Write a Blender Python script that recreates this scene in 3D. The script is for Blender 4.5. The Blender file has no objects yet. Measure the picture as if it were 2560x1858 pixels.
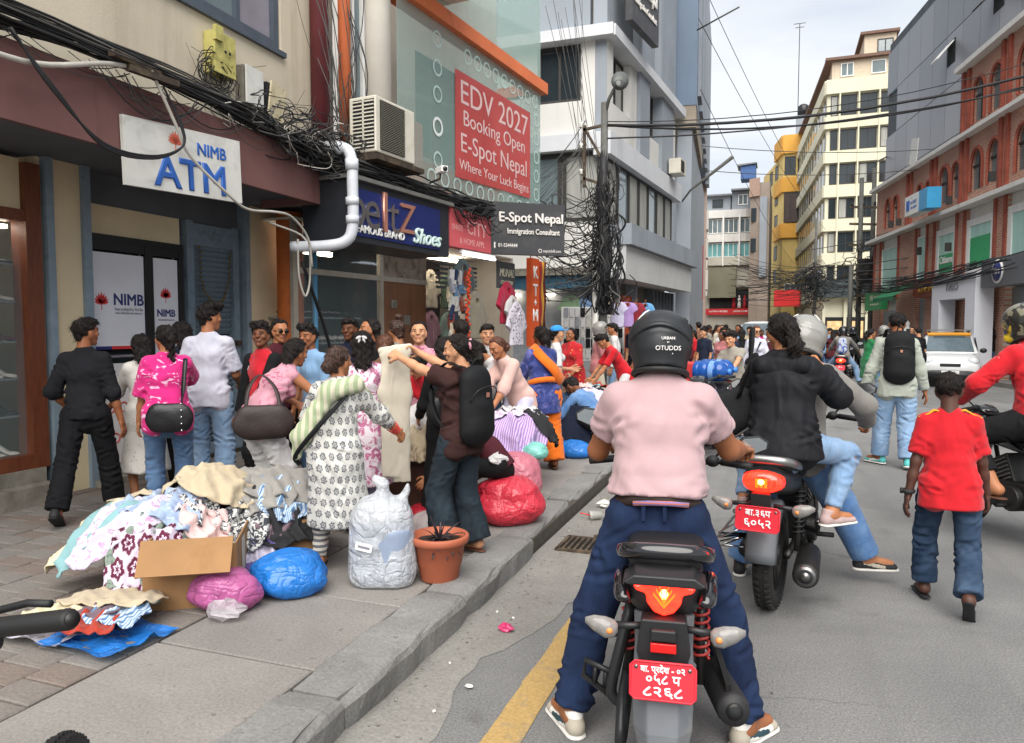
import bpy,bmesh,math,random
import numpy as np
from mathutils import Vector,Matrix,Euler
random.seed(7)
RNG=np.random.RandomState(11)
SC=bpy.context.scene
COL=SC.collection
PI=math.pi
R=math.radians
# -- camera, sky, sun, exposure
cam_d=bpy.data.cameras.new('camera')
cam_d.lens=25.92
cam_d.sensor_width=36
cam_d.clip_start=0.05
cam_d.clip_end=3000
cam=bpy.data.objects.new('camera',cam_d)
COL.objects.link(cam)
cam.location=(0,0,1.62)
cam.rotation_euler=(R(90-3.33),0,R(19.67))
SC.camera=cam
SUN_EL,SUN_AZ=R(50),R(166)
world=bpy.data.worlds.new('World')
SC.world=world
world.use_nodes=True
wn,wl=world.node_tree.nodes,world.node_tree.links
wn.clear()
w_out=wn.new('ShaderNodeOutputWorld')
w_bg=wn.new('ShaderNodeBackground')
w_sky=wn.new('ShaderNodeTexSky')
w_sky.sky_type='NISHITA'
w_sky.sun_disc=False
w_sky.sun_elevation=SUN_EL
w_sky.sun_rotation=SUN_AZ
w_sky.air_density=1.0
w_sky.dust_density=2.0
w_co=wn.new('ShaderNodeTexCoord')
w_map=wn.new('ShaderNodeMapping')
w_map.inputs['Scale'].default_value=(1.0,1.0,2.6)
w_n=wn.new('ShaderNodeTexNoise')
w_n.inputs['Scale'].default_value=2.2
w_n.inputs['Detail'].default_value=6
w_n.inputs['Roughness'].default_value=0.52
w_n.inputs['Distortion'].default_value=0.35
w_ramp=wn.new('ShaderNodeValToRGB')
w_ramp.color_ramp.elements[0].position=0.40
w_ramp.color_ramp.elements[0].color=(3.9,4.25,4.75,1)
w_ramp.color_ramp.elements[1].position=0.60
w_ramp.color_ramp.elements[1].color=(5.5,5.6,5.7,1)
w_mix=wn.new('ShaderNodeMixRGB')
w_mix.inputs['Fac'].default_value=0.88
wl.new(w_co.outputs['Generated'],w_map.inputs['Vector'])
wl.new(w_map.outputs['Vector'],w_n.inputs['Vector'])
wl.new(w_n.outputs['Fac'],w_ramp.inputs['Fac'])
wl.new(w_sky.outputs['Color'],w_mix.inputs['Color1'])
wl.new(w_ramp.outputs['Color'],w_mix.inputs['Color2'])
wl.new(w_mix.outputs['Color'],w_bg.inputs['Color'])
w_bg.inputs['Strength'].default_value=0.075
wl.new(w_bg.outputs['Background'],w_out.inputs['Surface'])
sun_d=bpy.data.lights.new('sun','SUN')
sun_d.energy=2.3
sun_d.angle=R(65)
sun_d.color=(1.0,0.96,0.9)
sun=bpy.data.objects.new('sun',sun_d)
COL.objects.link(sun)
sun.location=(0,0,40)
_sd=Vector((math.sin(SUN_AZ)*math.cos(SUN_EL),math.cos(SUN_AZ)*math.cos(SUN_EL),math.sin(SUN_EL)))
sun.rotation_euler=_sd.to_track_quat('Z','Y').to_euler()
SC.view_settings.view_transform='Standard'
SC.view_settings.look='None'
SC.view_settings.exposure=1.36
SC.view_settings.gamma=1
SC.view_settings.use_curve_mapping=False
SC.cycles.use_denoising=True
SC.cycles.max_bounces=8
SC.cycles.transparent_max_bounces=16
# -- materials
MATS={}
def srgb(h):
 if isinstance(h,str):
  h=h.lstrip('#')
  c=[int(h[i:i+2],16)/255 for i in(0,2,4)]
  return tuple(x/12.92 if x<=.04045 else((x+.055)/1.055)**2.4 for x in c)
 return tuple(h)
class NT:
 def __init__(s,m):
  s.t=m.node_tree
  s.n,s.l=s.t.nodes,s.t.links
 def new(s,typ,**kw):
  nd=s.n.new('ShaderNode'+typ)
  for k,v in kw.items():
   if k.startswith('i_'):
    key=k[2:].replace('_',' ')
    nd.inputs[key].default_value=v
   else:
    setattr(nd,k,v)
  return nd
 def link(s,a,b):
  s.l.new(a,b)
 def math(s,op,a,b=None):
  nd=s.n.new('ShaderNodeMath')
  nd.operation=op
  for i,v in enumerate((a,b)):
   if v is None:
    continue
   if isinstance(v,(int,float)):
    nd.inputs[i].default_value=v
   else:
    s.l.new(v,nd.inputs[i])
  return nd.outputs[0]
 def mix(s,fac,a,b,typ='MIX'):
  nd=s.n.new('ShaderNodeMixRGB')
  nd.blend_type=typ
  for k,v in(('Fac',fac),('Color1',a),('Color2',b)):
   if isinstance(v,(int,float)):
    nd.inputs[k].default_value=v
   elif isinstance(v,(tuple,list)):
    nd.inputs[k].default_value=(*v[:3],1)
   else:
    s.l.new(v,nd.inputs[k])
  return nd.outputs[0]
 def ramp(s,fac,p0,c0,p1,c1):
  nd=s.n.new('ShaderNodeValToRGB')
  e=nd.color_ramp.elements
  e[0].position,e[0].color=p0,(*c0,1)if len(c0)==3 else c0
  e[1].position,e[1].color=p1,(*c1,1)if len(c1)==3 else c1
  s.l.new(fac,nd.inputs['Fac'])
  return nd.outputs['Color']
 def noise(s,vec,scale,detail=4,rough=.55,dist=0):
  nd=s.new('TexNoise',i_Scale=scale,i_Detail=detail,i_Roughness=rough,i_Distortion=dist)
  s.l.new(vec,nd.inputs['Vector'])
  return nd.outputs['Fac']
 def vec(s,kind='Object',scale=None,rot=None,loc=None):
  co=s.new('TexCoord').outputs[kind]
  if scale or rot or loc:
   mp=s.new('Mapping')
   if scale:mp.inputs['Scale'].default_value=scale
   if rot:mp.inputs['Rotation'].default_value=rot
   if loc:mp.inputs['Location'].default_value=loc
   s.l.new(co,mp.inputs['Vector'])
   co=mp.outputs['Vector']
  return co
BW=(0,0,0),(1,1,1)
def mat(name,col,rough=.7,var=.18,scale=6.,bump=0.,bscale=40.,metal=0.,alpha=1.,trans=0.,emit=0.,coat=0.,dirt=None,dscale=1.5,dcut=(.45,.7),sheen=0.,stretch=None,spec=None,fold=0.,fscale=9.,pat=None,ior=1.45,subs=0.,streak=None):
 if name in MATS:
  return MATS[name]
 m=bpy.data.materials.new(name)
 m.use_nodes=True
 t=NT(m)
 b=t.n['Principled BSDF']
 col=srgb(col)
 v=t.vec('Object',scale=stretch)
 c=col
 if pat:
  c=pat(t,col)
 if var:
  n1=t.noise(v,scale,5,.6)
  lo=tuple(1-var for _ in range(3))
  hi=tuple(1+var*.6 for _ in range(3))
  c=t.mix(1.0,c,t.ramp(n1,.3,lo,.7,hi),'MULTIPLY')
 if dirt:
  n2=t.noise(t.vec('Object',scale=streak or stretch),dscale,8,.68,.6)
  f=t.ramp(n2,dcut[0],(0,0,0),dcut[1],(1,1,1))
  c=t.mix(f,c,srgb(dirt))
 if isinstance(c,tuple):
  b.inputs['Base Color'].default_value=(*c,1)
 else:
  t.link(c,b.inputs['Base Color'])
 b.inputs['Roughness'].default_value=rough
 b.inputs['Metallic'].default_value=metal
 b.inputs['Alpha'].default_value=alpha
 b.inputs['Transmission Weight'].default_value=trans
 b.inputs['IOR'].default_value=ior
 b.inputs['Coat Weight'].default_value=coat
 b.inputs['Sheen Weight'].default_value=sheen
 if spec is not None:
  b.inputs['Specular IOR Level'].default_value=spec
 if subs:
  b.inputs['Subsurface Weight'].default_value=subs
  b.inputs['Subsurface Radius'].default_value=(.02,.008,.004)
 if emit:
  b.inputs['Emission Color'].default_value=(*col,1)
  b.inputs['Emission Strength'].default_value=emit
 h=None
 if bump:
  h=t.math('MULTIPLY',t.noise(t.vec('Object',scale=stretch),bscale,4,.6),bump)
 if fold:
  nf=t.noise(t.vec('Object',scale=(1.3,1.3,.55),rot=(.35,.3,.3)),fscale,2.5,.45,.5)
  nf=t.math('MULTIPLY',nf,fold)
  h=t.math('ADD',h,nf)if h else nf
 if h:
  bp=t.new('Bump',i_Strength=1.0,i_Distance=1.0)
  t.link(h,bp.inputs['Height'])
  t.link(bp.outputs['Normal'],b.inputs['Normal'])
 MATS[name]=m
 return m
def cloth(name,col,pat=None,var=.14,rough=.9,fold=.03,fscale=6.,sheen=.15,bump=.0012):
 lum=sum(srgb(col))/3
 sheen=sheen if lum>.06 else 0
 return mat('cloth_'+name,col,rough=rough,var=var,scale=5,bump=bump,bscale=260,fold=fold,fscale=fscale,sheen=sheen,pat=pat,spec=.25)
class MB:
 def __init__(s):
  s.v,s.f,s.mi,s.sm,s.cur,s.smooth=[],[],[],[],0,False
 def m(s,i,smooth=None):
  s.cur=i
  if smooth is not None:s.smooth=smooth
  return s
 def add(s,vs,fs):
  o=len(s.v)
  s.v+=[tuple(p)for p in vs]
  for f in fs:
   s.f.append([i+o for i in f])
   s.mi.append(s.cur)
   s.sm.append(s.smooth)
  return s
 def box(s,c,d,rot=None,taper=None):
  x,y,z=d[0]/2,d[1]/2,d[2]/2
  t=taper or(1,1)
  vs=[(-x,-y,-z),(x,-y,-z),(x,y,-z),(-x,y,-z),(-x*t[0],-y*t[1],z),(x*t[0],-y*t[1],z),(x*t[0],y*t[1],z),(-x*t[0],y*t[1],z)]
  mr=rot.to_matrix()if isinstance(rot,Euler)else(Euler(rot).to_matrix()if rot else None)
  c=Vector(c)
  vs=[(mr@Vector(p)if mr else Vector(p))+c for p in vs]
  return s.add(vs,[(0,3,2,1),(4,5,6,7),(0,1,5,4),(1,2,6,5),(2,3,7,6),(3,0,4,7)])
 def bx(s,x0,x1,y0,y1,z0,z1):
  return s.box(((x0+x1)/2,(y0+y1)/2,(z0+z1)/2),(abs(x1-x0),abs(y1-y0),abs(z1-z0)))
 def quad(s,a,b,c,d):
  return s.add([a,b,c,d],[(0,1,2,3)])
 def tube(s,pts,r,n=8,cap=True,closed=False,flat=None):
  pts=[Vector(p)for p in pts]
  N=len(pts)
  rs=r if isinstance(r,(list,tuple))else[r]*N
  T=[]
  for i in range(N):
   a=pts[i-1]if(i or closed)else pts[0]
   b=pts[(i+1)%N]if(i<N-1 or closed)else pts[-1]
   d=b-a
   T.append(d.normalized()if d.length>1e-9 else Vector((0,0,1)))
  up=Vector((0,0,1))if abs(T[0].z)<.9 else Vector((0,1,0))
  nx=T[0].cross(up).normalized()
  vs=[]
  for i in range(N):
   nx=(nx-T[i]*nx.dot(T[i]))
   nx=nx.normalized()if nx.length>1e-6 else T[i].orthogonal().normalized()
   ny=T[i].cross(nx)
   k=flat or 1
   for j in range(n):
    a=2*PI*j/n
    vs.append(pts[i]+nx*math.cos(a)*rs[i]+ny*math.sin(a)*rs[i]*k)
  fs=[]
  for i in range(N-1+(1 if closed else 0)):
   i2=(i+1)%N
   for j in range(n):
    j2=(j+1)%n
    fs.append((i*n+j,i*n+j2,i2*n+j2,i2*n+j))
  if cap and not closed:
   fs.append(tuple(range(n-1,-1,-1)))
   fs.append(tuple((N-1)*n+j for j in range(n)))
  return s.add(vs,fs)
 def cyl(s,a,b,r,r2=None,n=16,cap=True):
  return s.tube([a,b],[r,r if r2 is None else r2],n,cap)
 def lathe(s,prof,n=24,o=(0,0,0),axis='Z',cap=False):
  vs=[]
  for r,z in prof:
   for j in range(n):
    a=2*PI*j/n
    if axis=='Z':p=(r*math.cos(a),r*math.sin(a),z)
    elif axis=='Y':p=(r*math.cos(a),z,-r*math.sin(a))
    else:p=(z,r*math.cos(a),r*math.sin(a))
    vs.append((p[0]+o[0],p[1]+o[1],p[2]+o[2]))
  fs=[]
  for i in range(len(prof)-1):
   for j in range(n):
    j2=(j+1)%n
    fs.append((i*n+j,i*n+j2,(i+1)*n+j2,(i+1)*n+j))
  if cap:
   fs.append(tuple(range(n-1,-1,-1)))
   fs.append(tuple((len(prof)-1)*n+j for j in range(n)))
  return s.add(vs,fs)
 def torus(s,c,R0,r,axis='X',n=32,k=10,squash=1.0):
  vs,fs=[],[]
  for i in range(n):
   a=2*PI*i/n
   for j in range(k):
    b=2*PI*j/k
    rr=R0+r*math.cos(b)
    h=r*math.sin(b)*squash
    if axis=='X':p=(h,rr*math.cos(a),rr*math.sin(a))
    elif axis=='Y':p=(rr*math.cos(a),h,rr*math.sin(a))
    else:p=(rr*math.cos(a),rr*math.sin(a),h)
    vs.append((p[0]+c[0],p[1]+c[1],p[2]+c[2]))
  for i in range(n):
   for j in range(k):
    fs.append((i*k+j,i*k+(j+1)%k,((i+1)%n)*k+(j+1)%k,((i+1)%n)*k+j))
  return s.add(vs,fs)
 def ell(s,c,r,n=16,k=10,rot=None):
  vs,fs=[],[]
  mr=Euler(rot).to_matrix()if rot else None
  for i in range(k+1):
   th=PI*i/k
   for j in range(n):
    a=2*PI*j/n
    p=Vector((r[0]*math.sin(th)*math.cos(a),r[1]*math.sin(th)*math.sin(a),r[2]*math.cos(th)))
    if mr:p=mr@p
    vs.append(p+Vector(c))
  for i in range(k):
   for j in range(n):
    j2=(j+1)%n
    fs.append((i*n+j,(i+1)*n+j,(i+1)*n+j2,i*n+j2))
  return s.add(vs,fs)
 def prism(s,poly,axis,t0,t1):
  def P(p,t):
   return(t,p[0],p[1])if axis=='X' else((p[0],t,p[1])if axis=='Y' else(p[0],p[1],t))
  n=len(poly)
  vs=[P(p,t0)for p in poly]+[P(p,t1)for p in poly]
  fs=[tuple(range(n-1,-1,-1)),tuple(range(n,2*n))]+[(i,(i+1)%n,n+(i+1)%n,n+i)for i in range(n)]
  return s.add(vs,fs)
 def mesh(s,name,mats):
  me=bpy.data.meshes.new(name)
  me.from_pydata(s.v,[],s.f)
  for m_ in(mats if isinstance(mats,(list,tuple))else[mats]):
   me.materials.append(m_)
  me.polygons.foreach_set('material_index',s.mi)
  me.polygons.foreach_set('use_smooth',s.sm)
  me.update()
  return me
 def build(s,name,mats,parent=None,loc=None,rot=None,bevel=0,recalc=True):
  me=s.mesh(name,mats)
  if recalc:
   bm=bmesh.new()
   bm.from_mesh(me)
   bmesh.ops.recalc_face_normals(bm,faces=bm.faces)
   bm.to_mesh(me)
   bm.free()
  return link(name,me,parent,loc,rot,bevel)
def link(name,data,parent=None,loc=None,rot=None,bevel=0):
 o=bpy.data.objects.new(name,data)
 COL.objects.link(o)
 if parent:o.parent=parent
 if loc is not None:o.location=loc
 if rot is not None:o.rotation_euler=rot
 if bevel:
  md=o.modifiers.new('bevel','BEVEL')
  md.width,md.segments,md.limit_method=bevel,2,'ANGLE'
 return o
def tag(o,label=None,cat=None,group=None,kind=None):
 if label:o['label']=label
 if cat:o['category']=cat
 if group:o['group']=group
 if kind:o['kind']=kind
 return o
def thing(name,label,cat,loc=(0,0,0),rz=0,group=None):
 o=bpy.data.objects.new(name,None)
 o.empty_display_size=.2
 COL.objects.link(o)
 o.location=loc
 o.rotation_euler=(0,0,rz)
 return tag(o,label,cat,group)
def box_part(name,m,parent,c,d,bevel=0,rot=None):
 return MB().box(c,d,rot).build(name,m,parent,bevel=bevel,recalc=False)
def curve_pts(p0,p1,sag,n=14,wob=0):
 p0,p1=Vector(p0),Vector(p1)
 out=[]
 for i in range(n+1):
  t=i/n
  p=p0.lerp(p1,t)
  p.z-=sag*4*t*(1-t)
  if wob and 0<i<n:
   p+=Vector((random.uniform(-wob,wob),random.uniform(-wob,wob),random.uniform(-wob,wob)))
  out.append(p)
 return out
def smooth_path(ctrl,per=6):
 c=[Vector(p)for p in ctrl]
 c=[c[0]*2-c[1]]+c+[c[-1]*2-c[-2]]
 out=[]
 for i in range(1,len(c)-2):
  for j in range(per):
   t=j/per
   p0,p1,p2,p3=c[i-1],c[i],c[i+1],c[i+2]
   out.append(.5*((2*p1)+(p2-p0)*t+(2*p0-5*p1+4*p2-p3)*t*t+(3*p1-p0-3*p2+p3)*t**3))
 out.append(c[-2])
 return out
def strokes(parent,x0,x1,z,h_,y,m,seed=0,n=14):
 q=random.Random(seed)
 b=MB()
 for i in range(n):
  a=x0+(x1-x0)*i/n
  w_=(x1-x0)/n
  b.bx(a,a+w_*q.uniform(.25,.75),y-.004,y,z-h_*q.uniform(.2,.5),z+h_*q.uniform(.2,.5))
 return tag(b.build('lettering',m,parent),kind='stuff')
def text(body,size,m,parent,loc,rot,name='lettering',ext=.003,bold=0.,align='CENTER',shear=0.,xs=1.0,space=1.0):
 cu=bpy.data.curves.new(name,'FONT')
 cu.body=body
 cu.size=size
 cu.extrude=ext
 cu.bevel_depth=bold*.9
 cu.bevel_resolution=0
 cu.align_x=align
 cu.align_y='CENTER'
 cu.shear=shear
 cu.space_character=space
 cu.resolution_u=4
 cu.materials.append(m)
 tmp=bpy.data.objects.new('lettering_source',cu)
 me=bpy.data.meshes.new_from_object(tmp)
 bpy.data.objects.remove(tmp)
 bpy.data.curves.remove(cu)
 me.name=name
 o=link(name,me,parent,loc,rot)
 o.scale=(xs,1,1)
 return o
def asphalt_pat(t,col):
 v=t.vec('Object')
 n=t.noise(v,.55,6,.6,.4)
 c=t.ramp(n,.34,(.125,.125,.126),.70,(.215,.212,.208))
 fine=t.noise(v,95,3,.7)
 c=t.mix(1,c,t.ramp(fine,.3,(.62,.62,.62),.72,(1.45,1.45,1.42)),'MULTIPLY')
 vo=t.new('TexVoronoi',feature='F1',i_Scale=42.)
 t.link(v,vo.inputs['Vector'])
 peb=t.ramp(vo.outputs['Distance'],.10,(1,1,1),.17,(0,0,0))
 pk=t.ramp(t.noise(v,60,1),.56,(0,0,0),.62,(1,1,1))
 c=t.mix(t.math('MULTIPLY',t.math('MULTIPLY',peb,pk),.5),c,(.36,.36,.34))
 cr=t.new('TexVoronoi',feature='DISTANCE_TO_EDGE',i_Scale=.75)
 nv=t.new('TexNoise',i_Scale=2.2,i_Detail=6)
 t.link(v,nv.inputs['Vector'])
 wv=t.mix(.35,v,nv.outputs['Color'])
 t.link(wv,cr.inputs['Vector'])
 line=t.ramp(cr.outputs['Distance'],.0,(1,1,1),.006,(0,0,0))
 sel=t.ramp(t.noise(v,.5,2),.50,(0,0,0),.60,(1,1,1))
 c=t.mix(t.math('MULTIPLY',t.math('MULTIPLY',line,sel),.6),c,(.035,.035,.035))
 oil=t.ramp(t.noise(v,.9,5,.6,1.2),.60,(0,0,0),.70,(1,1,1))
 c=t.mix(t.math('MULTIPLY',oil,.55),c,(.075,.073,.07))
 drip=t.ramp(t.noise(v,5,3,.5,.3),.70,(0,0,0),.74,(1,1,1))
 c=t.mix(t.math('MULTIPLY',drip,.4),c,(.06,.06,.06))
 trk=t.ramp(t.noise(t.vec('Object',scale=(2.2,.05,1)),1.6,4,.6),.52,(0,0,0),.72,(1,1,1))
 c=t.mix(t.math('MULTIPLY',trk,.42),c,(.1,.1,.1))
 d=t.ramp(t.noise(v,1.1,7,.65,.8),.55,(0,0,0),.8,(1,1,1))
 c=t.mix(t.math('MULTIPLY',d,.35),c,(.26,.25,.235))
 return c
M_ASPH=mat('asphalt',(.1,.1,.1),rough=.88,var=0,bump=.004,bscale=75,pat=asphalt_pat)
M_DUST=mat('earth_ground','#8d8880',rough=.95,var=.2,scale=.6)
tag(MB().quad((-400,-60,-.03),(400,-60,-.03),(400,900,-.03),(-400,900,-.03)).build('ground',M_DUST),kind='structure')
road=MB()
nseg=60
xs_l=lambda y:-1.57+(0 if y<30 else-(y-30)*.085)
xs_r=lambda y:7.6 if y<14 else(7.6-(y-14)*.18 if y<36 else 3.64-(y-36)*.035)
ys=[-8+i*2 for i in range(66)]
for a,b in zip(ys[:-1],ys[1:]):
 road.add([(xs_l(a),a,0),(xs_r(a),a,0),(xs_r(b),b,0),(xs_l(b),b,0)],[(0,1,2,3)])
tag(road.build('road',M_ASPH),kind='structure')
def conc_pat(base,dark,light):
 def f(t,col):
  v=t.vec('Object')
  c=t.ramp(t.noise(v,1.3,7,.62,.5),.32,dark,.68,light)
  c=t.mix(1,c,t.ramp(t.noise(v,70,3,.7),.3,(.78,.78,.78),.7,(1.18,1.18,1.18)),'MULTIPLY')
  st=t.ramp(t.noise(v,5.5,5,.75,.2),.62,(0,0,0),.7,(1,1,1))
  c=t.mix(t.math('MULTIPLY',st,.45),c,tuple(x*.45 for x in dark))
  sp=t.ramp(t.noise(v,16,2,.5),.70,(0,0,0),.73,(1,1,1))
  return t.mix(t.math('MULTIPLY',sp,.5),c,(.07,.065,.06))
 return f
M_SLAB=mat('pavement_concrete',(.2,.2,.2),rough=.9,var=0,bump=.003,bscale=55,pat=conc_pat(0,(.19,.177,.163),(.26,.242,.222)))
M_SLAB2=mat('pavement_concrete_b',(.2,.2,.2),rough=.9,var=0,bump=.003,bscale=55,pat=conc_pat(0,(.17,.16,.149),(.235,.22,.203)))
M_KERB=mat('kerb_concrete',(.2,.2,.2),rough=.9,var=0,bump=.006,bscale=30,pat=conc_pat(0,(.13,.128,.122),(.235,.23,.22)))
M_PAVE=mat('paver_brown',(.2,.2,.2),rough=.88,var=0,bump=.004,bscale=60,pat=conc_pat(0,(.15,.132,.118),(.225,.2,.18)))
M_PAVE2=mat('paver_greyish',(.2,.2,.2),rough=.88,var=0,bump=.004,bscale=60,pat=conc_pat(0,(.155,.142,.13),(.24,.222,.203)))
M_PAVE3=mat('paver_rust',(.2,.2,.2),rough=.88,var=0,bump=.004,bscale=60,pat=conc_pat(0,(.15,.12,.103),(.22,.178,.152)))
M_JOINT=mat('joint_dirt','#4b463f',rough=1,var=.3,scale=14)
M_GUT=mat('gutter_concrete',(.2,.2,.2),rough=.92,var=0,bump=.006,bscale=40,pat=conc_pat(0,(.165,.157,.143),(.235,.225,.205)))
KZ=.14
g=MB()
rows=[]
rr=random.Random(3)
for i in range(121):
 y=1.0+i*.12
 w=.36+.1*math.sin(y*1.7)+.05*math.sin(y*5.1+1)+rr.uniform(-.025,.025)
 if 4.2<y<6.4:w+=.14
 rows.append(((-1.6,y,.012),(-1.57+w*.6,y,.007+rr.uniform(0,.003)),(-1.57+w,y,.003)))
vs=[p for r_ in rows for p in r_]
fs=[]
for i in range(120):
 for j in range(2):
  fs.append((i*3+j,i*3+j+1,i*3+j+4,i*3+j+3))
tag(g.add(vs,fs).build('gutter_strip',M_GUT),kind='structure')
def worn(base,bg):
 def f(t,col):
  v=t.vec('Object')
  k=t.ramp(t.noise(v,9,8,.75,.3),.54,(0,0,0),.66,(1,1,1))
  c=t.mix(1,base,t.ramp(t.noise(v,60,3,.7),.3,(.75,.75,.75),.7,(1.15,1.15,1.15)),'MULTIPLY')
  return t.mix(t.math('MULTIPLY',k,.75),c,bg)
 return f
M_YEL=mat('road_paint_yellow',(.5,.3,.05),rough=.8,var=0,pat=worn((.40,.265,.10),(.19,.175,.15)),bump=.002,bscale=70)
M_WHITE_LINE=mat('road_paint_white',(.5,.5,.5),rough=.8,var=0,pat=worn((.26,.255,.24),(.13,.13,.13)))
yl=MB()
for i in range(30):
 y=.6+i*.25
 e=lambda:rr.uniform(-.006,.006)
 yl.quad((-1.06+e(),y,.004),(-.91+e(),y,.004),(-.91+e(),y+.25,.004),(-1.06+e(),y+.25,.004))
tag(yl.build('yellow_line_marking',M_YEL),kind='structure')
wlm=MB()
wlm.quad((2.2,11,.004),(2.3,11,.004),(2.55,17,.004),(2.45,17,.004))
tag(wlm.build('white_line_marking',M_WHITE_LINE),kind='structure')
pav=tag(MB().bx(-6.3,-1.62,-2,26,-.02,KZ-.035).build('pavement',M_JOINT),kind='structure')
def slab_mesh(name,x,y,t,m,jit=.004):
 b=.006
 vs=[(0,0,-t),(x,0,-t),(x,y,-t),(0,y,-t),(0,0,-b),(x,0,-b),(x,y,-b),(0,y,-b),(b,b,0),(x-b,b,0),(x-b,y-b,0),(b,y-b,0)]
 fs=[(0,1,5,4),(1,2,6,5),(2,3,7,6),(3,0,4,7),(4,5,9,8),(5,6,10,9),(6,7,11,10),(7,4,8,11),(8,9,10,11)]
 return MB().add(vs,fs).mesh(name,m)
y=.6
i=0
slabs=[slab_mesh('paving_slab',.862,L-.02,.05,mm)for L,mm in((.96,M_SLAB),(.78,M_SLAB2),(1.1,M_SLAB))]
Ls=(.96,.78,1.1)
while y<24:
 k=rr.choice((0,1,2))
 o=link('paving_slab',slabs[k],pav,(-2.725,y,KZ+rr.uniform(-.006,.004)),(rr.uniform(-.004,.004),rr.uniform(-.004,.004),0))
 y+=Ls[k]
y=.5
es=[slab_mesh('edge_slab',.16,1.25-.01,.05,mm)for mm in(M_SLAB2,M_KERB)]
pm=[slab_mesh('paver',.232,.152,.05,m_)for m_ in(M_PAVE,M_PAVE2,M_PAVE3)]
cells=[]
for ix in range(14):
 for iy in range(150):
  x=-2.98-ix*.24
  yy=.9+iy*.16+(ix%2)*.08
  cells.append((math.hypot(x,yy),x,yy))
cells=[c for c in cells if c[2]>1.1+(-c[1]-2.9)*.62]
cells.sort()
rest=MB()
for n_,(d,x,yy)in enumerate(cells):
 zz=KZ+rr.uniform(-.004,.003)
 if n_<300:
  link('paver',rr.choice(pm),pav,(x,yy,zz),(rr.uniform(-.012,.012),rr.uniform(-.012,.012),rr.uniform(-.01,.01)))
 else:
  rest.m(rr.choice((0,1,2)))
  rest.add([(x,yy,zz),(x+.232,yy,zz),(x+.232,yy+.152,zz),(x,yy+.152,zz),(x,yy,zz-.03),(x+.232,yy,zz-.03),(x+.232,yy+.152,zz-.03),(x,yy+.152,zz-.03)],[(0,1,2,3),(4,0,3,7),(1,5,6,2),(4,5,1,0),(3,2,6,7)])
tag(rest.build('pavers',[M_PAVE,M_PAVE2,M_PAVE3],pav),kind='stuff')
def kerb_mesh(L,w,h,seed):
 r_=random.Random(seed)
 n=9
 prof=[(w,-.06),(w,h-.035),(w-.012,h-.012),(w-.035,h),(0,h),(0,-.06)]
 vs,fs=[],[]
 for i in range(n+1):
  yv=L*i/n
  end=.02 if i in(0,n)else 0
  for px,pz in prof:
   j=.008 if pz>0 else 0
   ex=r_.uniform(-j,j)
   if px>w-.03 and r_.random()<.2:ex-=r_.uniform(.005,.022)
   vs.append((px+ex-(end if px>0 else 0),yv+(.006 if i==0 else(-.006 if i==n else 0)),pz+(r_.uniform(-j,j)*.6-end*.8 if pz>0 else 0)))
 k=len(prof)
 for i in range(n):
  for j in range(k):
   fs.append((i*k+j,i*k+(j+1)%k,(i+1)*k+(j+1)%k,(i+1)*k+j))
 fs.append(tuple(range(k)))
 fs.append(tuple(n*k+j for j in range(k-1,-1,-1)))
 return MB().add(vs,fs).mesh('kerb_stone',M_KERB)
kms=[kerb_mesh(1.22,.27,KZ+.012,s_)for s_ in range(4)]
y=1.24-1.22*2
for i in range(22):
 if i==6:y+=.03
 dz,dx=(0,0)if i<5 else(-.015,-.06)
 if y>5.8 and i==0:pass
 link('kerb_stone',kms[i%4],pav,(-1.845+dx,y,dz+rr.uniform(-.006,.004)),(0,rr.uniform(-.008,.008),rr.uniform(-.006,.006)))
 y+=1.225
M_IRON=mat('rusty_iron','#4a4038',rough=.75,metal=.5,var=.35,scale=12,dirt='#7a6a55',dscale=5)
gr=thing('drain_grate','rusty iron storm drain grate set in the gutter by the broken kerb','drain',(-1.3,5.25,.012))
fm=MB()
for s_ in(-1,1):
 fm.box((s_*.17,0,.008),(.025,.36,.02))
 fm.box((0,s_*.17,.008),(.34,.025,.02))
fm.build('frame',M_IRON,gr)
box_part('sump',mat('sump_dark','#191816',rough=1,var=.3),gr,(0,0,.001),(.32,.32,.004))
bar=MB().box((0,0,0),(.018,.33,.014)).mesh('bar',M_IRON)
for i in range(7):
 link('bar',bar,gr,(-.13+i*.043,0,.012))
rp=MB()
def rpx(yv):return xs_r(yv)
for a,b in zip(range(10,60,2),range(12,62,2)):
 rp.add([(rpx(a),a,-.02),(rpx(a),a,.13),(rpx(a)+4,a,.13),(rpx(b),b,-.02),(rpx(b),b,.13),(rpx(b)+4,b,.13)],[(0,1,4,3),(1,2,5,4)])
tag(rp.build('far_pavement',M_SLAB2),kind='structure')
M_PAPER=mat('paper_white','#d9d6cf',rough=.8,var=.15)
M_PINKW=mat('wrapper_pink','#c23a6b',rough=.35,var=.3,scale=30)
def crumple(name,r_,m_,loc,seed,flat=.5,label=None,cat=None,group=None):
 q=random.Random(seed)
 b=MB()
 b.ell((0,0,0),(r_,r_*.75,r_*flat),9,6)
 b.v=[(p[0]*q.uniform(.65,1.25),p[1]*q.uniform(.65,1.25),p[2]*q.uniform(.6,1.3))for p in b.v]
 o=b.build(name,m_,None,loc,(0,0,q.uniform(0,6)))
 return tag(o,label,cat,group)
crumple('wrapper',.045,M_PINKW,(-1.33,3.62,.025),1,.5,'crumpled pink foil wrapper lying in the gutter','litter')
crumple('paper_scrap',.022,M_PAPER,(-1.27,2.98,.014),2,.12,'torn white paper scrap in the gutter below pink wrapper','litter')
crumple('paper_scrap',.07,M_PAPER,(-1.42,6.45,.05),5,.5,'crumpled white paper against the kerb behind the pink shirted rider','litter')
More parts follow.
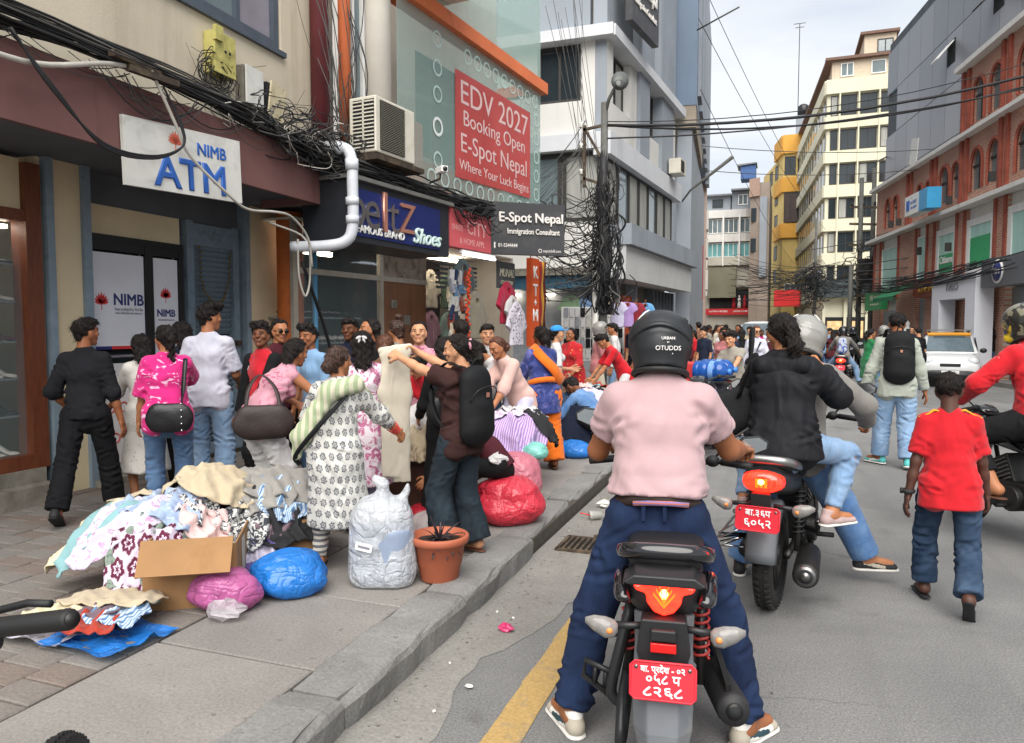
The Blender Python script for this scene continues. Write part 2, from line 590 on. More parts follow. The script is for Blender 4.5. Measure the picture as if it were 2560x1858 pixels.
cup=thing('drink_cup','clear plastic drink cup with red straw lying in the gutter','cup',(-1.36,6.05,.05),2.2)
MB().m(0,True).lathe([(.001,.0),(.03,0),(.04,.1),(.043,.102),(.001,.103)],16,axis='Y').build('cup',mat('cup_plastic','#c9c9c2',rough=.2,alpha=.75,var=.1),cup)
MB().m(0,True).cyl((0,.1,0),(.03,.18,.02),.005,n=8).build('straw',mat('straw_red','#d0262c',rough=.4),cup)
gv=MB()
for i in range(260):
 yv=rr.uniform(1.6,9)
 xv=-1.555+abs(rr.gauss(0,.11))+.01
 if rr.random()<.08:xv=rr.uniform(-1.5,.3)
 s_=rr.uniform(.003,.008)
 gv.m(rr.choice((0,0,0,0,0,0,1)))
 gv.box((xv,yv,.012+s_*.3),(s_*1.6,s_*1.3,s_),(rr.uniform(0,1),rr.uniform(0,1),rr.uniform(0,3)))
tag(gv.build('gravel',[M_GUT,M_PAPER],recalc=False),kind='stuff',label='small stones and paper bits scattered along the gutter',cat='gravel')
st=MB().m(0).box((0,0,0),(.02,.32,.012)).build('stick',M_IRON,None,(-1.18,5.62,.02),(0,0,-.75))
tag(st,'thin dark stick lying across the gutter near the drain grate','stick')
# -- left buildings
M_BEIGE=mat('plaster_beige','#c6bba6',rough=.9,var=.1,scale=1.3,bump=.002,bscale=60,dirt='#9d8f79',dscale=1.1,dcut=(.56,.85),streak=(1.6,1.6,.16))
M_BEIGE2=mat('plaster_cream','#d2c1a0',rough=.9,var=.1,scale=2,bump=.002,bscale=60,dirt='#8d7e66',dscale=1.6,dcut=(.6,.88),streak=(1.6,1.6,.16))
M_MAROON=mat('paint_maroon','#73504c',rough=.8,var=.22,scale=1.4,bump=.002,bscale=50,dirt='#43292b',dscale=1.2,dcut=(.55,.8),streak=(1.6,1.6,.16))
M_DKGREY=mat('soffit_dark','#5b6065',rough=.9,var=.2,scale=2)
M_BLUEGR=mat('paint_blue_grey','#7c8c98',rough=.6,var=.18,scale=4,dirt='#5a646b',dscale=4,dcut=(.55,.8))
M_BLUEGR2=mat('shutter_blue_grey','#6f808c',rough=.65,var=.22,scale=5,dirt='#48525a',dscale=5,dcut=(.5,.8))
M_WOOD=mat('wood_brown','#6b3a24',rough=.5,var=.3,scale=6,stretch=(6,6,1))
M_BLACKF=mat('frame_black','#17181a',rough=.4,var=.15)
M_GLASS=mat('window_glass','#8b9a9c',rough=.04,var=0,alpha=.16,spec=.9)
M_GLASSD=mat('glass_dark','#2d3438',rough=.06,var=.25,scale=.8,spec=.9)
M_GLASSM=mat('glass_mid','#6d7a7d',rough=.06,var=.35,scale=.6,spec=.9)
M_WHITEP=mat('panel_white','#d9dae0',rough=.5,var=.05,scale=2)
M_TXTNAVY=mat('ink_navy','#28306b',rough=.5,var=.05)
M_TXTBLUE=mat('ink_blue','#2f5fae',rough=.5,var=.12)
M_RED=mat('ink_red','#cf3433',rough=.5,var=.1)
M_TXTGREY=mat('ink_grey','#7d7b88',rough=.6,var=.1)
M_WHITE=mat('paint_white','#e4e3df',rough=.6,var=.08)
M_DIRTW=mat('sign_white_dirty','#d3d2cb',rough=.6,var=.12,scale=2,dirt='#9a988f',dscale=2.6,dcut=(.5,.8))
M_CABLE=mat('cable_black','#1f1f21',rough=.6,var=.3,scale=3)
M_CABLE2=mat('cable_grey','#4b4a48',rough=.6,var=.3,scale=3)
M_CABLE3=mat('cable_pale','#b9b4aa',rough=.6,var=.2,scale=3)
M_ORANGE=mat('paint_orange','#d9764a',rough=.7,var=.12,scale=2,dirt='#9b4a27',dscale=3,dcut=(.58,.8))
M_ORANGE2=mat('column_orange','#c0662b',rough=.65,var=.2,scale=2.5,dirt='#7d3d1c',dscale=2,dcut=(.5,.8))
M_CONC=mat('concrete_step','#8b867b',rough=.92,var=.2,scale=3,bump=.004,bscale=40,dirt='#5d584e',dscale=2)
M_INT=mat('interior_dark','#26282a',rough=.95,var=.2)
M_INTW=mat('interior_pale','#8f9296',rough=.8,var=.2)
def rect_frame(b,x0,x1,z0,z1,y0,y1,w):
 b.bx(x0,x1,y0,y1,z0,z0+w)
 b.bx(x0,x1,y0,y1,z1-w,z1)
 b.bx(x0,x0+w,y0,y1,z0+w,z1-w)
 b.bx(x1-w,x1,y0,y1,z0+w,z1-w)
 return b
def lotus(parent,cx,cz,s,y,m,m2):
 b=MB()
 for ring,(k,ln,sp)in enumerate(((9,1.0,78),(7,.8,60))):
  for i in range(k):
   a=R(-sp+2*sp*i/(k-1))
   ca,sa=math.cos(a),math.sin(a)
   L=s*ln*(1-.18*abs(a))
   pts=[(0,-.16),(.14,.35),(.12,.62),(0,1),(-.12,.62),(-.14,.35)]
   yy=y-.002-ring*.0015
   vs=[(cx+(px*s*ca+pz*L*sa),yy,cz+(-px*s*sa+pz*L*ca))for px,pz in pts]
   b.add(vs,[(0,1,2,3,4,5)])
 b.bx(cx-s*.03,cx+s*.03,y-.003,y,cz-s*.55,cz-s*.1)
 return b.build('emblem',m,parent)
A=thing('beige_building','beige plastered building with maroon canopy above the cash machine door','building',(-6.05,0,0),R(90))
w=MB()
w.bx(4.78,5.07,-.06,.25,0,3.1)
w.bx(7.38,7.95,-.05,.25,0,3.1)
w.bx(5.1,6.36,.04,.2,2.52,2.8)
w.bx(1.0,7.95,.9,1.0,0,3.1)
w.build('wall',M_BEIGE2,A)
MB().bx(5.1,7.38,.06,.25,2.8,3.12).build('transom_panel',M_DKGREY,A)
MB().bx(-1.5,8.0,-1.13,.6,3.1,3.5).bx(-1.5,8.0,-.72,.9,3.5,3.56).build('canopy_slab',M_DKGREY,A)
MB().bx(-1.5,7.17,-1.18,-1.131,3.02,3.56).bx(7.16,7.21,-1.17,-.4,3.02,3.55).build('canopy_fascia',M_MAROON,A)
up=MB()
up.bx(-1.5,5.0,-.75,.2,3.56,9)
up.bx(5.0,7.12,-.75,.2,3.56,4.72)
up.bx(7.12,7.75,-.75,.2,3.56,9)
up.bx(5.0,7.12,-.75,.2,6.6,9)
up.build('upper_wall',M_BEIGE,A)
wf=MB()
rect_frame(wf,5.02,7.1,4.74,6.6,-.73,-.6,.08)
for xx in(5.72,6.42):
 wf.bx(xx,xx+.06,-.72,-.61,4.82,6.52)
wf.bx(4.97,7.15,-.80,-.751,4.66,4.715)
win=wf.build('window',mat('frame_steel_blue','#4c5560',rough=.5,var=.15),A)
for x0,x1 in((5.1,5.72),(5.78,6.42),(6.48,7.02)):
 MB().bx(x0,x1,-.67,-.66,4.82,6.52).build('pane',M_GLASSM if x0<6 else mat('glass_curtain','#8d8890',rough=.12,var=.3,scale=1.2),win)
shop=MB()
shop.bx(4.53,4.67,-.08,.1,.42,3.02).bx(2.5,4.53,-.07,.09,2.52,2.62).bx(2.5,4.53,-.07,.09,.42,.54)
shop.build('window_frame',M_WOOD,A)
MB().bx(4.67,4.71,-.03,.2,.42,3.1).bx(2.5,4.53,-.02,.2,2.62,3.05).build('side_wall',M_BEIGE2,A)
for a_ in((4.71,4.78,-.1),(5.07,5.15,-.1),(7.3,7.38,-.06)):
 MB().bx(a_[0],a_[1],a_[2],.1,.14,3.1).build('shutter_channel',M_BLUEGR,A)
MB().bx(1.5,4.62,-.25,.2,.1,.3).bx(1.5,4.62,-.1,.2,.3,.42).build('step',M_CONC,A)
MB().bx(2.5,4.53,-.005,.005,.54,2.52).build('glass_pane',M_GLASS,A)
MB().bx(2.4,4.6,.5,.55,.4,3).bx(2.4,4.6,.05,.55,.44,.5).build('display_back',M_INTW,A)
M_SHELF=mat('shelf_glass','#9aa3a5',rough=.15,alpha=.7,var=.1)
for z in(.86,1.18,1.5,1.84,2.16):
 MB().bx(2.5,4.58,.08,.48,z,z+.015).build('shelf',M_SHELF,A)
def shoe_shape(b,L=.24,w=.09,heel=.0):
 b.smooth=True
 secs=[(-.5,.7,.0+heel,.075+heel),(-.35,.85,heel,.07+heel),(-.1,.75,heel*.6,.05+heel*.6),(.1,.95,heel*.25,.042),(.3,1.05,0,.04),(.45,.7,0,.03),(.5,.2,.004,.018)]
 n=10
 vs,fs=[],[]
 for fx,fw,zb,zt in secs:
  for j in range(n):
   a=2*PI*j/n
   cz=(zb+zt)/2
   vs.append((fx*L,math.cos(a)*w/2*fw,cz+math.sin(a)*(zt-zb)/2))
 for i in range(len(secs)-1):
  for j in range(n):
   fs.append((i*n+j,i*n+(j+1)%n,(i+1)*n+(j+1)%n,(i+1)*n+j))
 fs+=[tuple(range(n)),tuple((len(secs)-1)*n+j for j in range(n))]
 b.add(vs,fs)
 if heel:
  b.cyl((-.45*L,0,heel),(-.46*L,0,0),.012,.006,n=8)
 return b
M_SHOEW=mat('shoe_white','#d8d2c8',rough=.4,var=.1)
M_SHOEB=mat('shoe_black','#1b1b1d',rough=.35,var=.2)
M_SHOER=mat('shoe_maroon','#5a2530',rough=.35,var=.2)
sh_me={m_.name:shoe_shape(MB(),heel=.05).mesh('display_shoe',m_)for m_ in(M_SHOEW,M_SHOEB,M_SHOER)}
lab_shoe={M_SHOEW.name:'white',M_SHOEB.name:'black',M_SHOER.name:'maroon'}
rows_=[(2.175,M_SHOEB,'top'),(1.855,M_SHOEW,'second'),(1.515,M_SHOER,'third'),(1.195,M_SHOEW,'fourth'),(.875,M_SHOEB,'fifth'),(.52,M_SHOEW,'bottom')]
for z,m_,nm in rows_:
 for k in range(3):
  q=4.48-k*.13
  o=link('display_shoe',sh_me[m_.name],None,(-6.05-.2,q,z),(0,0,R(25)+k*.1))
  tag(o,'%s heeled shoe on the %s shelf of the wooden display, %s from the frame'%(lab_shoe[m_.name],nm,('first','second','third')[k]),'shoe','shoes in the wooden framed display window')
M_LAMP=mat('lamp_warm','#fff2dc',emit=6,var=0)
MB().bx(2.6,4.5,.1,.16,2.47,2.5).build('strip_light',M_LAMP,A)
dl=MB().m(0,True).lathe([(.001,0),(.03,0),(.034,.02)],14).build('downlight',M_LAMP,A,(4.4,.2,2.44))
fr=MB()
rect_frame(fr,5.17,6.36,.2,2.52,.0,.06,.06)
fr.bx(5.85,5.95,.0,.06,.26,2.46)
fr.bx(5.23,6.3,.005,.055,2.37,2.46)
fr.build('door_frame',M_BLACKF,A)
MB().bx(5.23,5.85,.09,.1,.2,2.4).bx(5.95,6.3,.09,.1,.2,2.4).build('dark_backing',M_INT,A)
p1=MB().bx(5.235,5.845,.02,.035,1.42,2.35).build('door_panel',M_WHITEP,A)
p2=MB().bx(5.955,6.295,.02,.035,.95,2.35).build('side_panel',M_WHITEP,A)
lotus(p1,5.335,1.86,.115,.02,M_RED,M_RED)
text('NIMB',.155,M_TXTNAVY,p1,(5.65,.018,1.9),(R(90),0,0),ext=.001,bold=.004)
text('नेपाल इन्भेष्टमेन्ट मेगा बैंक',.038,M_TXTGREY,p1,(5.65,.018,1.805),(R(90),0,0),ext=.001,xs=.9)
text('NEPAL INVESTMENT MEGA BANK LTD',.026,M_TXTGREY,p1,(5.65,.018,1.77),(R(90),0,0),ext=.001,xs=.72)
MB().bx(5.43,5.845,.012,.019,1.42,1.45).build('red_stripe',M_RED,p1)
MB().bx(5.235,5.43,.012,.019,1.42,1.45).build('blue_stripe',M_TXTNAVY,p1)
lotus(p2,6.125,1.95,.11,.02,M_RED,M_RED)
text('NIMB',.105,M_TXTNAVY,p2,(6.125,.018,1.78),(R(90),0,0),ext=.001,bold=.003)
text('NEPAL INVESTMENT MEGA BANK LTD',.02,M_TXTGREY,p2,(6.125,.018,1.71),(R(90),0,0),ext=.001,xs=.62)
MB().bx(5.24,5.84,-.02,.02,1.34,1.365).build('door_handle',mat('steel','#b7b9bb',rough=.25,metal=1,var=.1),A)
nt=MB().bx(5.3,5.8,.02,.03,.3,1.28).build('notice_panel',mat('notice_white','#d8d5d3',rough=.6,var=.06),A)
for k,(xx,zz)in enumerate(((5.4,.85),(5.55,.85),(5.7,.85),(5.45,.55),(5.6,.55))):
 MB().m(0).torus((xx,.016,zz),.045,.006,'Y',18,5).build('prohibition_symbol',M_RED,nt)
MB().bx(5.1,6.4,-.18,.2,.1,.2).build('threshold_step',M_CONC,A)
sf=MB()
sf.bx(6.4,6.5,-.02,.08,.2,2.8).bx(7.12,7.22,-.02,.08,.2,2.8).bx(6.5,7.12,-.015,.075,2.54,2.78).bx(6.5,7.12,-.015,.075,1.44,1.52).bx(6.5,7.12,-.015,.075,.2,.32)
shut=sf.build('shutter_frame',M_BLUEGR2,A)
sl=MB().box((0,0,0),(.62,.012,.072),(R(38),0,0)).mesh('slat',M_BLUEGR2)
z=.37
while z<2.52:
 if not 1.40<z<1.55:
  link('slat',sl,shut,(6.81,.03,z),(0,random.uniform(-.008,.008),0))
 z+=.058
MB().bx(6.5,7.12,.07,.09,.3,2.5).build('shutter_back',M_INT,A)
MB().bx(7.12,7.2,-.06,-.02,1.42,1.48).build('bolt',M_IRON,shut)
gl=mat('dried_flower','#6b5c37',rough=.95,var=.4,scale=30)
for k,x0 in enumerate((6.6,)):
 gb=MB().m(0,True)
 path=smooth_path([(6.58,-.03,2.52),(6.6,-.04,2.1),(6.75,-.05,1.92),(6.9,-.05,1.95),(7.02,-.04,2.2),(7.05,-.03,2.5)],8)
 for p in path:
  gb.ell((p.x+random.uniform(-.008,.008),p.y,p.z),(.017,.014,.014),7,5)
 o=gb.build('garland',gl,None,(-6.05,0,0),(0,0,R(90)))
 tag(o,'dried flower garland hanging on the blue grey louvred shutter','garland')
atm=thing('atm_sign','dirty white hanging board with big blue ATM letters and red lotus','sign',(-4.83,4.5,0),R(88))
atm.rotation_euler=(R(0),0,R(87))
MB().prism([(0,2.75),(1.27,2.80),(1.25,3.37),(-.015,3.29)],'Y',0,.03).build('board',M_DIRTW,atm)
MB().bx(.1,.13,.03,.08,2.9,3.3).bx(1.1,1.13,.03,.08,2.9,3.3).build('bracket',M_IRON,atm)
q_=R(-2.5)
text('ATM',.36,M_TXTBLUE,atm,(.68,-.003,2.93),(R(90),q_,0),bold=.01,ext=.002,xs=1.08)
text('NIMB',.145,M_TXTBLUE,atm,(.9,-.003,3.19),(R(90),q_,0),bold=.004,ext=.002)
lotus(atm,.5,3.18,.11,0,mat('ink_red_faded','#d8684f',rough=.6,var=.12),M_RED)
M_BOXY=mat('meter_box_yellow','#bdb46a',rough=.7,var=.2,scale=6,dirt='#75703f',dscale=5)
M_BOXC=mat('meter_box_cream','#cbbf9f',rough=.75,var=.18,scale=6,dirt='#8d8165',dscale=5)
mb=thing('junction_box','yellow green electric meter box with two holes below the office window','meter box',(-5.3,6.05,4.31),R(90))
MB().box((0,-.07,0),(.3,.14,.4)).build('case',M_BOXY,mb,bevel=.006)
MB().box((-.11,-.15,.17),(.1,.04,.14)).build('bracket',M_BOXY,mb)
MB().m(0,True).cyl((-.0,-.142,.03),(-.0,-.135,.03),.016).cyl((.06,-.142,.03),(.06,-.135,.03),.016).build('hole',M_INT,mb)
for yv,lab,rz,dz in((6.5,'pale grey meter box between the yellow box and the tilted one',0,-.06),(6.87,'cream meter box with its cover hanging crooked',.18,-.12)):
 mb=thing('junction_box',lab,'meter box',(-5.3,yv,4.2+dz),R(90))
 MB().box((0,-.05,0),(.3,.1,.38)).build('case',M_CONC if rz==0 else M_INT,mb)
 MB().box((0,-.12,0),(.28,.02,.38),(0,rz,.05)).build('cover',M_DIRTW if rz==0 else M_BOXC,mb)
oc=MB().m(0,True)
oc.lathe([(.2,.14),(.2,.3),(.165,.34),(.16,2.0),(.16,3.05)],22)
tag(oc.build('orange_column',M_ORANGE2,None,(-5.72,7.78,0)),'round orange painted column between the shutter and the shoe shop','column')
bp=MB().m(0,True).tube([(0,0,.14),(0,0,3.0)],.035,10).build('blue_pipe',mat('pipe_blue','#5c9ac4',rough=.5,var=.2,scale=3),None,(-5.5,7.98,0))
tag(bp,'thin light blue pipe standing beside the orange column','pipe')
dp=MB().m(0,True).tube([(0,0,3.4),(-.03,.02,9)],[.11,.11],14).build('drain_pipe',mat('pipe_maroon','#6a2f33',rough=.55,var=.25,scale=3),None,(-5.2,7.72,.25))
tag(dp,'thick maroon vertical drain pipe on the beige wall corner','pipe')
dp=MB().m(0,True).tube([(0,0,3.5),(.0,0,9)],.075,14).build('drain_pipe',M_ORANGE,None,(-4.95,7.86,.12))
tag(dp,'orange vertical drain pipe beside the maroon one','pipe')
M_PVC=mat('pvc_white','#c9ccd2',rough=.35,var=.12,scale=5)
pv=thing('waste_pipe','white plastic waste pipe with elbows in front of the shoe shop sign','pipe')
path=smooth_path([(-5.0,7.04,3.62),(-4.57,7.16,3.62),(-4.44,7.16,3.5),(-4.42,7.15,3.2),(-4.42,7.14,2.75),(-4.49,7.1,2.58),(-4.72,7.02,2.53),(-5.05,6.9,2.52)],6)
MB().m(0,True).tube(path,.062,14).build('pipe',M_PVC,pv)
for a,b in(((-4.43,7.155,3.48),(-4.425,7.152,3.36)),((-4.42,7.14,3.06),(-4.42,7.14,2.98)),((-4.42,7.14,2.86),(-4.42,7.14,2.78)),((-4.64,7.15,3.62),(-4.55,7.16,3.61))):
 MB().m(0,True).cyl(a,b,.073,n=16).build('collar',M_PVC,pv)
BO,BZ=(-4.83,8.2,0),R(90)-math.atan2(.115,.9934)
B=thing('glass_building','glass fronted building with orange bands above the shoe shop','building',BO,BZ)
M_WHITECOL=mat('plaster_white','#d6d0c5',rough=.85,var=.1,scale=2,dirt='#a59c8c',dscale=2,dcut=(.58,.85),streak=(1.6,1.6,.16))
MB().m(0,True).cyl((.38,.2,3.5),(.38,.2,9),.23,n=24).build('round_column',M_WHITECOL,B)
wf=MB()
rect_frame(wf,-.42,.1,3.7,6.1,.12,.2,.05)
wf.bx(-.14,-.1,.12,.2,3.75,6.05)
wn_=wf.build('window',M_WHITE,B)
MB().bx(-.38,.06,.16,.17,3.74,6.06).build('pane',M_GLASSM,wn_)
MB().bx(-.45,.15,.1,.3,6.1,6.4).build('window_band',M_ORANGE,B)
MB().bx(-.45,5.2,.9,1.0,3.4,9).build('rear_wall',M_WHITECOL,B)
MB().bx(-.6,5.3,2.35,6,0,3.4).bx(-.5,5.3,1.0,6,3.4,12).build('core',M_INT,B)
MB().bx(.6,5.2,.2,.9,3.42,3.5).build('floor_slab',M_WHITECOL,B)
MB().bx(1.2,2.0,.5,.52,3.5,4.7).bx(1.9,5.2,.82,.85,3.5,4.3).build('inner_panel',M_ORANGE,B)
MB().bx(.65,1.25,.88,.895,3.8,5.6).bx(2.4,4.9,.88,.895,4.4,6).build('inner_window',M_GLASSD,B)
M_GREENGL=mat('glass_green','#a9c4bd',rough=.03,var=0,alpha=.34,spec=1.0)
glass_x=[.63,1.45,2.5,3.45,4.4,5.24]
for i,(x0,x1)in enumerate(zip(glass_x[:-1],glass_x[1:])):
 MB().bx(x0+.006,x1-.006,0,.012,3.62,6.0).build('glass_pane',M_GREENGL,B)
 MB().bx(x0+.006,x1-.006,0,.012,6.22,9).build('glass_pane',M_GREENGL,B)
MB().bx(5.24,5.25,.01,2.4,3.62,9).build('glass_pane',M_GREENGL,B)
MB().bx(.7,5.36,-.1,.25,6.0,6.2).bx(5.2,5.36,.25,2.4,6.0,6.2).build('orange_band',M_ORANGE,B)
MB().bx(.62,5.3,-.05,.2,3.46,3.62).bx(5.2,5.3,.2,2.4,3.46,3.62).build('orange_band',M_ORANGE,B)
bal=MB().m(0)
pts=[(.2,.2),(.2,-.9),(1.5,-.95)]+[(1.5+.5*math.sin(R(a)),-.45-.5*math.cos(R(a)))for a in range(15,91,15)]+[(2.0,.2)]
bal.prism(pts,'Z',6.38,6.5)
bal.build('balcony_soffit',M_WHITECOL,B)
pts2=[(p[0]*1.0+.0,p[1]-.04)for p in pts[1:-1]]
b_=MB()
for(a0,a1)in zip(pts2[:-1],pts2[1:]):
 b_.quad((a0[0],a0[1],6.4),(a1[0],a1[1],6.4),(a1[0],a1[1],7.4),(a0[0],a0[1],7.4))
b_.quad((2.02,-.45,6.4),(2.02,.2,6.4),(2.02,.2,7.4),(2.02,-.45,7.4))
b_.build('balcony_front',M_ORANGE,B)
M_STICK=mat('sticker_pale','#c6dcd6',rough=.5,var=.1,alpha=.75)
ring=MB().m(0).torus((0,0,0),.105,.016,'Y',24,4,.15).mesh('ring_sticker',M_STICK)
M_STICKW=mat('sticker_white','#dfe5e2',rough=.5,var=.1)
ringw=MB().m(0).torus((0,0,0),.115,.022,'Y',24,4,.15).mesh('ring_sticker',M_STICKW)
for i in range(11):
 link('ring_sticker',ring,B,(1.45+i*.36,-.006,3.78+.02*(i%2)))
for i in range(9):
 link('ring_sticker',ring,B,(2.5+i*.31,-.006,5.78-.0*i))
for i in range(5):
 link('ring_sticker',ring,B,(5.05,-.006,4.1+i*.34))
for z in(4.05,4.98,5.35,5.75):
 link('ring_sticker',ring,B,(1.62,-.006,z))
link('ring_sticker',ringw,B,(1.62,-.008,4.52))
ban=thing('booking_banner','red banner reading EDV 2027 booking open on the glass front','banner',BO,BZ)
M_BAN=mat('banner_red','#cd5a58',rough=.3,var=.16,scale=1.2,alpha=.8)
for k in range(3):
 x0=2.1+k*.885
 MB().prism([(x0,3.9+.03*k),(x0+.875,3.93+.03*k),(x0+.875,5.5+.01*k),(x0,5.49+.01*k)],'Y',-.02,-.012).build('sheet',M_BAN,ban)
M_BTXT=mat('banner_text','#dfc3c0',rough=.5,var=.08)
for s_,tz,sz,xs_,tx in(('EDV 2027',5.2,.5,1.18,3.43),('Booking Open',4.83,.33,1.15,3.42),('E-Spot Nepal',4.45,.4,1.12,3.42),('Where Your Luck Begins',4.12,.22,1.1,3.44)):
 text(s_,sz,M_BTXT,ban,(tx,-.022,tz),(R(90),R(-.8),0),ext=.001,xs=xs_)
ac=thing('air_conditioner','white outdoor air conditioner unit on the ledge above the shoe shop','air conditioner',(BO[0]-.01,BO[1]-.14,0),BZ)
M_ACW=mat('ac_white','#cfcabb',rough=.5,var=.1,dirt='#a79d84',dscale=3,dcut=(.58,.85))
MB().bx(-.42,.38,-.52,-.14,3.66,4.3).build('case',M_ACW,ac,bevel=.015)
MB().bx(-.34,.14,-.535,-.521,3.7,4.26).build('grille_recess',M_INT,ac)
hb=MB().box((0,0,0),(.48,.008,.005)).mesh('grille_bar',mat('ac_grille','#8c8878',rough=.5,var=.1))
for i in range(28):
 link('grille_bar',hb,ac,(-.1,-.54,3.71+i*.02))
MB().bx(-.426,-.419,-.5,-.2,3.7,4.26).build('side_recess',M_INT,ac)
vb=MB().box((0,0,0),(.012,.3,.014)).mesh('side_fin',M_ACW)
for i in range(13):
 link('side_fin',vb,ac,(-.43,-.35,3.72+i*.043))
MB().bx(-.436,-.42,-.36,-.34,3.7,4.26).build('side_post',M_ACW,ac)
MB().bx(-.47,.5,-.58,.0,3.56,3.62).build('ledge_plate',M_IRON,ac)
MB().bx(-.42,-.32,-.5,-.14,3.62,3.66).bx(.28,.38,-.5,-.14,3.62,3.66).build('foot',M_IRON,ac)
cc=thing('security_camera','small white security camera on a bracket above the sign','camera',(-4.02,8.6,3.62),R(50))
MB().box((0,0,0),(.09,.2,.08)).build('housing',M_WHITE,cc,bevel=.01)
MB().m(0,True).cyl((0,-.1,0),(0,-.112,0),.03).build('lens',M_SHOEB,cc)
MB().m(0,True).tube([(0,.03,-.04),(0,.05,-.1),(.0,.35,-.1)],.015,8).build('bracket',M_IRON,cc)
es=thing('shoe_shop_sign','dark sign box with navy panel reading Famous Brand Shoes','sign',BO,BZ)
M_SIGNK=mat('sign_box_dark','#2b2e33',rough=.4,var=.15)
MB().bx(-.98,1.17,-.45,.2,2.6,3.28).build('sign_box',M_SIGNK,es)
MB().bx(-1.02,1.2,-.52,.25,3.285,3.33).build('sign_roof',mat('flashing','#6b6a66',rough=.6,var=.2),es)
MB().bx(-.96,.92,-.465,-.452,2.67,3.2).build('navy_panel',mat('sign_navy','#1f2c66',rough=.35,var=.15,scale=1.5),es)
M_CHR=mat('letter_chrome','#d5d3d0',rough=.18,metal=1,var=.1)
M_LETO=mat('letter_copper','#d79a86',rough=.25,metal=.6,var=.1)
text('b',.68,M_CHR,es,(-.86,-.475,2.98),(R(90),0,0),ext=.012)
text('e',.68,M_CHR,es,(-.58,-.475,2.98),(R(90),0,0),ext=.012)
text('l',.66,M_LETO,es,(-.33,-.475,2.97),(R(90),0,0),ext=.012,bold=.01)
text('t',.64,M_CHR,es,(-.15,-.475,2.97),(R(90),0,0),ext=.012)
text('Z',.52,M_LETO,es,(.12,-.475,2.96),(R(90),0,0),ext=.012,shear=.1)
text('FAMOUS BRAND',.125,mat('letter_white','#d9d8d4',rough=.4,var=.05),es,(-.4,-.475,2.745),(R(90),0,0),ext=.008,bold=.003)
text('Shoes',.27,mat('letter_mint','#cfe6df',rough=.35,var=.05),es,(.58,-.475,2.79),(R(90),0,0),ext=.01,bold=.006,shear=.35)
cs=thing('city_sign','faded pink red shop sign for home appliances beside the navy sign','sign',BO,BZ)
MB().bx(1.21,2.42,-.44,-.3,2.76,3.28).build('board',mat('sign_pink_red','#c95a5f',rough=.5,var=.14,scale=1.5),cs)
M_PINKT=mat('letter_pale_pink','#e3a3a0',rough=.5,var=.05)
text('CITY',.27,M_PINKT,cs,(1.98,-.443,3.06),(R(90),0,0),ext=.001,bold=.004)
text('SHREE',.11,M_PINKT,cs,(1.42,-.443,3.03),(R(90),0,0),ext=.001)
text('& HOME APPL',.12,M_PINKT,cs,(1.85,-.443,2.86),(R(90),0,0),ext=.001)
tl=thing('tube_light','lit fluorescent tube light fixed under the pink red sign','lamp',BO,BZ)
MB().bx(1.55,2.55,-.45,-.38,2.7,2.74).build('batten',M_WHITE,tl)
MB().m(0,True).cyl((1.57,-.45,2.68),(2.53,-.45,2.68),.02,n=10).build('tube',mat('tube_glow','#e8f0ff',emit=4,var=0),tl)
dx,dy=1.0,.76
ep=thing('consultant_sign','dark grey board with raised white letters of an immigration consultant','sign',(-4.36,11.2,-.2),math.atan2(.76,1.0))
MB().bx(0,1.27,0,.14,3.03,3.87).build('board',mat('sign_charcoal','#3a3a3d',rough=.5,var=.12,scale=2,dirt='#5a5853',dscale=2.5,dcut=(.5,.85)),ep)
M_LW=mat('letter_white3d','#dcd8d2',rough=.4,var=.05)
text('E-Spot Nepal',.215,M_LW,ep,(.68,-.015,3.62),(R(90),0,0),ext=.012,bold=.006,xs=.98)
text('Immigration Consultant',.125,M_LW,ep,(.72,-.012,3.40),(R(90),0,0),ext=.008,bold=.003,xs=.76)
text('01-5344444',.085,M_LW,ep,(.28,-.004,3.17),(R(90),0,0),ext=.002,bold=.002,xs=.8)
text('espotdv8.com',.07,M_LW,ep,(1.05,-.004,3.1),(R(90),0,0),ext=.002,xs=.8)
MB().m(0).prism([(.045,3.13),(.06,3.12),(.075,3.145),(.068,3.16),(.068,3.19),(.075,3.205),(.06,3.225),(.045,3.215)],'Y',-.004,-.001).build('phone_symbol',M_LW,ep)
MB().m(0).torus((.84,-.003,3.1),.028,.005,'Y',16,4,.2).build('globe_symbol',M_LW,ep)
MB().m(0,True).tube([(.1,.14,3.7),(.1,.6,3.75)],.02,8).tube([(1.1,.14,3.7),(.6,1.3,3.75)],.02,8).build('bracket',M_IRON,ep)
SY=.6
M_ALU=mat('frame_aluminium','#b0a99a',rough=.45,metal=.3,var=.15)
sf=MB()
sf.bx(-.7,2.25,SY,SY+.05,2.3,2.37).bx(1.02,1.1,SY-.005,SY+.055,.14,2.95).bx(-.72,-.64,SY,SY+.05,.14,2.95).bx(-.64,1.02,SY,SY+.05,.5,.58)
sf.build('shopfront_frame',M_ALU,B)
MB().bx(-.64,1.02,SY+.02,SY+.028,.58,2.3).bx(-.64,1.02,SY+.02,SY+.028,2.37,2.95).build('shopfront_glass',M_GLASS,B)
M_PLYW=mat('plywood_brown','#7d543a',rough=.6,var=.22,scale=3,stretch=(5,5,.6))
MB().bx(1.1,2.24,SY+.02,SY+.06,.14,2.3).build('wood_door',M_PLYW,B)
MB().bx(1.1,2.24,SY+.01,SY+.06,2.37,2.95).build('transom',mat('plaster_stained','#9d9082',rough=.9,var=.2,dirt='#5b4a3d',dscale=5),B)
MB().bx(1.3,1.44,SY+.005,SY+.02,1.92,2.04).build('notice',M_CONC,B)
MB().bx(1.62,1.78,SY+.005,SY+.02,1.68,1.82).build('notice',M_CONC,B)
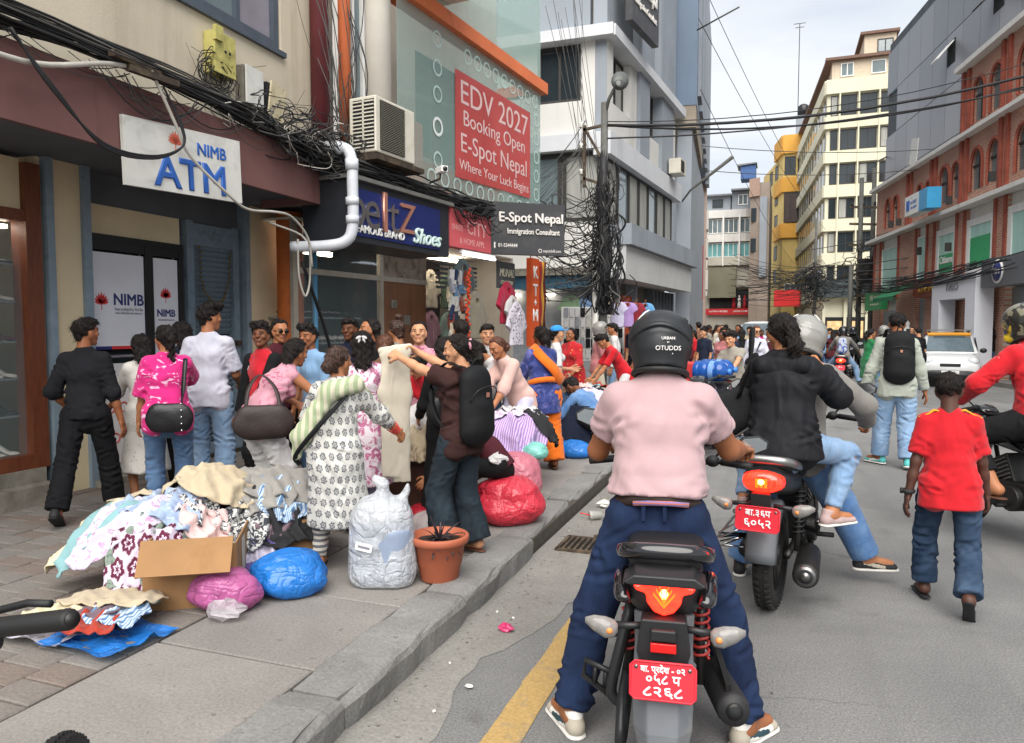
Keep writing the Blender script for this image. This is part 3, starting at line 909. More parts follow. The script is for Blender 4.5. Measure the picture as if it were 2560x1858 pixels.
MB().bx(-.7,1.05,SY+1.4,SY+1.5,.1,3).build('shop_back_wall',mat('shop_brick_dark','#4a3a34',rough=.9,var=.3,scale=8),B)
MB().bx(-.64,1.02,SY+.1,SY+.6,.9,.93).build('shelf',M_SHELF,B)
MB().bx(-.64,.7,SY+.1,SY+.5,1.42,1.44).build('shelf',M_SHELF,B)
MB().bx(-.64,.7,SY+.1,SY+.5,1.75,1.77).build('shelf',M_SHELF,B)
for zi,(z,m_,nm,nn)in enumerate(((1.445,M_SHOEW,'middle',10),(1.775,M_SHOEB,'upper',9),(.935,M_SHOEB,'lower',9))):
 for k in range(nn):
  lx=-.55+k*.13
  p=Matrix.Rotation(BZ,4,'Z')@Vector((lx,SY+.25,z))
  o=link('display_shoe',sh_me[m_.name],None,(p.x+BO[0],p.y+BO[1],p.z),(0,-.35,BZ-R(80)))
  tag(o,'%s heeled shoe, %s from the left on the %s shelf behind the shoe shop glass'%(lab_shoe[m_.name],'first second third fourth fifth sixth seventh eighth ninth tenth'.split()[k],nm),'shoe','shoes behind the shoe shop glass')
MB().bx(-.3,.6,SY+.5,SY+.56,2.62,2.68).build('ceiling_light',M_LAMP,B)
MB().bx(2.6,4.6,SY+.7,SY+.76,2.85,2.9).build('ceiling_light',M_LAMP,B)
MB().bx(-.7,5.3,.6,2.3,2.95,2.975).build('shop_ceiling',M_WHITECOL,B)
MB().bx(5.2,5.3,.6,2.3,.1,2.94).build('shop_side_wall',M_WHITECOL,B)
MB().bx(2.25,5.2,SY+1.6,SY+1.7,.1,3.1).bx(2.25,2.3,SY+.3,SY+1.6,.1,3.1).build('open_shop_wall',mat('shop_int_dark','#4a474a',rough=.95,var=.25),B)
MB().bx(1.2,2.7,.15,1.8,2.98,3.4).build('lintel_beam',M_DKGREY,B)
for k in range(6):
 MB().bx(3.0,4.4,SY+.3,SY+.32,2.3+k*.08,2.34+k*.08).build('louvre_slat',M_DKGREY,B)
mn=thing('hanging_sign','dark grey hanging sign with pale slanted script letters','sign',BO,BZ)
MB().bx(3.4,4.05,-.05,-.02,2.3,2.75).build('board',mat('sign_slate','#4d5052',rough=.6,var=.15),mn)
M_LGOLD=mat('letter_cream','#d6d0b8',rough=.5,var=.05)
text('MUNAL',.19,M_LGOLD,mn,(3.73,-.055,2.56),(R(90),0,0),ext=.002,shear=.25,bold=.002,xs=.85)
text('COLLECTION',.1,M_LGOLD,mn,(3.73,-.055,2.4),(R(90),0,0),ext=.002,shear=.25,xs=.75)
kt=thing('vertical_sign','orange vertical shop sign with stacked white letters','sign',BO,BZ)
MB().bx(4.42,4.76,-.2,-.1,1.3,2.88).build('board',mat('sign_orange','#cf5527',rough=.5,var=.12),kt)
for ch,z in(('K',2.62),('T',2.3),('M',1.85)):
 text(ch,.3,M_WHITE,kt,(4.59,-.203,z),(R(90),0,0),ext=.002,bold=.008)
text('+',.2,M_WHITE,kt,(4.59,-.203,2.08),(R(90),0,0),ext=.002,bold=.006)
# -- buildings further along the street
def fbox(b,P0,P1,s0,s1,d0,d1,z0,z1):
 P0,P1=Vector((*P0,0)),Vector((*P1,0))
 u=(P1-P0).normalized()
 n=Vector((u.y,-u.x,0))
 if n.dot(-P0)<0:n=-n
 vs=[]
 for z in(z0,z1):
  for s_,d in((s0,d0),(s1,d0),(s1,d1),(s0,d1)):
   p=P0+u*s_+n*d
   vs.append((p.x,p.y,z))
 return b.add(vs,[(0,3,2,1),(4,5,6,7),(0,1,5,4),(1,2,6,5),(2,3,7,6),(3,0,4,7)])
def fpart(name,m,parent,P0,P1,*boxes):
 for bx_ in boxes:o=fbox(MB(),P0,P1,*bx_).build(name,m,parent)
 return o
def fwindow(parent,P0,P1,s0,s1,z0,z1,mg,mf,n=2,d=.0,fw=.07):
 b=MB()
 fbox(b,P0,P1,s0,s1,d,d+.05,z0,z0+fw)
 fbox(b,P0,P1,s0,s1,d,d+.05,z1-fw,z1)
 fbox(b,P0,P1,s0,s0+fw,d,d+.05,z0+fw,z1-fw)
 fbox(b,P0,P1,s1-fw,s1,d,d+.05,z0+fw,z1-fw)
 for k in range(1,n):
  x=s0+(s1-s0)*k/n
  fbox(b,P0,P1,x-fw/2,x+fw/2,d,d+.05,z0+fw,z1-fw)
 f=b.build('window',mf,parent)
 for k in range(n):
  a,c=s0+(s1-s0)*k/n,s0+(s1-s0)*(k+1)/n
  fpart('pane',mg[k%len(mg)]if isinstance(mg,list)else mg,f,P0,P1,(a+.01,c-.01,d-.02,d+.01,z0+.01,z1-.01))
 return f
M_CGREY=mat('facade_grey','#8d949c',rough=.8,var=.12,scale=.8,dirt='#6c7278',dscale=.8,dcut=(.55,.85),streak=(1.2,1.2,.1))
M_CWHITE=mat('facade_white','#cfcdc8',rough=.85,var=.1,scale=.7,dirt='#98958f',dscale=.7,dcut=(.55,.85),streak=(1.2,1.2,.1))
M_CSLAB=mat('slab_white','#c9cbce',rough=.8,var=.08,scale=1,dirt='#8f9498',dscale=.9,dcut=(.58,.85),streak=(1.2,1.2,.1))
M_BLUEC=mat('cladding_blue','#55687f',rough=.4,var=.12,scale=.6)
M_BLUEC2=mat('cladding_blue_grey','#8d949c',rough=.55,var=.12,scale=.6)
M_CURT=mat('blinds_pale','#9a9a94',rough=.5,var=.3,scale=1.5,stretch=(3,3,.5))
M_FRD=mat('frame_dark','#33312f',rough=.6,var=.2)
# -- C: grey and white commercial building with corner, slab and awning
C0,C1,CS=(-4.43,20.0),(-3.62,28.0),(-9.5,20.0)
C_=thing('corner_building','grey and white commercial building with strip windows behind the tangled light pole','building')
def loc_fix(o):
 return o
core=MB()
core.prism([(-4.75,20.3),(-3.95,28.0),(-9.5,28),(-9.5,20.3)],'Z',0,16)
core.build('core',M_CWHITE,C_)
fpart('side_wall',M_CWHITE,C_,CS,C0,(0,3.1,-.3,0,6.95,9.4),(3.1,4.75,-.3,0,6.95,7.85),(4.35,4.75,-.3,0,7.85,9.4),(0,5.07,-.3,.02,2.95,3.4))
fpart('side_upper_wall',M_CGREY,C_,CS,C0,(0,4.6,-.3,0,9.72,16))
fwindow(C_,CS,C0,3.12,4.33,7.87,9.38,M_GLASSD,M_FRD,2,-.12)
fpart('corner_pier',M_BLUEC2,C_,CS,C0,(4.76,5.07,-.3,.02,6.95,9.36),(4.7,5.07,-.3,.0,9.72,16))
fpart('floor_slab',M_CSLAB,C_,CS,C0,(0,5.3,-.3,.35,9.4,9.7),(0,5.2,-.3,.2,6.5,6.93))
fpart('floor_slab',M_CSLAB,C_,C0,C1,(-.2,8.4,-.3,.3,9.405,9.695),(-.2,8.4,-.3,.18,6.32,6.925))
for k in range(4):
 fwindow(C_,CS,C0,.3+k*1.18,1.42+k*1.18,4.6,6.45,M_CURT if k%2 else M_GLASSM,M_FRD,1,-.1,.09)
fpart('sill_wall',M_CWHITE,C_,CS,C0,(0,5.0,-.3,.0,3.4,4.58))
fpart('street_wall',M_CWHITE,C_,C0,C1,(0,8,-.3,0,6.95,7.85),(0,.55,-.3,0.0,7.85,9.4),(2.2,2.9,-.3,.0,7.85,9.4),(7.2,8,-.3,0,7.85,9.4))
fpart('pier',M_BLUEC2,C_,C0,C1,(2.9,4.0,-.3,.12,7.0,9.4),(5.6,7.2,-.3,.12,7.0,9.4))
fwindow(C_,C0,C1,.6,2.15,7.6,9.35,[M_GLASSD,M_CURT],M_FRD,2,-.25)
fwindow(C_,C0,C1,4.05,5.55,7.6,9.35,[M_CURT,M_GLASSD],M_FRD,2,-.25)
for k in range(7):
 fwindow(C_,C0,C1,.1+k*1.1,1.15+k*1.1,4.45,6.3,[M_CURT,M_GLASSM,M_CURT][k%3],M_FRD,1,-.08,.06)
fpart('upper_wall',M_CGREY,C_,C0,C1,(.0,8,-.3,0,9.72,10.9),(0,.4,-.3,0,10.9,16),(2.5,3.3,-.3,0,10.9,16),(5.2,8,-.3,0,10.9,16))
fpart('pier',M_BLUEC2,C_,C0,C1,(2.45,2.75,-.3,.2,9.72,16),(5.0,5.25,-.3,.2,9.72,16))
fwindow(C_,C0,C1,.45,2.4,10.9,13,M_GLASSD,M_FRD,2,-.2)
fwindow(C_,C0,C1,3.3,5.0,10.9,13,M_GLASSD,M_FRD,2,-.2)
fpart('awning',M_CGREY,C_,C0,C1,(-.4,8.3,.0,.85,3.85,4.4))
fpart('awning_signboard',mat('signboard_white','#bfc0bf',rough=.6,var=.1,scale=1,dirt='#8b8d8c',dscale=1.2,dcut=(.58,.85),streak=(1.2,1.2,.1)),C_,C0,C1,(-.35,7.9,.0,.68,2.95,3.84))
fpart('side_canopy',M_CONC,C_,CS,C0,(1.5,5.0,-.1,.9,3.05,3.25))
fpart('side_canopy_edge',mat('canopy_blue','#33566b',rough=.6,var=.2),C_,CS,C0,(1.5,4.9,.0,.8,2.7,3.04))
s2=thing('upper_signboard','dark signboard with white letters high on the corner building','sign',(-4.2,20.35,0),math.atan2(7.6,1.2))
MB().bx(0,2.3,-.4,-.2,9.95,12.0).build('board',mat('sign_charcoal','#3a3a3d'),s2)
text('E-Spot Nepal',.55,M_LW,s2,(1.0,-.42,11.1),(R(90),0,0),ext=.02,bold=.012,xs=.7)
text('Immigration Consultant',.26,M_LW,s2,(1.1,-.42,10.55),(R(90),0,0),ext=.01,bold=.004,xs=.75)
fpart('shop_back',M_INTW,C_,CS,C0,(0,5,-.28,-.2,.1,2.95))
fpart('shop_back',mat('shop_int_warm','#6b655c',rough=.9,var=.3,scale=2),C_,C0,C1,(0,8,-.28,-.2,.1,2.95))
fpart('shop_pier',M_CGREY,C_,C0,C1,(-.05,.35,-.2,.12,.1,2.95),(2.6,2.75,-.2,.12,.1,2.95))
fpart('orange_panel',mat('panel_orange_red','#b4512f',rough=.6,var=.15),C_,C0,C1,(1.6,2.55,-.19,.0,.9,2.6))
fpart('shop_shelf',M_WHITE,C_,C0,C1,*[(2.9,4.6,-.19,.05,z,z+.04)for z in(.9,1.3,1.7,2.1)])
fpart('rolled_shutter',M_DKGREY,C_,C0,C1,*[(4.75+k*.45,4.95+k*.45,-.19,.1,.1,2.9)for k in range(7)])
fpart('shop_light',M_LAMP,C_,CS,C0,(2.2,2.6,-.1,.0,2.55,2.6),(3.2,3.6,-.1,0,2.55,2.6))
ac=thing('air_conditioner','small white air conditioner on the corner building far end','air conditioner')
fpart('case',M_ACW,ac,C0,C1,(6.3,7.1,.19,.6,7.0,7.5))
fpart('grille',M_INT,ac,C0,C1,(6.35,6.8,.6,.62,7.06,7.44))
# -- D: blue clad tower projecting past C
D_=thing('blue_tower','tall blue clad tower with overhanging upper storeys','building')
b=MB()
b.prism([(-4.75,28.3),(-2.93,28.5),(-3.9,44),(-6,44)],'Z',9.9,22)
b.build('upper_volume',M_BLUEC,D_)
MB().prism([(-4.6,28.35),(-2.95,28.52),(-3.4,36),(-6,36)],'Z',9.1,9.9).build('soffit',mat('soffit_tan','#9a8f80',rough=.9,var=.25,scale=1.5),D_)
MB().prism([(-3.62,28.6),(-3.1,28.7),(-4.0,44),(-6,44)],'Z',0,9.1).build('lower_volume',M_BLUEC2,D_)
for k in range(9):
 MB().prism([(-3.05-k*.105,29.5+k*1.7),(-2.87-k*.105,29.5+k*1.7),(-2.93-k*.105,30.7+k*1.7),(-3.1-k*.105,30.7+k*1.7)],'Z',10.5-k*.1,18).build('fin',M_BLUEC2 if k%2 else M_CGREY,D_)
E_=thing('narrow_building','pale narrow building front beyond the blue tower','building')
MB().prism([(-4.2,44.2),(-3.92,44.3),(-6.3,72),(-9,72)],'Z',0,12).build('wall',mat('plaster_pinkish','#b9a295',rough=.9,var=.2),E_)
for k in range(5):
 MB().prism([(-4.15-k*.27,46.4+k*3),(-3.95-k*.27,46.4+k*3),(-4.08-k*.27,48+k*3),(-4.3-k*.27,48+k*3)],'Z',4+(k%3)*2.2,5.2+(k%3)*2.2).build('balcony',M_CWHITE,E_)
rb=MB().bx(-4.5,-3.85,42.0,42.1,3.2,6.2).build('vertical_banner',mat('banner_deep_red','#b3343a',rough=.6,var=.15))
tag(rb,'tall red vertical banner hanging at the end of the left facades','banner')
# -- F: building closing the street with curved balcony bands
F0,F1=(-7.0,75),(-1.9,75)
F_=thing('banded_building','grey cream building with curved balcony bands closing the street','building')
M_FC=mat('plaster_grey_cream','#b7b3a6',rough=.9,var=.12,scale=.5,dirt='#85827a',dscale=.5,dcut=(.55,.85),streak=(1.2,1.2,.1))
MB().prism([(-6.4,75),(-2.6,75),(-2.0,75.6),(-2.0,86),(-7,86),(-7,75.6)],'Z',0,12.6).build('wall',M_FC,F_)
for z in(12.3,10.0,7.75,5.6):
 b=MB()
 b.prism([(-6.3,74.55),(-2.9,74.55),(-2.4,74.75),(-2.1,75.3),(-2.1,76),(-7.1,76),(-7.1,75.2),(-6.9,74.75)],'Z',z,z+.75)
 b.build('balcony_band',M_CWHITE if z>8 else M_FC,F_)
for z0,z1,mg in((10.85,12.2,M_GLASSM),(8.55,9.9,mat('glass_teal','#6fa5a8',rough=.15,var=.3,scale=1))):
 for k in range(3):
  fwindow(F_,F0,F1,.55+k*1.5,1.9+k*1.5,z0,z1,mg,M_WHITE,3,.12,.06)
fpart('pilaster',M_WHITE,F_,F0,F1,*[(x,x+.14,.3,.6,7.7,12.4)for x in(.35,1.95,3.45)])
fpart('rolled_awning',mat('tarpaulin_olive','#7d7b68',rough=.9,var=.15,scale=.8),F_,F0,F1,(.6,3.3,.3,.9,4.6,7.5))
fpart('attic_wall',M_CGREY,F_,F0,F1,(.2,2.6,-3,-.4,12.9,14.5),(2.7,4.9,-3,-.6,12.9,14.9))
fwindow(F_,F0,F1,.9,1.9,13.4,14.2,M_GLASSD,M_FRD,1,-.38)
fwindow(F_,F0,F1,3.3,4.2,13.6,14.6,M_GLASSM,M_WHITE,2,-.58)
fpart('roof',mat('tin_roof','#75787c',rough=.6,var=.2),F_,F0,F1,(-.5,2.7,-3,.1,14.5,14.65),(2.65,5.2,-3,.0,14.95,15.1))
fpart('shop_upper',M_INT,F_,F0,F1,(.8,4.5,.0,.1,3.6,5.4))
fpart('shop_signboard',mat('sign_red','#c0262b',rough=.5,var=.1),F_,F0,F1,(.5,4.9,.1,.5,2.95,3.55))
strokes(F_,-6.2,-4.4,3.3,.22,74.495,M_WHITE,1,20)
strokes(F_,-3.9,-2.6,3.3,.2,74.495,M_WHITE,2,14)
M_MQ=mat('dress_red','#b32330',rough=.8,var=.2)
for k in range(4):
 q=MB().m(0,True).lathe([(.01,0),(.19,.02),(.14,.5),(.09,.62),(.15,.78),(.13,.92),(.05,1.0),(.08,1.1),(.07,1.2),(.001,1.24)],12)
 o=q.build('mannequin',M_MQ if k!=1 else M_WHITE,None,(-3.9+k*.5,74.75,3.6))
 tag(o,('leftmost red','white','second red','rightmost red')[k]+' dressed mannequin on the ledge above the red shop sign','mannequin','mannequins above the red shop sign')
G_=thing('brown_building','narrow brown and grey building between the banded and yellow ones','building')
MB().prism([(-2.4,70.5),(-1.6,70),(-.75,70),(-.6,82),(-2.4,82)],'Z',0,14.6).build('wall',mat('brick_faded','#93877c',rough=.9,var=.2,scale=1),G_)
MB().prism([(-1.55,69.7),(-.95,69.7),(-.95,70),(-1.55,70)],'Z',6.2,13.3).build('stair_tower',M_CGREY,G_)
MB().prism([(-2.5,70.3),(-1.6,69.7),(-1.6,70.2),(-2.5,70.8)],'Z',13.4,15.0).build('parapet',mat('parapet_salmon','#a58b7c',rough=.9,var=.15),G_)
MB().bx(-3.3,-2.0,71,73,15.2,16.4).build('roof_hut',mat('tin_blue','#3d5f94',rough=.6,var=.2),G_)
MB().prism([(-3.6,16.35),(-1.9,16.5),(-1.9,16.6),(-3.6,16.5)],'Y',70.8,73.2).build('hut_roof',mat('tin_roof','#75787c'),G_)
for z in(8.5,11.2):
 MB().bx(-2.3,-1.75,70.15,70.3,z,z+1.2).build('window',M_GLASSD,G_)
H0,H1,HW=(.42,84),(2.6,84),(-1.75,96)
H_=thing('yellow_building','tall yellow building with orange balcony bands behind the cream block','building')
M_YELL=mat('plaster_yellow','#cdb473',rough=.9,var=.14,scale=.4,dirt='#9c8758',dscale=.6,dcut=(.55,.85),streak=(1.2,1.2,.1))
M_YEO=mat('band_orange_yellow','#cf9a45',rough=.85,var=.12,scale=.4,dirt='#a5752f',dscale=.6,dcut=(.55,.85),streak=(1.2,1.2,.1))
MB().prism([H0,H1,(2.6,98),(-1.75,98),HW],'Z',0,20.0).build('wall',M_YELL,H_)
for z in(20.0,16.0,11.2):
 zz=1.9 if z==20 else 1.5
 fpart('balcony_band',M_YEO,H_,H0,H1,(-.1,2.3,-.1,.3,z,z+zz))
 fpart('balcony_band',M_YEO,H_,HW,H0,(8,12.25,-.1,.25,z,z+zz))
fwindow(H_,H0,H1,.1,1.2,17.8,19.7,M_GLASSD,M_FRD,2,.0)
fwindow(H_,H0,H1,1.4,2.1,17.8,19.7,M_GLASSD,M_FRD,1,.0)
fwindow(H_,H0,H1,.1,2.1,12.8,15.9,mat('glass_brown','#4a3b34',rough=.1,var=.25),M_FRD,3,.3)
fwindow(H_,H0,H1,.3,2.1,4.2,6.4,M_GLASSD,M_WHITE,3,.05)
for z in(6.6,9.2,12.6,15.2,18):
 for k in range(2):
  fwindow(H_,HW,H0,4.5+k*3.4,6.0+k*3.4,z,z+1.5,M_GLASSD,M_FRD,2,.02)
MB().m(0,True).lathe([(.001,0),(.55,0),(.55,1.1),(.3,1.3),(.001,1.3)],14,(2.3,86,24.2)).build('water_tank',M_SHOEB,H_)
MB().bx(1.6,2.9,85.2,86.8,21.9,24.2).build('tank_stand',M_CGREY,H_)
an=MB().m(0,True).cyl((0,0,0),(0,0,10),.04,n=6).m(0).box((0,0,10),(1.2,.05,.05)).box((0,0,9.6),(.9,.05,.05))
tag(an.build('antenna',M_FRD,None,(1.75,86,24)),'thin roof antenna mast above the yellow building','antenna')
# -- I: cream office block
I0,I1,IW=(3.35,62),(8.2,62),(1.95,84)
I_=thing('cream_building','tall cream office block with rows of dark windows','building')
M_CRM=mat('plaster_ivory','#cfcbb4',rough=.9,var=.08,scale=.3,dirt='#a8a48f',dscale=.35,dcut=(.6,.9),streak=(1.2,1.2,.1))
MB().prism([I0,I1,(8.2,86),IW],'Z',0,20.25).build('wall',M_CRM,I_)
for r_ in range(6):
 z1=19.24-r_*2.57
 z0=z1-1.5
 for k,(a,c,n)in enumerate(((.25,.75,1),(.95,2.05,2),(2.3,3.45,2),(3.7,4.7,2))):
  fwindow(I_,I0,I1,a,c,z0,z1,[M_GLASSD,M_GLASSD]if(r_+k)%4 else[M_CURT,M_GLASSD],M_FRD,n,-.0,.05)
 fpart('spandrel',M_CRM,I_,I0,I1,(-.12,4.8,.0,.28,z0-.98,z0-.08))
 fpart('spandrel',M_CRM,I_,IW,I0,(0,22.2,.0,.22,z0-.98,z0-.08))
 for k in range(11):
  fpart('window',M_GLASSD if(k+r_)%3 else M_GLASSM,I_,IW,I0,(.8+k*1.95,1.75+k*1.95,-.02,.03,z0,z1))
fpart('pilaster',M_CRM,I_,I0,I1,*[(x,x+.1,.0,.34,4.6,19.4)for x in(.82,2.13,3.53)])
fpart('parapet',M_CRM,I_,I0,I1,(-.1,4.8,.0,.3,19.35,20.4))
fpart('parapet',M_CRM,I_,IW,I0,(0,22.1,.0,.22,19.35,20.4))
M_PCH=mat('plaster_peach','#c9b9a3',rough=.9,var=.1)
fpart('attic_wall',M_PCH,I_,I0,I1,(.3,4.8,-6,-.3,20.3,21.9),(2.6,4.8,-6,-1.5,22.1,24.0))
fpart('attic_wall',M_PCH,I_,IW,I0,(2,21.8,-3,-.5,20.3,21.9))
fpart('roof',mat('roof_brown','#6f564a',rough=.8,var=.2),I_,I0,I1,(-.2,4.9,-6,.15,21.9,22.1),(2.3,5,-6,-1.2,24.0,24.2))
fpart('roof',mat('roof_brown','#6f564a'),I_,IW,I0,(0,22.1,-3,.15,21.85,22.05))
fwindow(I_,I0,I1,.9,1.8,20.7,21.7,M_GLASSM,M_WHITE,2,-.28)
fwindow(I_,I0,I1,3.0,4.0,20.7,21.7,M_GLASSM,M_WHITE,1,-.28)
fwindow(I_,I0,I1,3.5,4.6,22.6,23.6,M_GLASSM,M_FRD,2,-1.48)
for k in range(5):
 fpart('window',M_GLASSD,I_,IW,I0,(4+k*3.4,5.2+k*3.4,-.5,-.46,20.7,21.6))
fpart('shop_canopy',mat('canopy_dark_net','#3e4547',rough=.9,var=.3),I_,I0,I1,(-.5,4.6,.0,.9,4.0,5.3))
fpart('shop_recess',M_INT,I_,I0,I1,(.2,4.6,-.0,.06,.1,2.5))
fpart('shop_pillar',M_CRM,I_,I0,I1,*[(x,x+.2,.05,.25,.1,3.9)for x in(.0,1.5,3.0,4.5)])
fpart('shop_glow',mat('shop_glow','#d8b784',emit=.15,var=.5,scale=3),I_,I0,I1,(.35,1.4,.06,.08,.9,2.2),(1.8,2.9,.06,.08,.9,2.2))
sg=MB()
fbox(sg,(-.1,68),(1.9,67.5),0,2.1,0,.5,3.5,4.9)
tag(sg.build('red_signboard',mat('sign_red2','#c62a2a',rough=.5,var=.12)),'bright red shop signboard in front of the yellow building','sign')
# -- J: grey panelled building, and K: brick arcade building in front of it
KO,KZR=(4.34,37.0,0),math.atan2(-.988,.153)
M_PAN=[mat('panel_grey_%d'%k,c,rough=.35,var=.06,scale=.4,spec=.6)for k,c in enumerate(('#818186','#89898d','#797a7f'))]
J_=thing('grey_panelled_building','tall dark grey panelled building rising behind the brick arcade','building',KO,KZR)
MB().bx(-2.55,22,.9,8,0,15.0).build('core',M_DKGREY,J_)
pm_=[MB().box((0,0,0),(1.43,.06,1.93)).mesh('panel',m_)for m_ in M_PAN]
for ix in range(14):
 for iz in range(5):
  if ix==0 and iz==3:continue
  link('panel',random.choice(pm_),J_,(-1.82+ix*1.46,.86,6.3+iz*1.96-.55),(0,random.uniform(-.002,.002),0))
M_CY=mat('glass_cyan','#a8d4d0',rough=.1,var=.15)
for k in range(2):
 MB().bx(-2.0+k*.7,-1.38+k*.7,.85,.9,12.6,13.6).build('window',M_CY,J_)
for x,z,an_ in((5.2,11.9,40),(9.05,12.3,45)):
 f=MB().box((0,-.3,-.4),(.75,.04,.85),(R(-an_),0,0)).build('window_flap',M_WHITE if x<6 else M_FRD,J_,(x,.8,z+.4))
 MB().bx(x-.38,x+.38,.82,.84,z-.45,z+.42).build('opening',M_INT,J_)
lb=MB().box((0,0,0),(.8,.03,1.0)).build('roof_banner',M_DIRTW,None,(5.0,33.2,8.6),(0,R(12),KZR))
tag(lb,'white banner leaning on the parapet of the brick arcade','banner')
MB().bx(-2.3,-.8,3,6,15.0,17.5).build('roof_room',M_ORANGE2,J_)
K_=thing('brick_arcade','red brick shop building with arched upper windows and white cornices','building',KO,KZR)
def brick_pat(t,col):
 v=t.vec('Object')
 br=t.new('TexBrick',i_Scale=1.0,i_Mortar_Size=.012)
 br.inputs['Brick Width'].default_value=.23
 br.inputs['Row Height'].default_value=.075
 br.inputs['Color1'].default_value=(.40,.155,.10,1)
 br.inputs['Color2'].default_value=(.49,.225,.15,1)
 br.inputs['Mortar'].default_value=(.46,.36,.29,1)
 mp=t.new('Mapping')
 mp.inputs['Rotation'].default_value=(R(90),0,0)
 t.link(v,mp.inputs['Vector'])
 t.link(mp.outputs['Vector'],br.inputs['Vector'])
 return br.outputs['Color']
M_BRICK=mat('brick_red',(.35,.13,.08),rough=.9,var=.2,scale=.9,pat=brick_pat)
M_BRICKD=mat('brick_dark','#98503f',rough=.9,var=.3,scale=3)
M_CORN=mat('cornice_white','#d4d1cb',rough=.7,var=.08,dirt='#a3a098',dscale=1.5,dcut=(.58,.85))
M_TEALB=mat('blind_mint','#a9d2c6',rough=.4,var=.14,scale=1.2,stretch=(3,3,.4))
bays=[(.4,2.63),(4.93,5.89),(6.83,8.61),(9.46,11.44),(12.3,14.4)]
edges=[(-.7,.4),(2.63,4.93),(5.89,6.83),(8.61,9.46),(11.44,12.3),(14.4,15.6)]
for a,c in edges:
 MB().bx(a,c,-.05,.6,0,5.45).build('pier',M_BRICK,K_)
 for q in((a+.02),(c-.2)):
  MB().bx(q,q+.18,-.09,-.051,2.9,5.45).build('pier_edging',M_BRICKD,K_)
MB().bx(-.7,15.6,.05,.8,5.1,5.46).bx(-.7,15.6,.3,.85,0,3.0).build('beam',M_CORN,K_)
MB().bx(-.9,15.8,-.42,.3,5.47,5.6).build('cornice',M_CORN,K_)
for k,(a,c)in enumerate(bays):
 z0=3.15 if k in(0,1)else 3.35
 fb=MB()
 rect_frame(fb,a,c,z0,5.1,-.04,.1,.22 if k>1 else.06)
 wnd=fb.build('window',M_WHITE,K_)
 MB().bx(a+.05,c-.05,.0,.05,z0+.05,5.05).build('pane',M_TEALB,wnd)
M_GRN=mat('sticker_green','#2d9d63',rough=.5,var=.08)
MB().bx(7.1,8.4,-.02,-.005,3.45,4.2).build('green_sticker',M_GRN,K_)
text('Citizens',.36,M_WHITE,K_,(7.75,-.024,4.0),(R(90),0,0),ext=.002,bold=.008)
MB().bx(9.72,11.2,-.02,-.005,3.62,4.5).build('green_sticker',M_GRN,K_)
arches=[(.62,1.5),(1.72,2.5),(4.63,5.3),(5.55,6.15),(6.87,7.85),(7.98,8.88-.05),(9.53,10.44),(10.78,11.68),(12.55,13.4),(13.7,14.5)]
def arch_wall(x0,x1,z0,z1,ops,zb,zs):
 b=MB()
 b.bx(x0,x1,.0,.5,z0,zb)
 px=x0
 for a,c in ops:
  b.bx(px,a,.0,.5,zb,z1)
  r_=(c-a)/2
  n=10
  cx_=(a+c)/2
  hh=min(r_*1.15,z1-zs-.12)
  for i in range(n):
   t0,t1=PI-PI*i/n,PI-PI*(i+1)/n
   xa,xb_=cx_+r_*math.cos(t0),cx_+r_*math.cos(t1)
   za,zb2=zs+hh*math.sin(t0),zs+hh*math.sin(t1)
   b.add([(xa,0,za),(xb_,0,zb2),(xb_,0,z1),(xa,0,z1),(xa,.5,za),(xb_,.5,zb2),(xb_,.5,z1),(xa,.5,z1)],[(0,1,2,3),(4,7,6,5),(0,4,5,1)])
  px=c
 b.bx(px,x1,.0,.5,zb,z1)
 return b
arch_wall(-.7,8.9,5.6,7.78,arches[:6],6.0,6.75).build('arched_wall',M_BRICK,K_)
arch_wall(8.9,15.6,5.6,7.78,arches[6:],6.0,6.8).build('arched_wall',M_BRICK,K_)
arch_wall(8.9,15.6,7.9,10.0,arches[6:],8.15,9.0).build('arched_wall',M_BRICK,K_)
MB().bx(-.85,8.9,-.3,.8,7.79,7.92).bx(8.9,15.8,-.3,.3,7.78,7.9).bx(8.7,15.8,-.3,.8,10.0,10.16).build('cornice',M_CORN,K_)
def arched_window(a,c,zb,zs,ztop):
 b=MB()
 r_=(c-a)/2
 cx_=(a+c)/2
 hh=min(r_*1.15,ztop-zs-.12)
 pts=[(a,zb),(c,zb)]+[(cx_+r_*math.cos(PI*i/10),zs+hh*math.sin(PI*i/10))for i in range(11)]
 b.prism(pts,'Y',.1,.13)
 p=b.build('arched_window',M_GLASSM,K_)
 f=MB()
 f.bx(cx_-.025,cx_+.025,.06,.1,zb,zs+hh*.9).bx(a,c,.06,.1,zs-.03,zs+.03)
 f.build('glazing_bar',M_FRD,p)
 rim=[(cx_+r_*math.cos(PI*i/12),-.02,zs+hh*math.sin(PI*i/12))for i in range(13)]
 MB().tube([(c,-.02,zb)]+rim+[(a,-.02,zb)],.055,5,flat=1).build('brick_surround',M_BRICKD,p)
for k,(a,c)in enumerate(arches):
 arched_window(a,c,6.0,6.75 if k<6 else 6.8,7.78)
 if k>=6:arched_window(a,c,8.15,9.0,10.0)
for a,c in edges[1:]:
 for q in(-.3,.12):
  MB().bx((a+c)/2+q,(a+c)/2+q+.18,-.08,-.0,5.62,7.77 if a<8.6 else 9.98).build('brick_pilaster',M_BRICKD,K_)
fl=MB().bx(-.06,.06,-.42,-.25,0,.28).mesh('wall_lamp',M_FRD)
for x,z in((2.6,5.8),(3.6,5.75),(8.75,5.75),(11.9,5.9),(6.0,4.35),(8.8,4.2)):
 o=link('wall_lamp',fl,K_,(x,0,z))
s_=thing('bank_lightbox','white and sky blue lightbox sign on the brick arcade cornice','sign',KO,KZR)
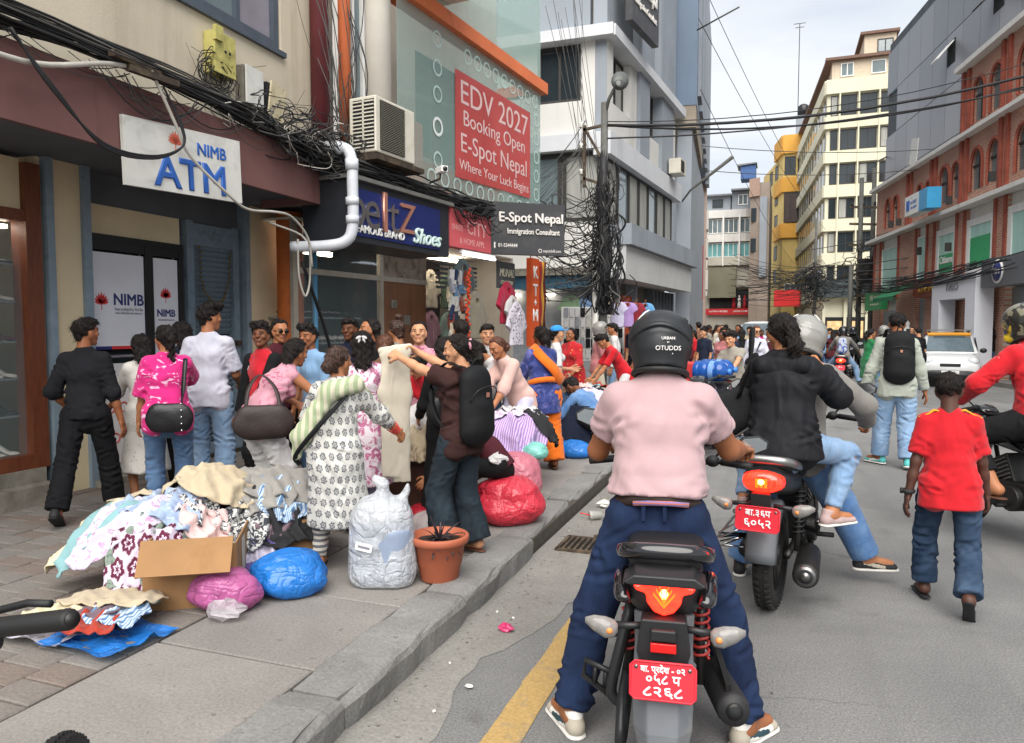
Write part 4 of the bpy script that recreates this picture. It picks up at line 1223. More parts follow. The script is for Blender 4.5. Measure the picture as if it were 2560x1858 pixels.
MB().bx(6.15,7.6,-.9,-.45,5.72,6.42).build('case',M_WHITE,s_)
MB().bx(7.6,8.4,-.9,-.45,5.72,6.42).build('blue_end',mat('sign_sky_blue','#3f9fd0',rough=.4,var=.1),s_)
MB().bx(6.35,6.65,-.92,-.9,5.9,6.25).build('square_logo',M_TXTBLUE,s_)
strokes(s_,6.75,7.45,6.14,.14,-.905,M_TXTBLUE,3,9)
strokes(s_,6.75,7.4,5.95,.1,-.905,M_TXTBLUE,4,9)
s_=thing('green_shop_sign','green shop sign with pale letters at the far end of the brick arcade','sign',KO,KZR)
MB().bx(.1,2.5,-.6,-.35,2.42,3.2).build('board',mat('sign_green','#2f8d55',rough=.5,var=.12),s_)
strokes(s_,.9,2.2,2.95,.24,-.605,M_LGOLD,5,7)
strokes(s_,.9,2.2,2.66,.1,-.605,M_LGOLD,6,12)
s_=thing('gold_letter_sign','brown fascia with gold letters between green and white shop fronts','sign',KO,KZR)
MB().bx(5.9,8.7,-.4,-.2,2.75,3.38).build('board',mat('sign_brown','#8c4a32',rough=.6,var=.12),s_)
text('DAMARI',.42,mat('letter_gold','#c59a4c',rough=.35,metal=.6,var=.1),s_,(7.3,-.42,3.06),(R(90),0,0),ext=.02,bold=.008,xs=1.2)
s_=thing('white_shop_front','white boxy shop front with grey rounded letters beside the brick pier','sign',KO,KZR)
MB().bx(8.55,12.0,-.7,-.2,2.55,3.3).bx(8.55,9.2,-.7,-.2,.1,2.55).bx(11.3,12.0,-.7,-.2,.1,2.55).build('portal',M_WHITEP,s_)
text('neo',.5,mat('letter_grey','#8d9094',rough=.4,metal=.5,var=.1),s_,(10.3,-.72,2.98),(R(90),0,0),ext=.01,xs=1.3)
MB().bx(9.2,11.3,.0,.28,.1,2.55).build('doorway',M_INTW,s_)
MB().bx(9.9,10.0,-.06,.0,.1,2.5).bx(10.7,10.78,-.06,.0,.1,2.3).build('door_post',M_WHITE,s_)
s_=thing('grey_shop_front','grey shop fascia with round blue badge near the red rider','sign',KO,KZR)
MB().bx(12.1,15.6,-.6,-.2,2.8,3.6).build('board',mat('sign_mid_grey','#66686d',rough=.5,var=.12),s_)
MB().m(0,True).cyl((13.2,-.61,3.2),(13.2,-.64,3.2),.33,n=22).build('badge',M_WHITE,s_)
MB().m(0,True).cyl((13.2,-.64,3.2),(13.2,-.65,3.2),.27,n=22).build('badge_centre',M_TXTNAVY,s_)
text('TIMI',.2,M_WHITE,s_,(13.2,-.655,3.2),(R(90),0,0),ext=.002,bold=.005)
MB().bx(12.3,14.4,.15,.29,.1,2.8).build('shop_glass',M_GLASSM,s_)
MB().bx(2.7,5.9,.1,.29,.1,2.9).bx(.4,2.6,.1,.29,.1,2.4).build('shop_recess',M_INTW,K_)
MB().bx(6.2,8.5,.05,.29,.1,2.7).build('shop_recess',M_INT,K_)
aw=thing('green_awning','dark green awning over the narrow shop of the brick arcade','awning',KO,KZR)
MB().add([(3.2,-.2,3.35),(5.8,-.2,3.35),(5.8,-1.1,2.85),(3.2,-1.1,2.85),(3.2,-1.1,2.7),(5.8,-1.1,2.7)],[(0,1,2,3),(3,2,5,4)]).build('cover',mat('awning_green','#1f6b45',rough=.8,var=.15),aw)
for i,(x,m_)in enumerate(((3.7,M_WHITE),(4.4,M_CGREY),(5.1,M_WHITE))):
 q=MB().m(0,True).lathe([(.01,0),(.12,.0),(.14,.5),(.17,.85),(.13,1.05),(.2,1.35),(.17,1.5),(.05,1.58),(.09,1.7),(.001,1.8)],12)
 p=Matrix.Rotation(KZR,4,'Z')@Vector((x,-.35,.13))
 tag(q.build('mannequin',m_,None,(p.x+KO[0],p.y+KO[1],p.z)),('first white','grey','second white')[i]+' mannequin from the far end under the dark green awning','mannequin','mannequins under the green awning')
cr_=random.Random(21)
def cable(name,pts,r,m_,label,group=None,n=5):
 o=MB().m(0,True).tube(pts,r,n).build(name,m_,recalc=False)
 return tag(o,label,'cable',group)
M_POLE=mat('pole_grey','#5f5f5b',rough=.7,var=.2,scale=3,dirt='#4a4945',dscale=3)
lp=thing('street_lamp','tangled utility pole with street lamp head beside the corner building','street lamp',(-3.22,14.35,0))
MB().m(0,True).cyl((0,0,.1),(0,0,6.0),.085,.07,n=12).build('pole',M_POLE,lp)
MB().m(0,True).cyl((-.12,-.1,.1),(-.14,-.1,2.75),.06,n=10).build('white_conduit',M_DIRTW,lp)
MB().m(0,True).tube([(0,0,5.75),(.1,-.05,6.05),(.2,-.1,6.2)],.035,8).build('lamp_arm',M_POLE,lp)
hd=MB().m(0,True)
hd.ell((.33,-.16,6.33),(.17,.25,.11),16,10,(R(55),R(20),R(20)))
hd.build('lamp_head',mat('lamp_housing','#5a5c5a',rough=.5,var=.2,metal=.4),lp)
hg=MB().m(0,True).ell((.35,-.25,6.27),(.115,.17,.06),14,8,(R(55),R(20),R(20))).build('lamp_glass',mat('lamp_lens','#454845',rough=.15,var=.1),lp)
fr=MB()
fr.box((-.18,0,5.55),(.5,.05,.05),(0,R(-8),0)).box((-.4,0,5.0),(.06,.05,1.2)).box((-.2,0,4.5),(.45,.05,.05),(0,R(20),0)).box((-.2,0,5.2),(.05,.05,.75),(0,R(-30),0))
fr.build('cross_frame',M_IRON,lp)
for z in(5.6,5.2,4.7):
 MB().m(0,True).lathe([(.02,-.05),(.045,-.04),(.03,0),(.045,.04),(.02,.06)],10,(-.46,-.02,z)).build('insulator',M_DIRTW,lp)
tg=MB().m(0,True)
for i in range(170):
 z1=cr_.uniform(2.4,5.0)
 z0=max(1.9,z1-cr_.uniform(.5,2.0))
 a=cr_.uniform(0,2*PI)
 rad=abs(cr_.gauss(.12,.1))*(1.2 if z1<4.0 else.8)
 pts=[]
 for j in range(6):
  t=j/5
  aa=a+t*cr_.uniform(-.7,.7)
  rr_=rad*(1+.35*math.sin(t*5+a))
  pts.append((math.cos(aa)*rr_+cr_.uniform(-.04,.04),math.sin(aa)*rr_+cr_.uniform(-.04,.04),z1+(z0-z1)*t))
 tg.m(cr_.choice((0,0,0,1)))
 tg.tube(smooth_path(pts,3),cr_.uniform(.008,.022),5)
for i in range(60):
 z=cr_.uniform(2.3,4.3)
 a=cr_.uniform(0,2*PI)
 c=Vector((math.cos(a)*.26,math.sin(a)*.26,z))
 rl=cr_.uniform(.08,.2)
 ax=Vector((cr_.uniform(-1,1),cr_.uniform(-1,1),cr_.uniform(-.3,.3))).normalized()
 o1=ax.orthogonal().normalized()
 o2=ax.cross(o1)
 pts=[c+o1*math.cos(k/9*2*PI)*rl+o2*math.sin(k/9*2*PI)*rl*1.3 for k in range(10)]
 tg.tube(pts,cr_.uniform(.005,.011),4)
for i in range(80):
 z=cr_.uniform(2.6,4.4)
 p0=Vector((cr_.uniform(-.1,.1),cr_.uniform(-.1,.1),z))
 p1=p0+Vector((-cr_.uniform(.4,1.3),cr_.uniform(-.9,.2),cr_.uniform(-.5,.35)))
 mid=p0.lerp(p1,.5)+Vector((0,0,-cr_.uniform(.05,.4)))
 tg.m(cr_.choice((0,0,1)))
 tg.tube(smooth_path([p0,mid,p1,p1+Vector((cr_.uniform(-.1,.1),0,cr_.uniform(-.3,.1)))],4),cr_.uniform(.004,.012),4)
tg.m(0).tube([(0,0,1.95),(.05,0,3.0),(-.03,0,4.2),(0,0,5.1)],[.08,.13,.12,.07],10)
o=tg.build('cable_tangle',[M_CABLE,M_CABLE2],None,(-3.22,14.35,0),recalc=False)
tag(o,'dense black tangle of cables wrapped around the street lamp pole','cables',kind='stuff')
rn=MB().m(0,True)
for i in range(46):
 off=cr_.gauss(0,.05)
 zz=cr_.uniform(0,.14)
 pts=[]
 ph=cr_.uniform(0,6)
 for j in range(11):
  yv=-.6+j*.83
  x=-4.83+off+.04*math.sin(yv*1.7+ph)+(.0 if yv<6.6 else(yv-6.6)*.18)
  z=3.56+zz+.05*math.sin(yv*2.3+ph)-(.05 if yv>6.8 else 0)+max(0,.12-abs(yv-4.4)*.05)
  pts.append((x,yv,z))
 rn.m(cr_.choice((0,0,0,1,1,2))if i%9==0 else cr_.choice((0,0,1)))
 rn.tube(smooth_path(pts,3),cr_.uniform(.004,.012),4)
for i in range(26):
 y0=cr_.uniform(2.5,7.0)
 L=cr_.uniform(.3,1.1)
 dz=cr_.uniform(.05,.3)
 rn.m(cr_.choice((0,1)))
 rn.tube(curve_pts((-4.8,y0,3.6),(-4.8,y0+L,3.6+cr_.uniform(-.05,.05)),dz,8),cr_.uniform(.003,.006),4)
tag(rn.build('cable_bundle',[M_CABLE,M_CABLE2,M_CABLE3],recalc=False),'long bundle of loose wires lying along the maroon canopy','cables',kind='stuff')
tn=MB().m(0,True)
for i in range(110):
 c=Vector((-4.72+cr_.gauss(0,.12),6.95+cr_.gauss(0,.42),3.62+cr_.gauss(0,.1)))
 a=cr_.uniform(0,6)
 pts=[]
 for k in range(7):
  t=k/6*cr_.uniform(2.2,4.5)
  pts.append(c+Vector((cr_.gauss(0,.05),math.cos(a+t)*.3,math.sin(a+t)*.13)))
 tn.m(cr_.choice((0,0,1,2))if i%5==0 else cr_.choice((0,1)))
 tn.tube(smooth_path(pts,4),cr_.uniform(.003,.009),4)
for i in range(26):
 y0=7.6+cr_.gauss(0,.2)
 p0=Vector((-4.8,y0,3.7))
 p1=Vector((-5.05+cr_.gauss(0,.1),7.75+cr_.gauss(0,.3),cr_.uniform(4.6,7)))
 mid=p0.lerp(p1,.5)+Vector((cr_.uniform(0,.2),cr_.uniform(-.5,.3),0))
 tn.m(cr_.choice((0,1)))
 tn.tube(smooth_path([p0,mid,p1],6),cr_.uniform(.003,.007),4)
for i in range(16):
 cc_=Vector((-5.2,5.95+cr_.gauss(0,.05),4.12+cr_.gauss(0,.05)))
 rl=cr_.uniform(.1,.24)
 pts=[cc_+Vector((cr_.uniform(-.02,.05),math.cos(k/11*2*PI)*rl,math.sin(k/11*2*PI)*rl*.8))for k in range(12)]
 tn.tube(pts,.005,4)
for i in range(22):
 p0=Vector((-5.25,cr_.uniform(5.6,7.2),cr_.uniform(3.8,4.3)))
 p1=Vector((-5.2,p0.y+cr_.uniform(.3,1.4),cr_.uniform(3.6,4.6)))
 tn.m(1)
 tn.tube(curve_pts(p0,p1,cr_.uniform(.05,.4),8),.003,4)
tag(tn.build('wire_tangle',[M_CABLE,M_CABLE2,M_CABLE3],recalc=False),'messy knot of wires at the end of the maroon canopy by the pipes','cables',kind='stuff')
sb=MB().m(0,True)
Bm=Matrix.Translation(BO)@Matrix.Rotation(BZ,4,'Z')
for i in range(60):
 pts=[]
 off=cr_.gauss(0,.05)
 ph=cr_.uniform(0,6)
 for j in range(8):
  x=-1.0+j*.47
  z=3.42+off+.04*math.sin(x*2+ph)
  if x>2.2:z-=(x-2.2)*.16
  pts.append(Bm@Vector((x,-.42+cr_.gauss(0,.04)-(.1 if x>2 else 0),z)))
 sb.m(cr_.choice((0,0,0,1)))
 sb.tube(smooth_path(pts,3),cr_.uniform(.004,.011),4)
for i in range(34):
 x=cr_.uniform(1.2,2.2)
 p0=Bm@Vector((x,-.5,3.3-max(0,x-2.2)*.15))
 p1=p0+Vector((cr_.uniform(-.1,.15),cr_.uniform(.1,.5),cr_.uniform(-.25,.15)))
 sb.m(0)
 sb.tube(curve_pts(p0,p1,cr_.uniform(.0,.15),6),cr_.uniform(.004,.01),4)
tag(sb.build('sign_cables',[M_CABLE,M_CABLE2],recalc=False),'black cables draped along the top of the shop signs','cables',kind='stuff')
vw=MB().m(0,True)
for i in range(11):
 x=-3.9+cr_.uniform(-.7,.5)
 p0=Vector((x,14.5,cr_.uniform(7,12)))
 p1=Vector((-3.4+cr_.uniform(-.3,.2),14.35,cr_.uniform(3.5,5.2)))
 vw.tube(curve_pts(p0,p1,cr_.uniform(-.2,.2),6,.01),.005,4)
for i in range(16):
 p0=Vector((-3.6,14.35,cr_.uniform(4.8,5.7)))
 p1=Vector((-4.9+cr_.uniform(-.3,.3),13.6,cr_.uniform(3.4,4.6)))
 vw.tube(curve_pts(p0,p1,cr_.uniform(.0,.3),6),.005,4)
tag(vw.build('hanging_wires',M_CABLE2,recalc=False),'thin wires fanning out from the top of the lamp pole','cables',kind='stuff')
cable('conduit',smooth_path([(-4.72,3.1,3.37),(-4.72,3.7,3.4),(-4.74,4.3,3.6),(-4.76,4.75,3.68)],6),.02,M_CABLE3,'pale conduit crossing the maroon canopy at its near end',n=8)
cable('conduit',smooth_path([(-4.7,4.66,3.66),(-4.7,4.9,3.3),(-4.7,5.05,3.08),(-4.68,5.5,2.82),(-4.7,5.78,2.74),(-4.72,6.2,2.78),(-4.78,6.55,2.78),(-4.8,6.85,2.6),(-4.82,6.95,2.3)],6),.013,M_CABLE3,'white cable hanging down across the ATM board',n=8)
for k in range(3):
 cable('drooping_cable',smooth_path([(-4.68-k*.012,3.5,3.56),(-4.66,3.75+k*.02,3.25),(-4.66,4.15,2.98-k*.015),(-4.66,4.6,2.98-k*.012),(-4.66,4.92,3.12),(-4.68,4.95-k*.01,3.3),(-4.72,4.8,3.58)],6),.009,M_CABLE,('uppermost','middle','lowest')[k]+' black cable drooping in a loop over the maroon canopy','drooping cables on the maroon canopy',n=6)
tag(MB().box((0,0,0),(.06,.5,.05),(0,0,.1)).box((.05,.12,-.06),(.05,.45,.05),(0,0,-.12)).build('bracket_bar',M_IRON,None,(-4.74,4.55,3.68)),'rusty angle iron bracket lying on the canopy cables','bracket')
cable('loop_cable',smooth_path([(-5.1,6.6,2.75),(-4.9,6.95,2.6),(-4.92,7.05,2.2),(-4.95,7.0,1.98),(-4.97,6.92,2.2),(-4.95,6.88,2.6)],6),.012,M_CABLE3,'pale cable looping in front of the orange column',n=6)
cable('slanting_cable',smooth_path([(-4.98,7.0,2.35),(-5.1,7.6,1.6),(-5.15,7.9,1.0),(-5.15,7.95,.3)],6),.022,M_CABLE,'thick black cable slanting down over the shoe window',n=6)
P0=(-3.15,14.3)
for k,(z0,z1,sag,r_,lab)in enumerate(((5.55,7.6,.5,.03,'thick twisted black cable crossing the street from the lamp pole'),(5.3,7.2,.35,.016,'thin black cable crossing the street just under the thick one'),(5.62,7.95,.55,.01,'thin cable crossing the street just above the thick one'))):
 cable('overhead_cable',curve_pts((*P0,z0),(7.2,19.0,z1),sag,24,.004),r_,M_CABLE,lab,n=6)
cable('overhead_cable',curve_pts((*P0,5.55),(7.2,19.3,7.5),.62,24,.004),.02,M_CABLE,'second thick black cable twisted with the main crossing cable',n=6)
M_THIN=M_CABLE2
for k,(a,b_,sag,lab)in enumerate((((-2.9,22,14.0),(9,22,13.6),.3,'high thin wire crossing the sky from the blue tower'),((-2.9,28.5,13.0),(3.3,60,9.0),.6,'thin wire slanting down the street below the high one'),((-2.9,28.5,14.5),(3.0,60,10.0),.5,'steep thin wire running towards the cream block'),((-2.85,29,10.6),(1.3,66,7.0),.5,'thin wire running from the tower soffit to the yellow building'),((-2.8,29,8.5),(6,33,8.6),.2,'nearly level thin wire across the street by the blue tower'),((-2.8,29,7.6),(6,33,7.9),.25,'lower level thin wire across the street by the blue tower'),((1.0,44,5.9),(8,27,6.6),.5,'sagging wire in front of the brick arcade windows'),((3.4,38,4.6),(8,23,4.9),.3,'middle sagging wire across the brick arcade'),((3.4,38,4.3),(8,23,4.5),.35,'low sagging wire across the brick arcade'),((3.4,38,3.9),(8,23,4.1),.3,'lowest sagging wire across the brick arcade'))):
 cable('thin_wire',curve_pts(a,b_,sag,18),.014 if k<6 else.018,M_THIN,lab,n=4)
def upole(name,label,loc,h,r_,col=None,cat='pole'):
 t=thing(name,label,cat,loc)
 MB().m(0,True).cyl((0,0,0),(0,0,h),r_,r_*.75,n=10).build('pole',col or M_POLE,t)
 return t
t=upole('utility_pole','grey steel utility pole beside the transformer frame',(3.72,39.2,0),8.8,.13)
for z in(7.4,6.6,5.6):
 MB().box((.25,0,z),(1.5,.1,.1),(0,R(4),0)).build('crossarm',M_IRON,t)
for x in(-.4,.1,.6):
 MB().m(0,True).lathe([(.03,0),(.07,.04),(.05,.1),(.07,.16),(.02,.22)],10,(x,0,7.45)).build('insulator',M_SHOEB,t)
MB().box((.55,0,4.3),(1.2,.6,1.3)).build('transformer_box',mat('box_black','#2a2826',rough=.6,var=.3,scale=2),t)
MB().box((.5,0,3.2),(1.3,.7,.12)).build('platform',M_IRON,t)
MB().box((.2,-.3,4.2),(1.9,.08,.08)).box((1.1,-.3,4.0),(.08,.08,2.2)).box((-.1,-.3,4.0),(.08,.08,2.2)).build('frame',M_IRON,t)
t=upole('utility_pole','second grey utility pole standing right of the transformer frame',(4.3,39.6,0),9.3,.13)
MB().m(0,True).tube([(0,0,9.2),(.1,0,9.6),(.8,-.2,9.9)],.04,6).build('lamp_arm',M_POLE,t)
t=upole('utility_pole','green based concrete pole in the road crowd by the transformer',(3.25,38.0,0),4.6,.12)
MB().m(0,True).cyl((0,0,0),(0,0,1.3),.15,n=12).build('green_base',mat('paint_dark_green','#2c4a3c',rough=.7,var=.2),t)
t=upole('utility_pole','slim pole carrying a dark cable knot before the cream block',(2.15,48,0),8.2,.09)
tk=MB().m(0,True)
for i in range(90):
 c=Vector((2.15+cr_.gauss(0,.32),48+cr_.gauss(0,.3),4.0+cr_.gauss(0,.55)))
 rl=cr_.uniform(.1,.35)
 a=cr_.uniform(0,6)
 tk.tube([c+Vector((math.cos(a+k)*rl,cr_.gauss(0,.05),math.sin(a+k)*rl))for k in range(6)],cr_.uniform(.012,.03),4)
for i in range(40):
 tk.tube(curve_pts((2.15,48,5.4+cr_.uniform(-.7,.3)),(cr_.choice((-1.5,3.7,.0,3.7)),44+cr_.uniform(-4,4),4.3+cr_.uniform(-.8,.8)),cr_.uniform(.1,.6),8),.016,4)
for i in range(70):
 c=Vector((3.9+cr_.gauss(0,.35),38.9,4.0+cr_.gauss(0,.6)))
 rl=cr_.uniform(.1,.4)
 a=cr_.uniform(0,6)
 tk.tube([c+Vector((math.cos(a+k)*rl,cr_.gauss(0,.05),math.sin(a+k)*rl))for k in range(6)],cr_.uniform(.01,.025),4)
tag(tk.build('far_cable_tangle',M_CABLE,recalc=False),'dark knots of cables on the poles before the cream block','cables',kind='stuff')
sk=MB().m(0,True)
for i in range(30):
 z=2.9+cr_.uniform(-.15,.25)
 sk.tube(curve_pts(tuple(Matrix.Translation(KO)@Matrix.Rotation(KZR,4,'Z')@Vector((cr_.uniform(-1,6),-.75,z+.45))),tuple(Matrix.Translation(KO)@Matrix.Rotation(KZR,4,'Z')@Vector((cr_.uniform(7,15),-.75,z+.45))),cr_.uniform(.05,.3),10,.02),.014,4)
for i in range(24):
 sk.tube(curve_pts((-2.4+cr_.uniform(-.3,.3),45,3.6+cr_.uniform(-.5,2.4)),(3.5,40+cr_.uniform(0,10),4+cr_.uniform(-.6,1.6)),cr_.uniform(.1,.5),10),.012,4)
tag(sk.build('street_wires',M_CABLE,recalc=False),'many thin wires strung over the far shop fronts','cables',kind='stuff')
t=upole('lamp_bracket','slanting lamp arm sticking out from the blue tower',(-3.0,27.5,6.6),.01,.01,cat='lamp')
MB().m(0,True).tube([(-.3,0,-.4),(0,0,0),(1.5,-1.0,.85)],[.03,.04,.07],6).build('arm',M_POLE,t)
cable('roof_wire',[(-2.9,28,12.4),(-1.4,27,12.6)],.03,M_POLE,'short grey bracket arm high on the blue tower edge',n=5)
# -- implicit-surface mesher for bodies, garments, bags
class Prim:
 __slots__=('a','b','ra','rb','M','k','bp','L2','capa','capb','dirn','L')
 def __init__(s,a,b,ra,rb=None,scale=None,frame=None,capa=False,capb=False):
  s.a,s.b=np.array(a,float),np.array(b,float)
  s.ra,s.rb=ra,ra if rb is None else rb
  F=np.eye(3)if frame is None else np.array(frame,float)
  sc=np.array(scale if scale is not None else(1,1,1),float)
  s.M=F/sc[:,None]
  s.k=float(sc.min())
  s.bp=s.M@(s.b-s.a)
  s.L2=float(s.bp@s.bp)
  s.capa,s.capb=capa,capb
  d=s.b-s.a
  s.L=float(np.linalg.norm(d))
  s.dirn=d/s.L if s.L>1e-9 else np.array([0,0,1.])
 def d(s,P):
  q=(P-s.a)@s.M.T
  if s.L2>1e-12:
   t=np.clip(q@s.bp/s.L2,0,1)
   dd=np.linalg.norm(q-t[:,None]*s.bp,axis=1)-(s.ra+(s.rb-s.ra)*t)
  else:
   dd=np.linalg.norm(q,axis=1)-s.ra
  dd=dd*s.k
  if s.capa or s.capb:
   ax=(P-s.a)@s.dirn
   if s.capa:dd=np.maximum(dd,-ax)
   if s.capb:dd=np.maximum(dd,ax-s.L)
  return dd
 def bound(s):
  inv=np.abs(np.linalg.inv(s.M))
  r_=inv.sum(1)*max(s.ra,s.rb)
  return np.minimum(s.a,s.b)-r_,np.maximum(s.a,s.b)+r_
def ball(c,r_,scale=None,frame=None):
 return Prim(c,c,r_,r_,scale,frame)
def sdf_mesh(prims,h,k=.02,disp=None,amp=0.,cut=None,sub=None,ks=.01):
 lo=np.min([p.bound()[0]for p in prims],0)-amp-2*h-k
 hi=np.max([p.bound()[1]for p in prims],0)+amp+2*h+k
 B=4
 bs=B*h
 nb=np.maximum(1,np.ceil((hi-lo)/bs).astype(int))
 gx,gy,gz=[np.arange(n)for n in nb]
 idx=np.stack(np.meshgrid(gx,gy,gz,indexing='ij'),-1).reshape(-1,3)
 ctr=lo+(idx+.5)*bs
 half=bs*.87
 dm=np.full(len(ctr),1e3)
 per=[]
 for p in prims:
  d_=p.d(ctr)
  per.append(d_)
  dm=np.minimum(dm,d_)
 keep=np.abs(dm)<half+k+amp+.25*h
 kid=np.nonzero(keep)[0]
 off=np.stack(np.meshgrid(*[np.arange(B+1)]*3,indexing='ij'),-1).reshape(-1,3)*h
 base=lo+idx[kid]*bs
 D=np.full((len(kid),len(off)),1e2)
 for p,d_ in zip(prims,per):
  sel=np.nonzero(d_[kid]<half*2+2*k+amp)[0]
  if not len(sel):continue
  P=(base[sel][:,None,:]+off[None]).reshape(-1,3)
  v=p.d(P).reshape(len(sel),-1)
  o=D[sel]
  hh=np.clip(.5+.5*(o-v)/k,0,1)
  D[sel]=o*(1-hh)+v*hh-k*hh*(1-hh)
 if disp is not None or cut is not None or sub:
  P=(base[:,None,:]+off[None]).reshape(-1,3)
  v=D.reshape(-1)
  if disp is not None:v=v+disp(P)
  if sub:
   for p in sub:
    d_=-p.d(P)
    hh=np.clip(.5-.5*(v-d_)/ks,0,1)
    v=v*(1-hh)+d_*hh+ks*hh*(1-hh)
  if cut is not None:v=np.maximum(v,cut(P))
  D=v.reshape(D.shape)
 n3=nb*B+1
 coarse=np.where(dm<0,-1.,1.).reshape(nb)
 G=np.ones(n3)
 G[:-1,:-1,:-1]=np.repeat(np.repeat(np.repeat(coarse,B,0),B,1),B,2)
 if cut is not None:
  neg=(dm<0)&~keep
  if neg.any():
   cv=cut(ctr)
   fix=np.where(cv>0,1.,-1.)
   cc=np.where(neg,fix,coarse.reshape(-1)).reshape(nb)
   G[:-1,:-1,:-1]=np.repeat(np.repeat(np.repeat(cc,B,0),B,1),B,2)
 o3=np.stack(np.meshgrid(*[np.arange(B+1)]*3,indexing='ij'),-1).reshape(-1,3)
 gi=(idx[kid]*B)[:,None,:]+o3[None]
 G[gi[...,0],gi[...,1],gi[...,2]]=D
 return surface_nets(G,lo,h)
def surface_nets(G,lo,h):
 S=G<0
 cnt=np.zeros(np.array(G.shape)-1,np.int8)
 cs=[(i,j,k)for i in(0,1)for j in(0,1)for k in(0,1)]
 nx,ny,nz=cnt.shape
 for i,j,k in cs:
  cnt+=S[i:nx+i,j:ny+j,k:nz+k]
 act=(cnt>0)&(cnt<8)
 ci=np.argwhere(act)
 vid=np.full(cnt.shape,-1,np.int64)
 vid[act]=np.arange(len(ci))
 val=np.stack([G[ci[:,0]+i,ci[:,1]+j,ci[:,2]+k]for i,j,k in cs],1)
 ac=np.zeros((len(ci),3))
 nn=np.zeros(len(ci))
 for a in range(8):
  for b in range(a+1,8):
   pa,pb=np.array(cs[a]),np.array(cs[b])
   if np.abs(pa-pb).sum()!=1:continue
   va,vb=val[:,a],val[:,b]
   m=(va<0)!=(vb<0)
   t=np.where(m,va/np.where(m,va-vb,1),0)
   ac+=np.where(m[:,None],pa+t[:,None]*(pb-pa),0)
   nn+=m
 V=lo+(ci+ac/nn[:,None])*h
 Q=[]
 for ax in range(3):
  s0=[slice(None)]*3
  s1=[slice(None)]*3
  s0[ax],s1[ax]=slice(0,-1),slice(1,None)
  A,Bv=S[tuple(s0)],S[tuple(s1)]
  e=np.argwhere(A!=Bv)
  u,w=(ax+1)%3,(ax+2)%3
  lim=np.array(cnt.shape)
  ok=(e[:,u]>0)&(e[:,w]>0)&(e[:,u]<lim[u])&(e[:,w]<lim[w])
  e=e[ok]
  fl=A[tuple(e.T)]
  def c(du,dw):
   x=e.copy()
   x[:,u]-=du
   x[:,w]-=dw
   return vid[tuple(x.T)]
  q=np.stack([c(1,1),c(0,1),c(0,0),c(1,0)],1)
  q[~fl]=q[~fl][:,::-1]
  Q.append(q)
 Q=np.concatenate(Q)
 return V,Q[(Q>=0).all(1)]
def np_mesh(name,V,Q,mats,mi=None,smooth=True):
 me=bpy.data.meshes.new(name)
 me.vertices.add(len(V))
 me.vertices.foreach_set('co',np.asarray(V,np.float32).ravel())
 me.loops.add(Q.size)
 me.loops.foreach_set('vertex_index',Q.astype(np.int32).ravel())
 me.polygons.add(len(Q))
 me.polygons.foreach_set('loop_start',np.arange(0,Q.size,4,dtype=np.int32))
 me.polygons.foreach_set('loop_total',np.full(len(Q),4,np.int32))
 for m_ in mats:me.materials.append(m_)
 if mi is not None:me.polygons.foreach_set('material_index',np.asarray(mi,np.int32))
 me.polygons.foreach_set('use_smooth',np.full(len(Q),smooth))
 me.update(calc_edges=True)
 return me
def folds(A,f=1.,seed=0,vert=1.):
 r_=np.random.RandomState(seed)
 ks=r_.normal(0,1,(4,3))*np.array([22,22,16*vert])*f
 ph=r_.uniform(0,6.28,8)
 def fn(P):
  w=.6*np.sin(P@np.array([7.,5.,9.])*f+ph[4])+.5*np.sin(P@np.array([-6.,9.,5.])*f+ph[5])
  v=0
  for i in range(4):
   v=v+(1-np.abs(np.sin(P@ks[i]*.5+w*2+ph[i]))*2)*(.5 if i else.8)
  return A*.28*v
 return fn
def creases(items):
 def fn(P):
  v=np.zeros(len(P))
  for c,d,L,w_,dp in items:
   q=P-c
   near=np.nonzero((q*q).sum(1)<(L*2.2)**2)[0]
   if not len(near):continue
   q=q[near]
   a=q@d
   pr=np.linalg.norm(q-a[:,None]*d,axis=1)
   e=np.exp(-(a/L)**2)
   v[near]+=dp*e*(np.exp(-(pr/w_)**2)-.55*np.exp(-((pr-1.9*w_)/w_)**2))
  return v
 return fn
def dent(V,Q,fn):
 fnm=np.cross(V[Q[:,2]]-V[Q[:,0]],V[Q[:,3]]-V[Q[:,1]])
 N=np.zeros_like(V)
 for i in range(4):np.add.at(N,Q[:,i],fnm)
 N/=np.linalg.norm(N,axis=1)[:,None]+1e-12
 return V-N*fn(V)[:,None]
def limb_creases(rs,a,b,ra,rb,n,t0,t1,slant,depth,w_=.011,back=None):
 out=[]
 ax=nrm(b-a)
 o1=nrm(np.cross(ax,[.3,.9,.2]))
 o2=np.cross(ax,o1)
 for _ in range(n):
  t=rs.uniform(t0,t1)
  an=rs.uniform(0,6.28)
  rad=o1*math.cos(an)+o2*math.sin(an)
  tan=np.cross(ax,rad)
  d=nrm(tan+ax*rs.normal(0,slant))
  r_=ra+(rb-ra)*t
  out.append((a+(b-a)*t+rad*r_,d,r_*rs.uniform(.6,1.3),w_*rs.uniform(.7,1.3),depth*rs.uniform(.5,1.2)))
 return out
def skin_mat(name,col):
 return mat('skin_'+name,col,rough=.52,var=.1,scale=14,subs=.08,spec=.4,bump=.0006,bscale=180)
SKIN={'mid':skin_mat('mid','#a9714f'),'dark':skin_mat('dark','#6d432d'),'light':skin_mat('light','#c08d6c'),'vdark':skin_mat('vdark','#51342a'),'tan':skin_mat('tan','#915c3d')}
LIP={k:mat('lip_'+k,c,rough=.45,var=.05)for k,c in(('mid','#96594a'),('dark','#63392d'),('light','#ac6f5c'),('vdark','#4a3029'),('tan','#834c3b'))}
M_EYEW=mat('eye_white','#857b73',rough=.3,var=0)
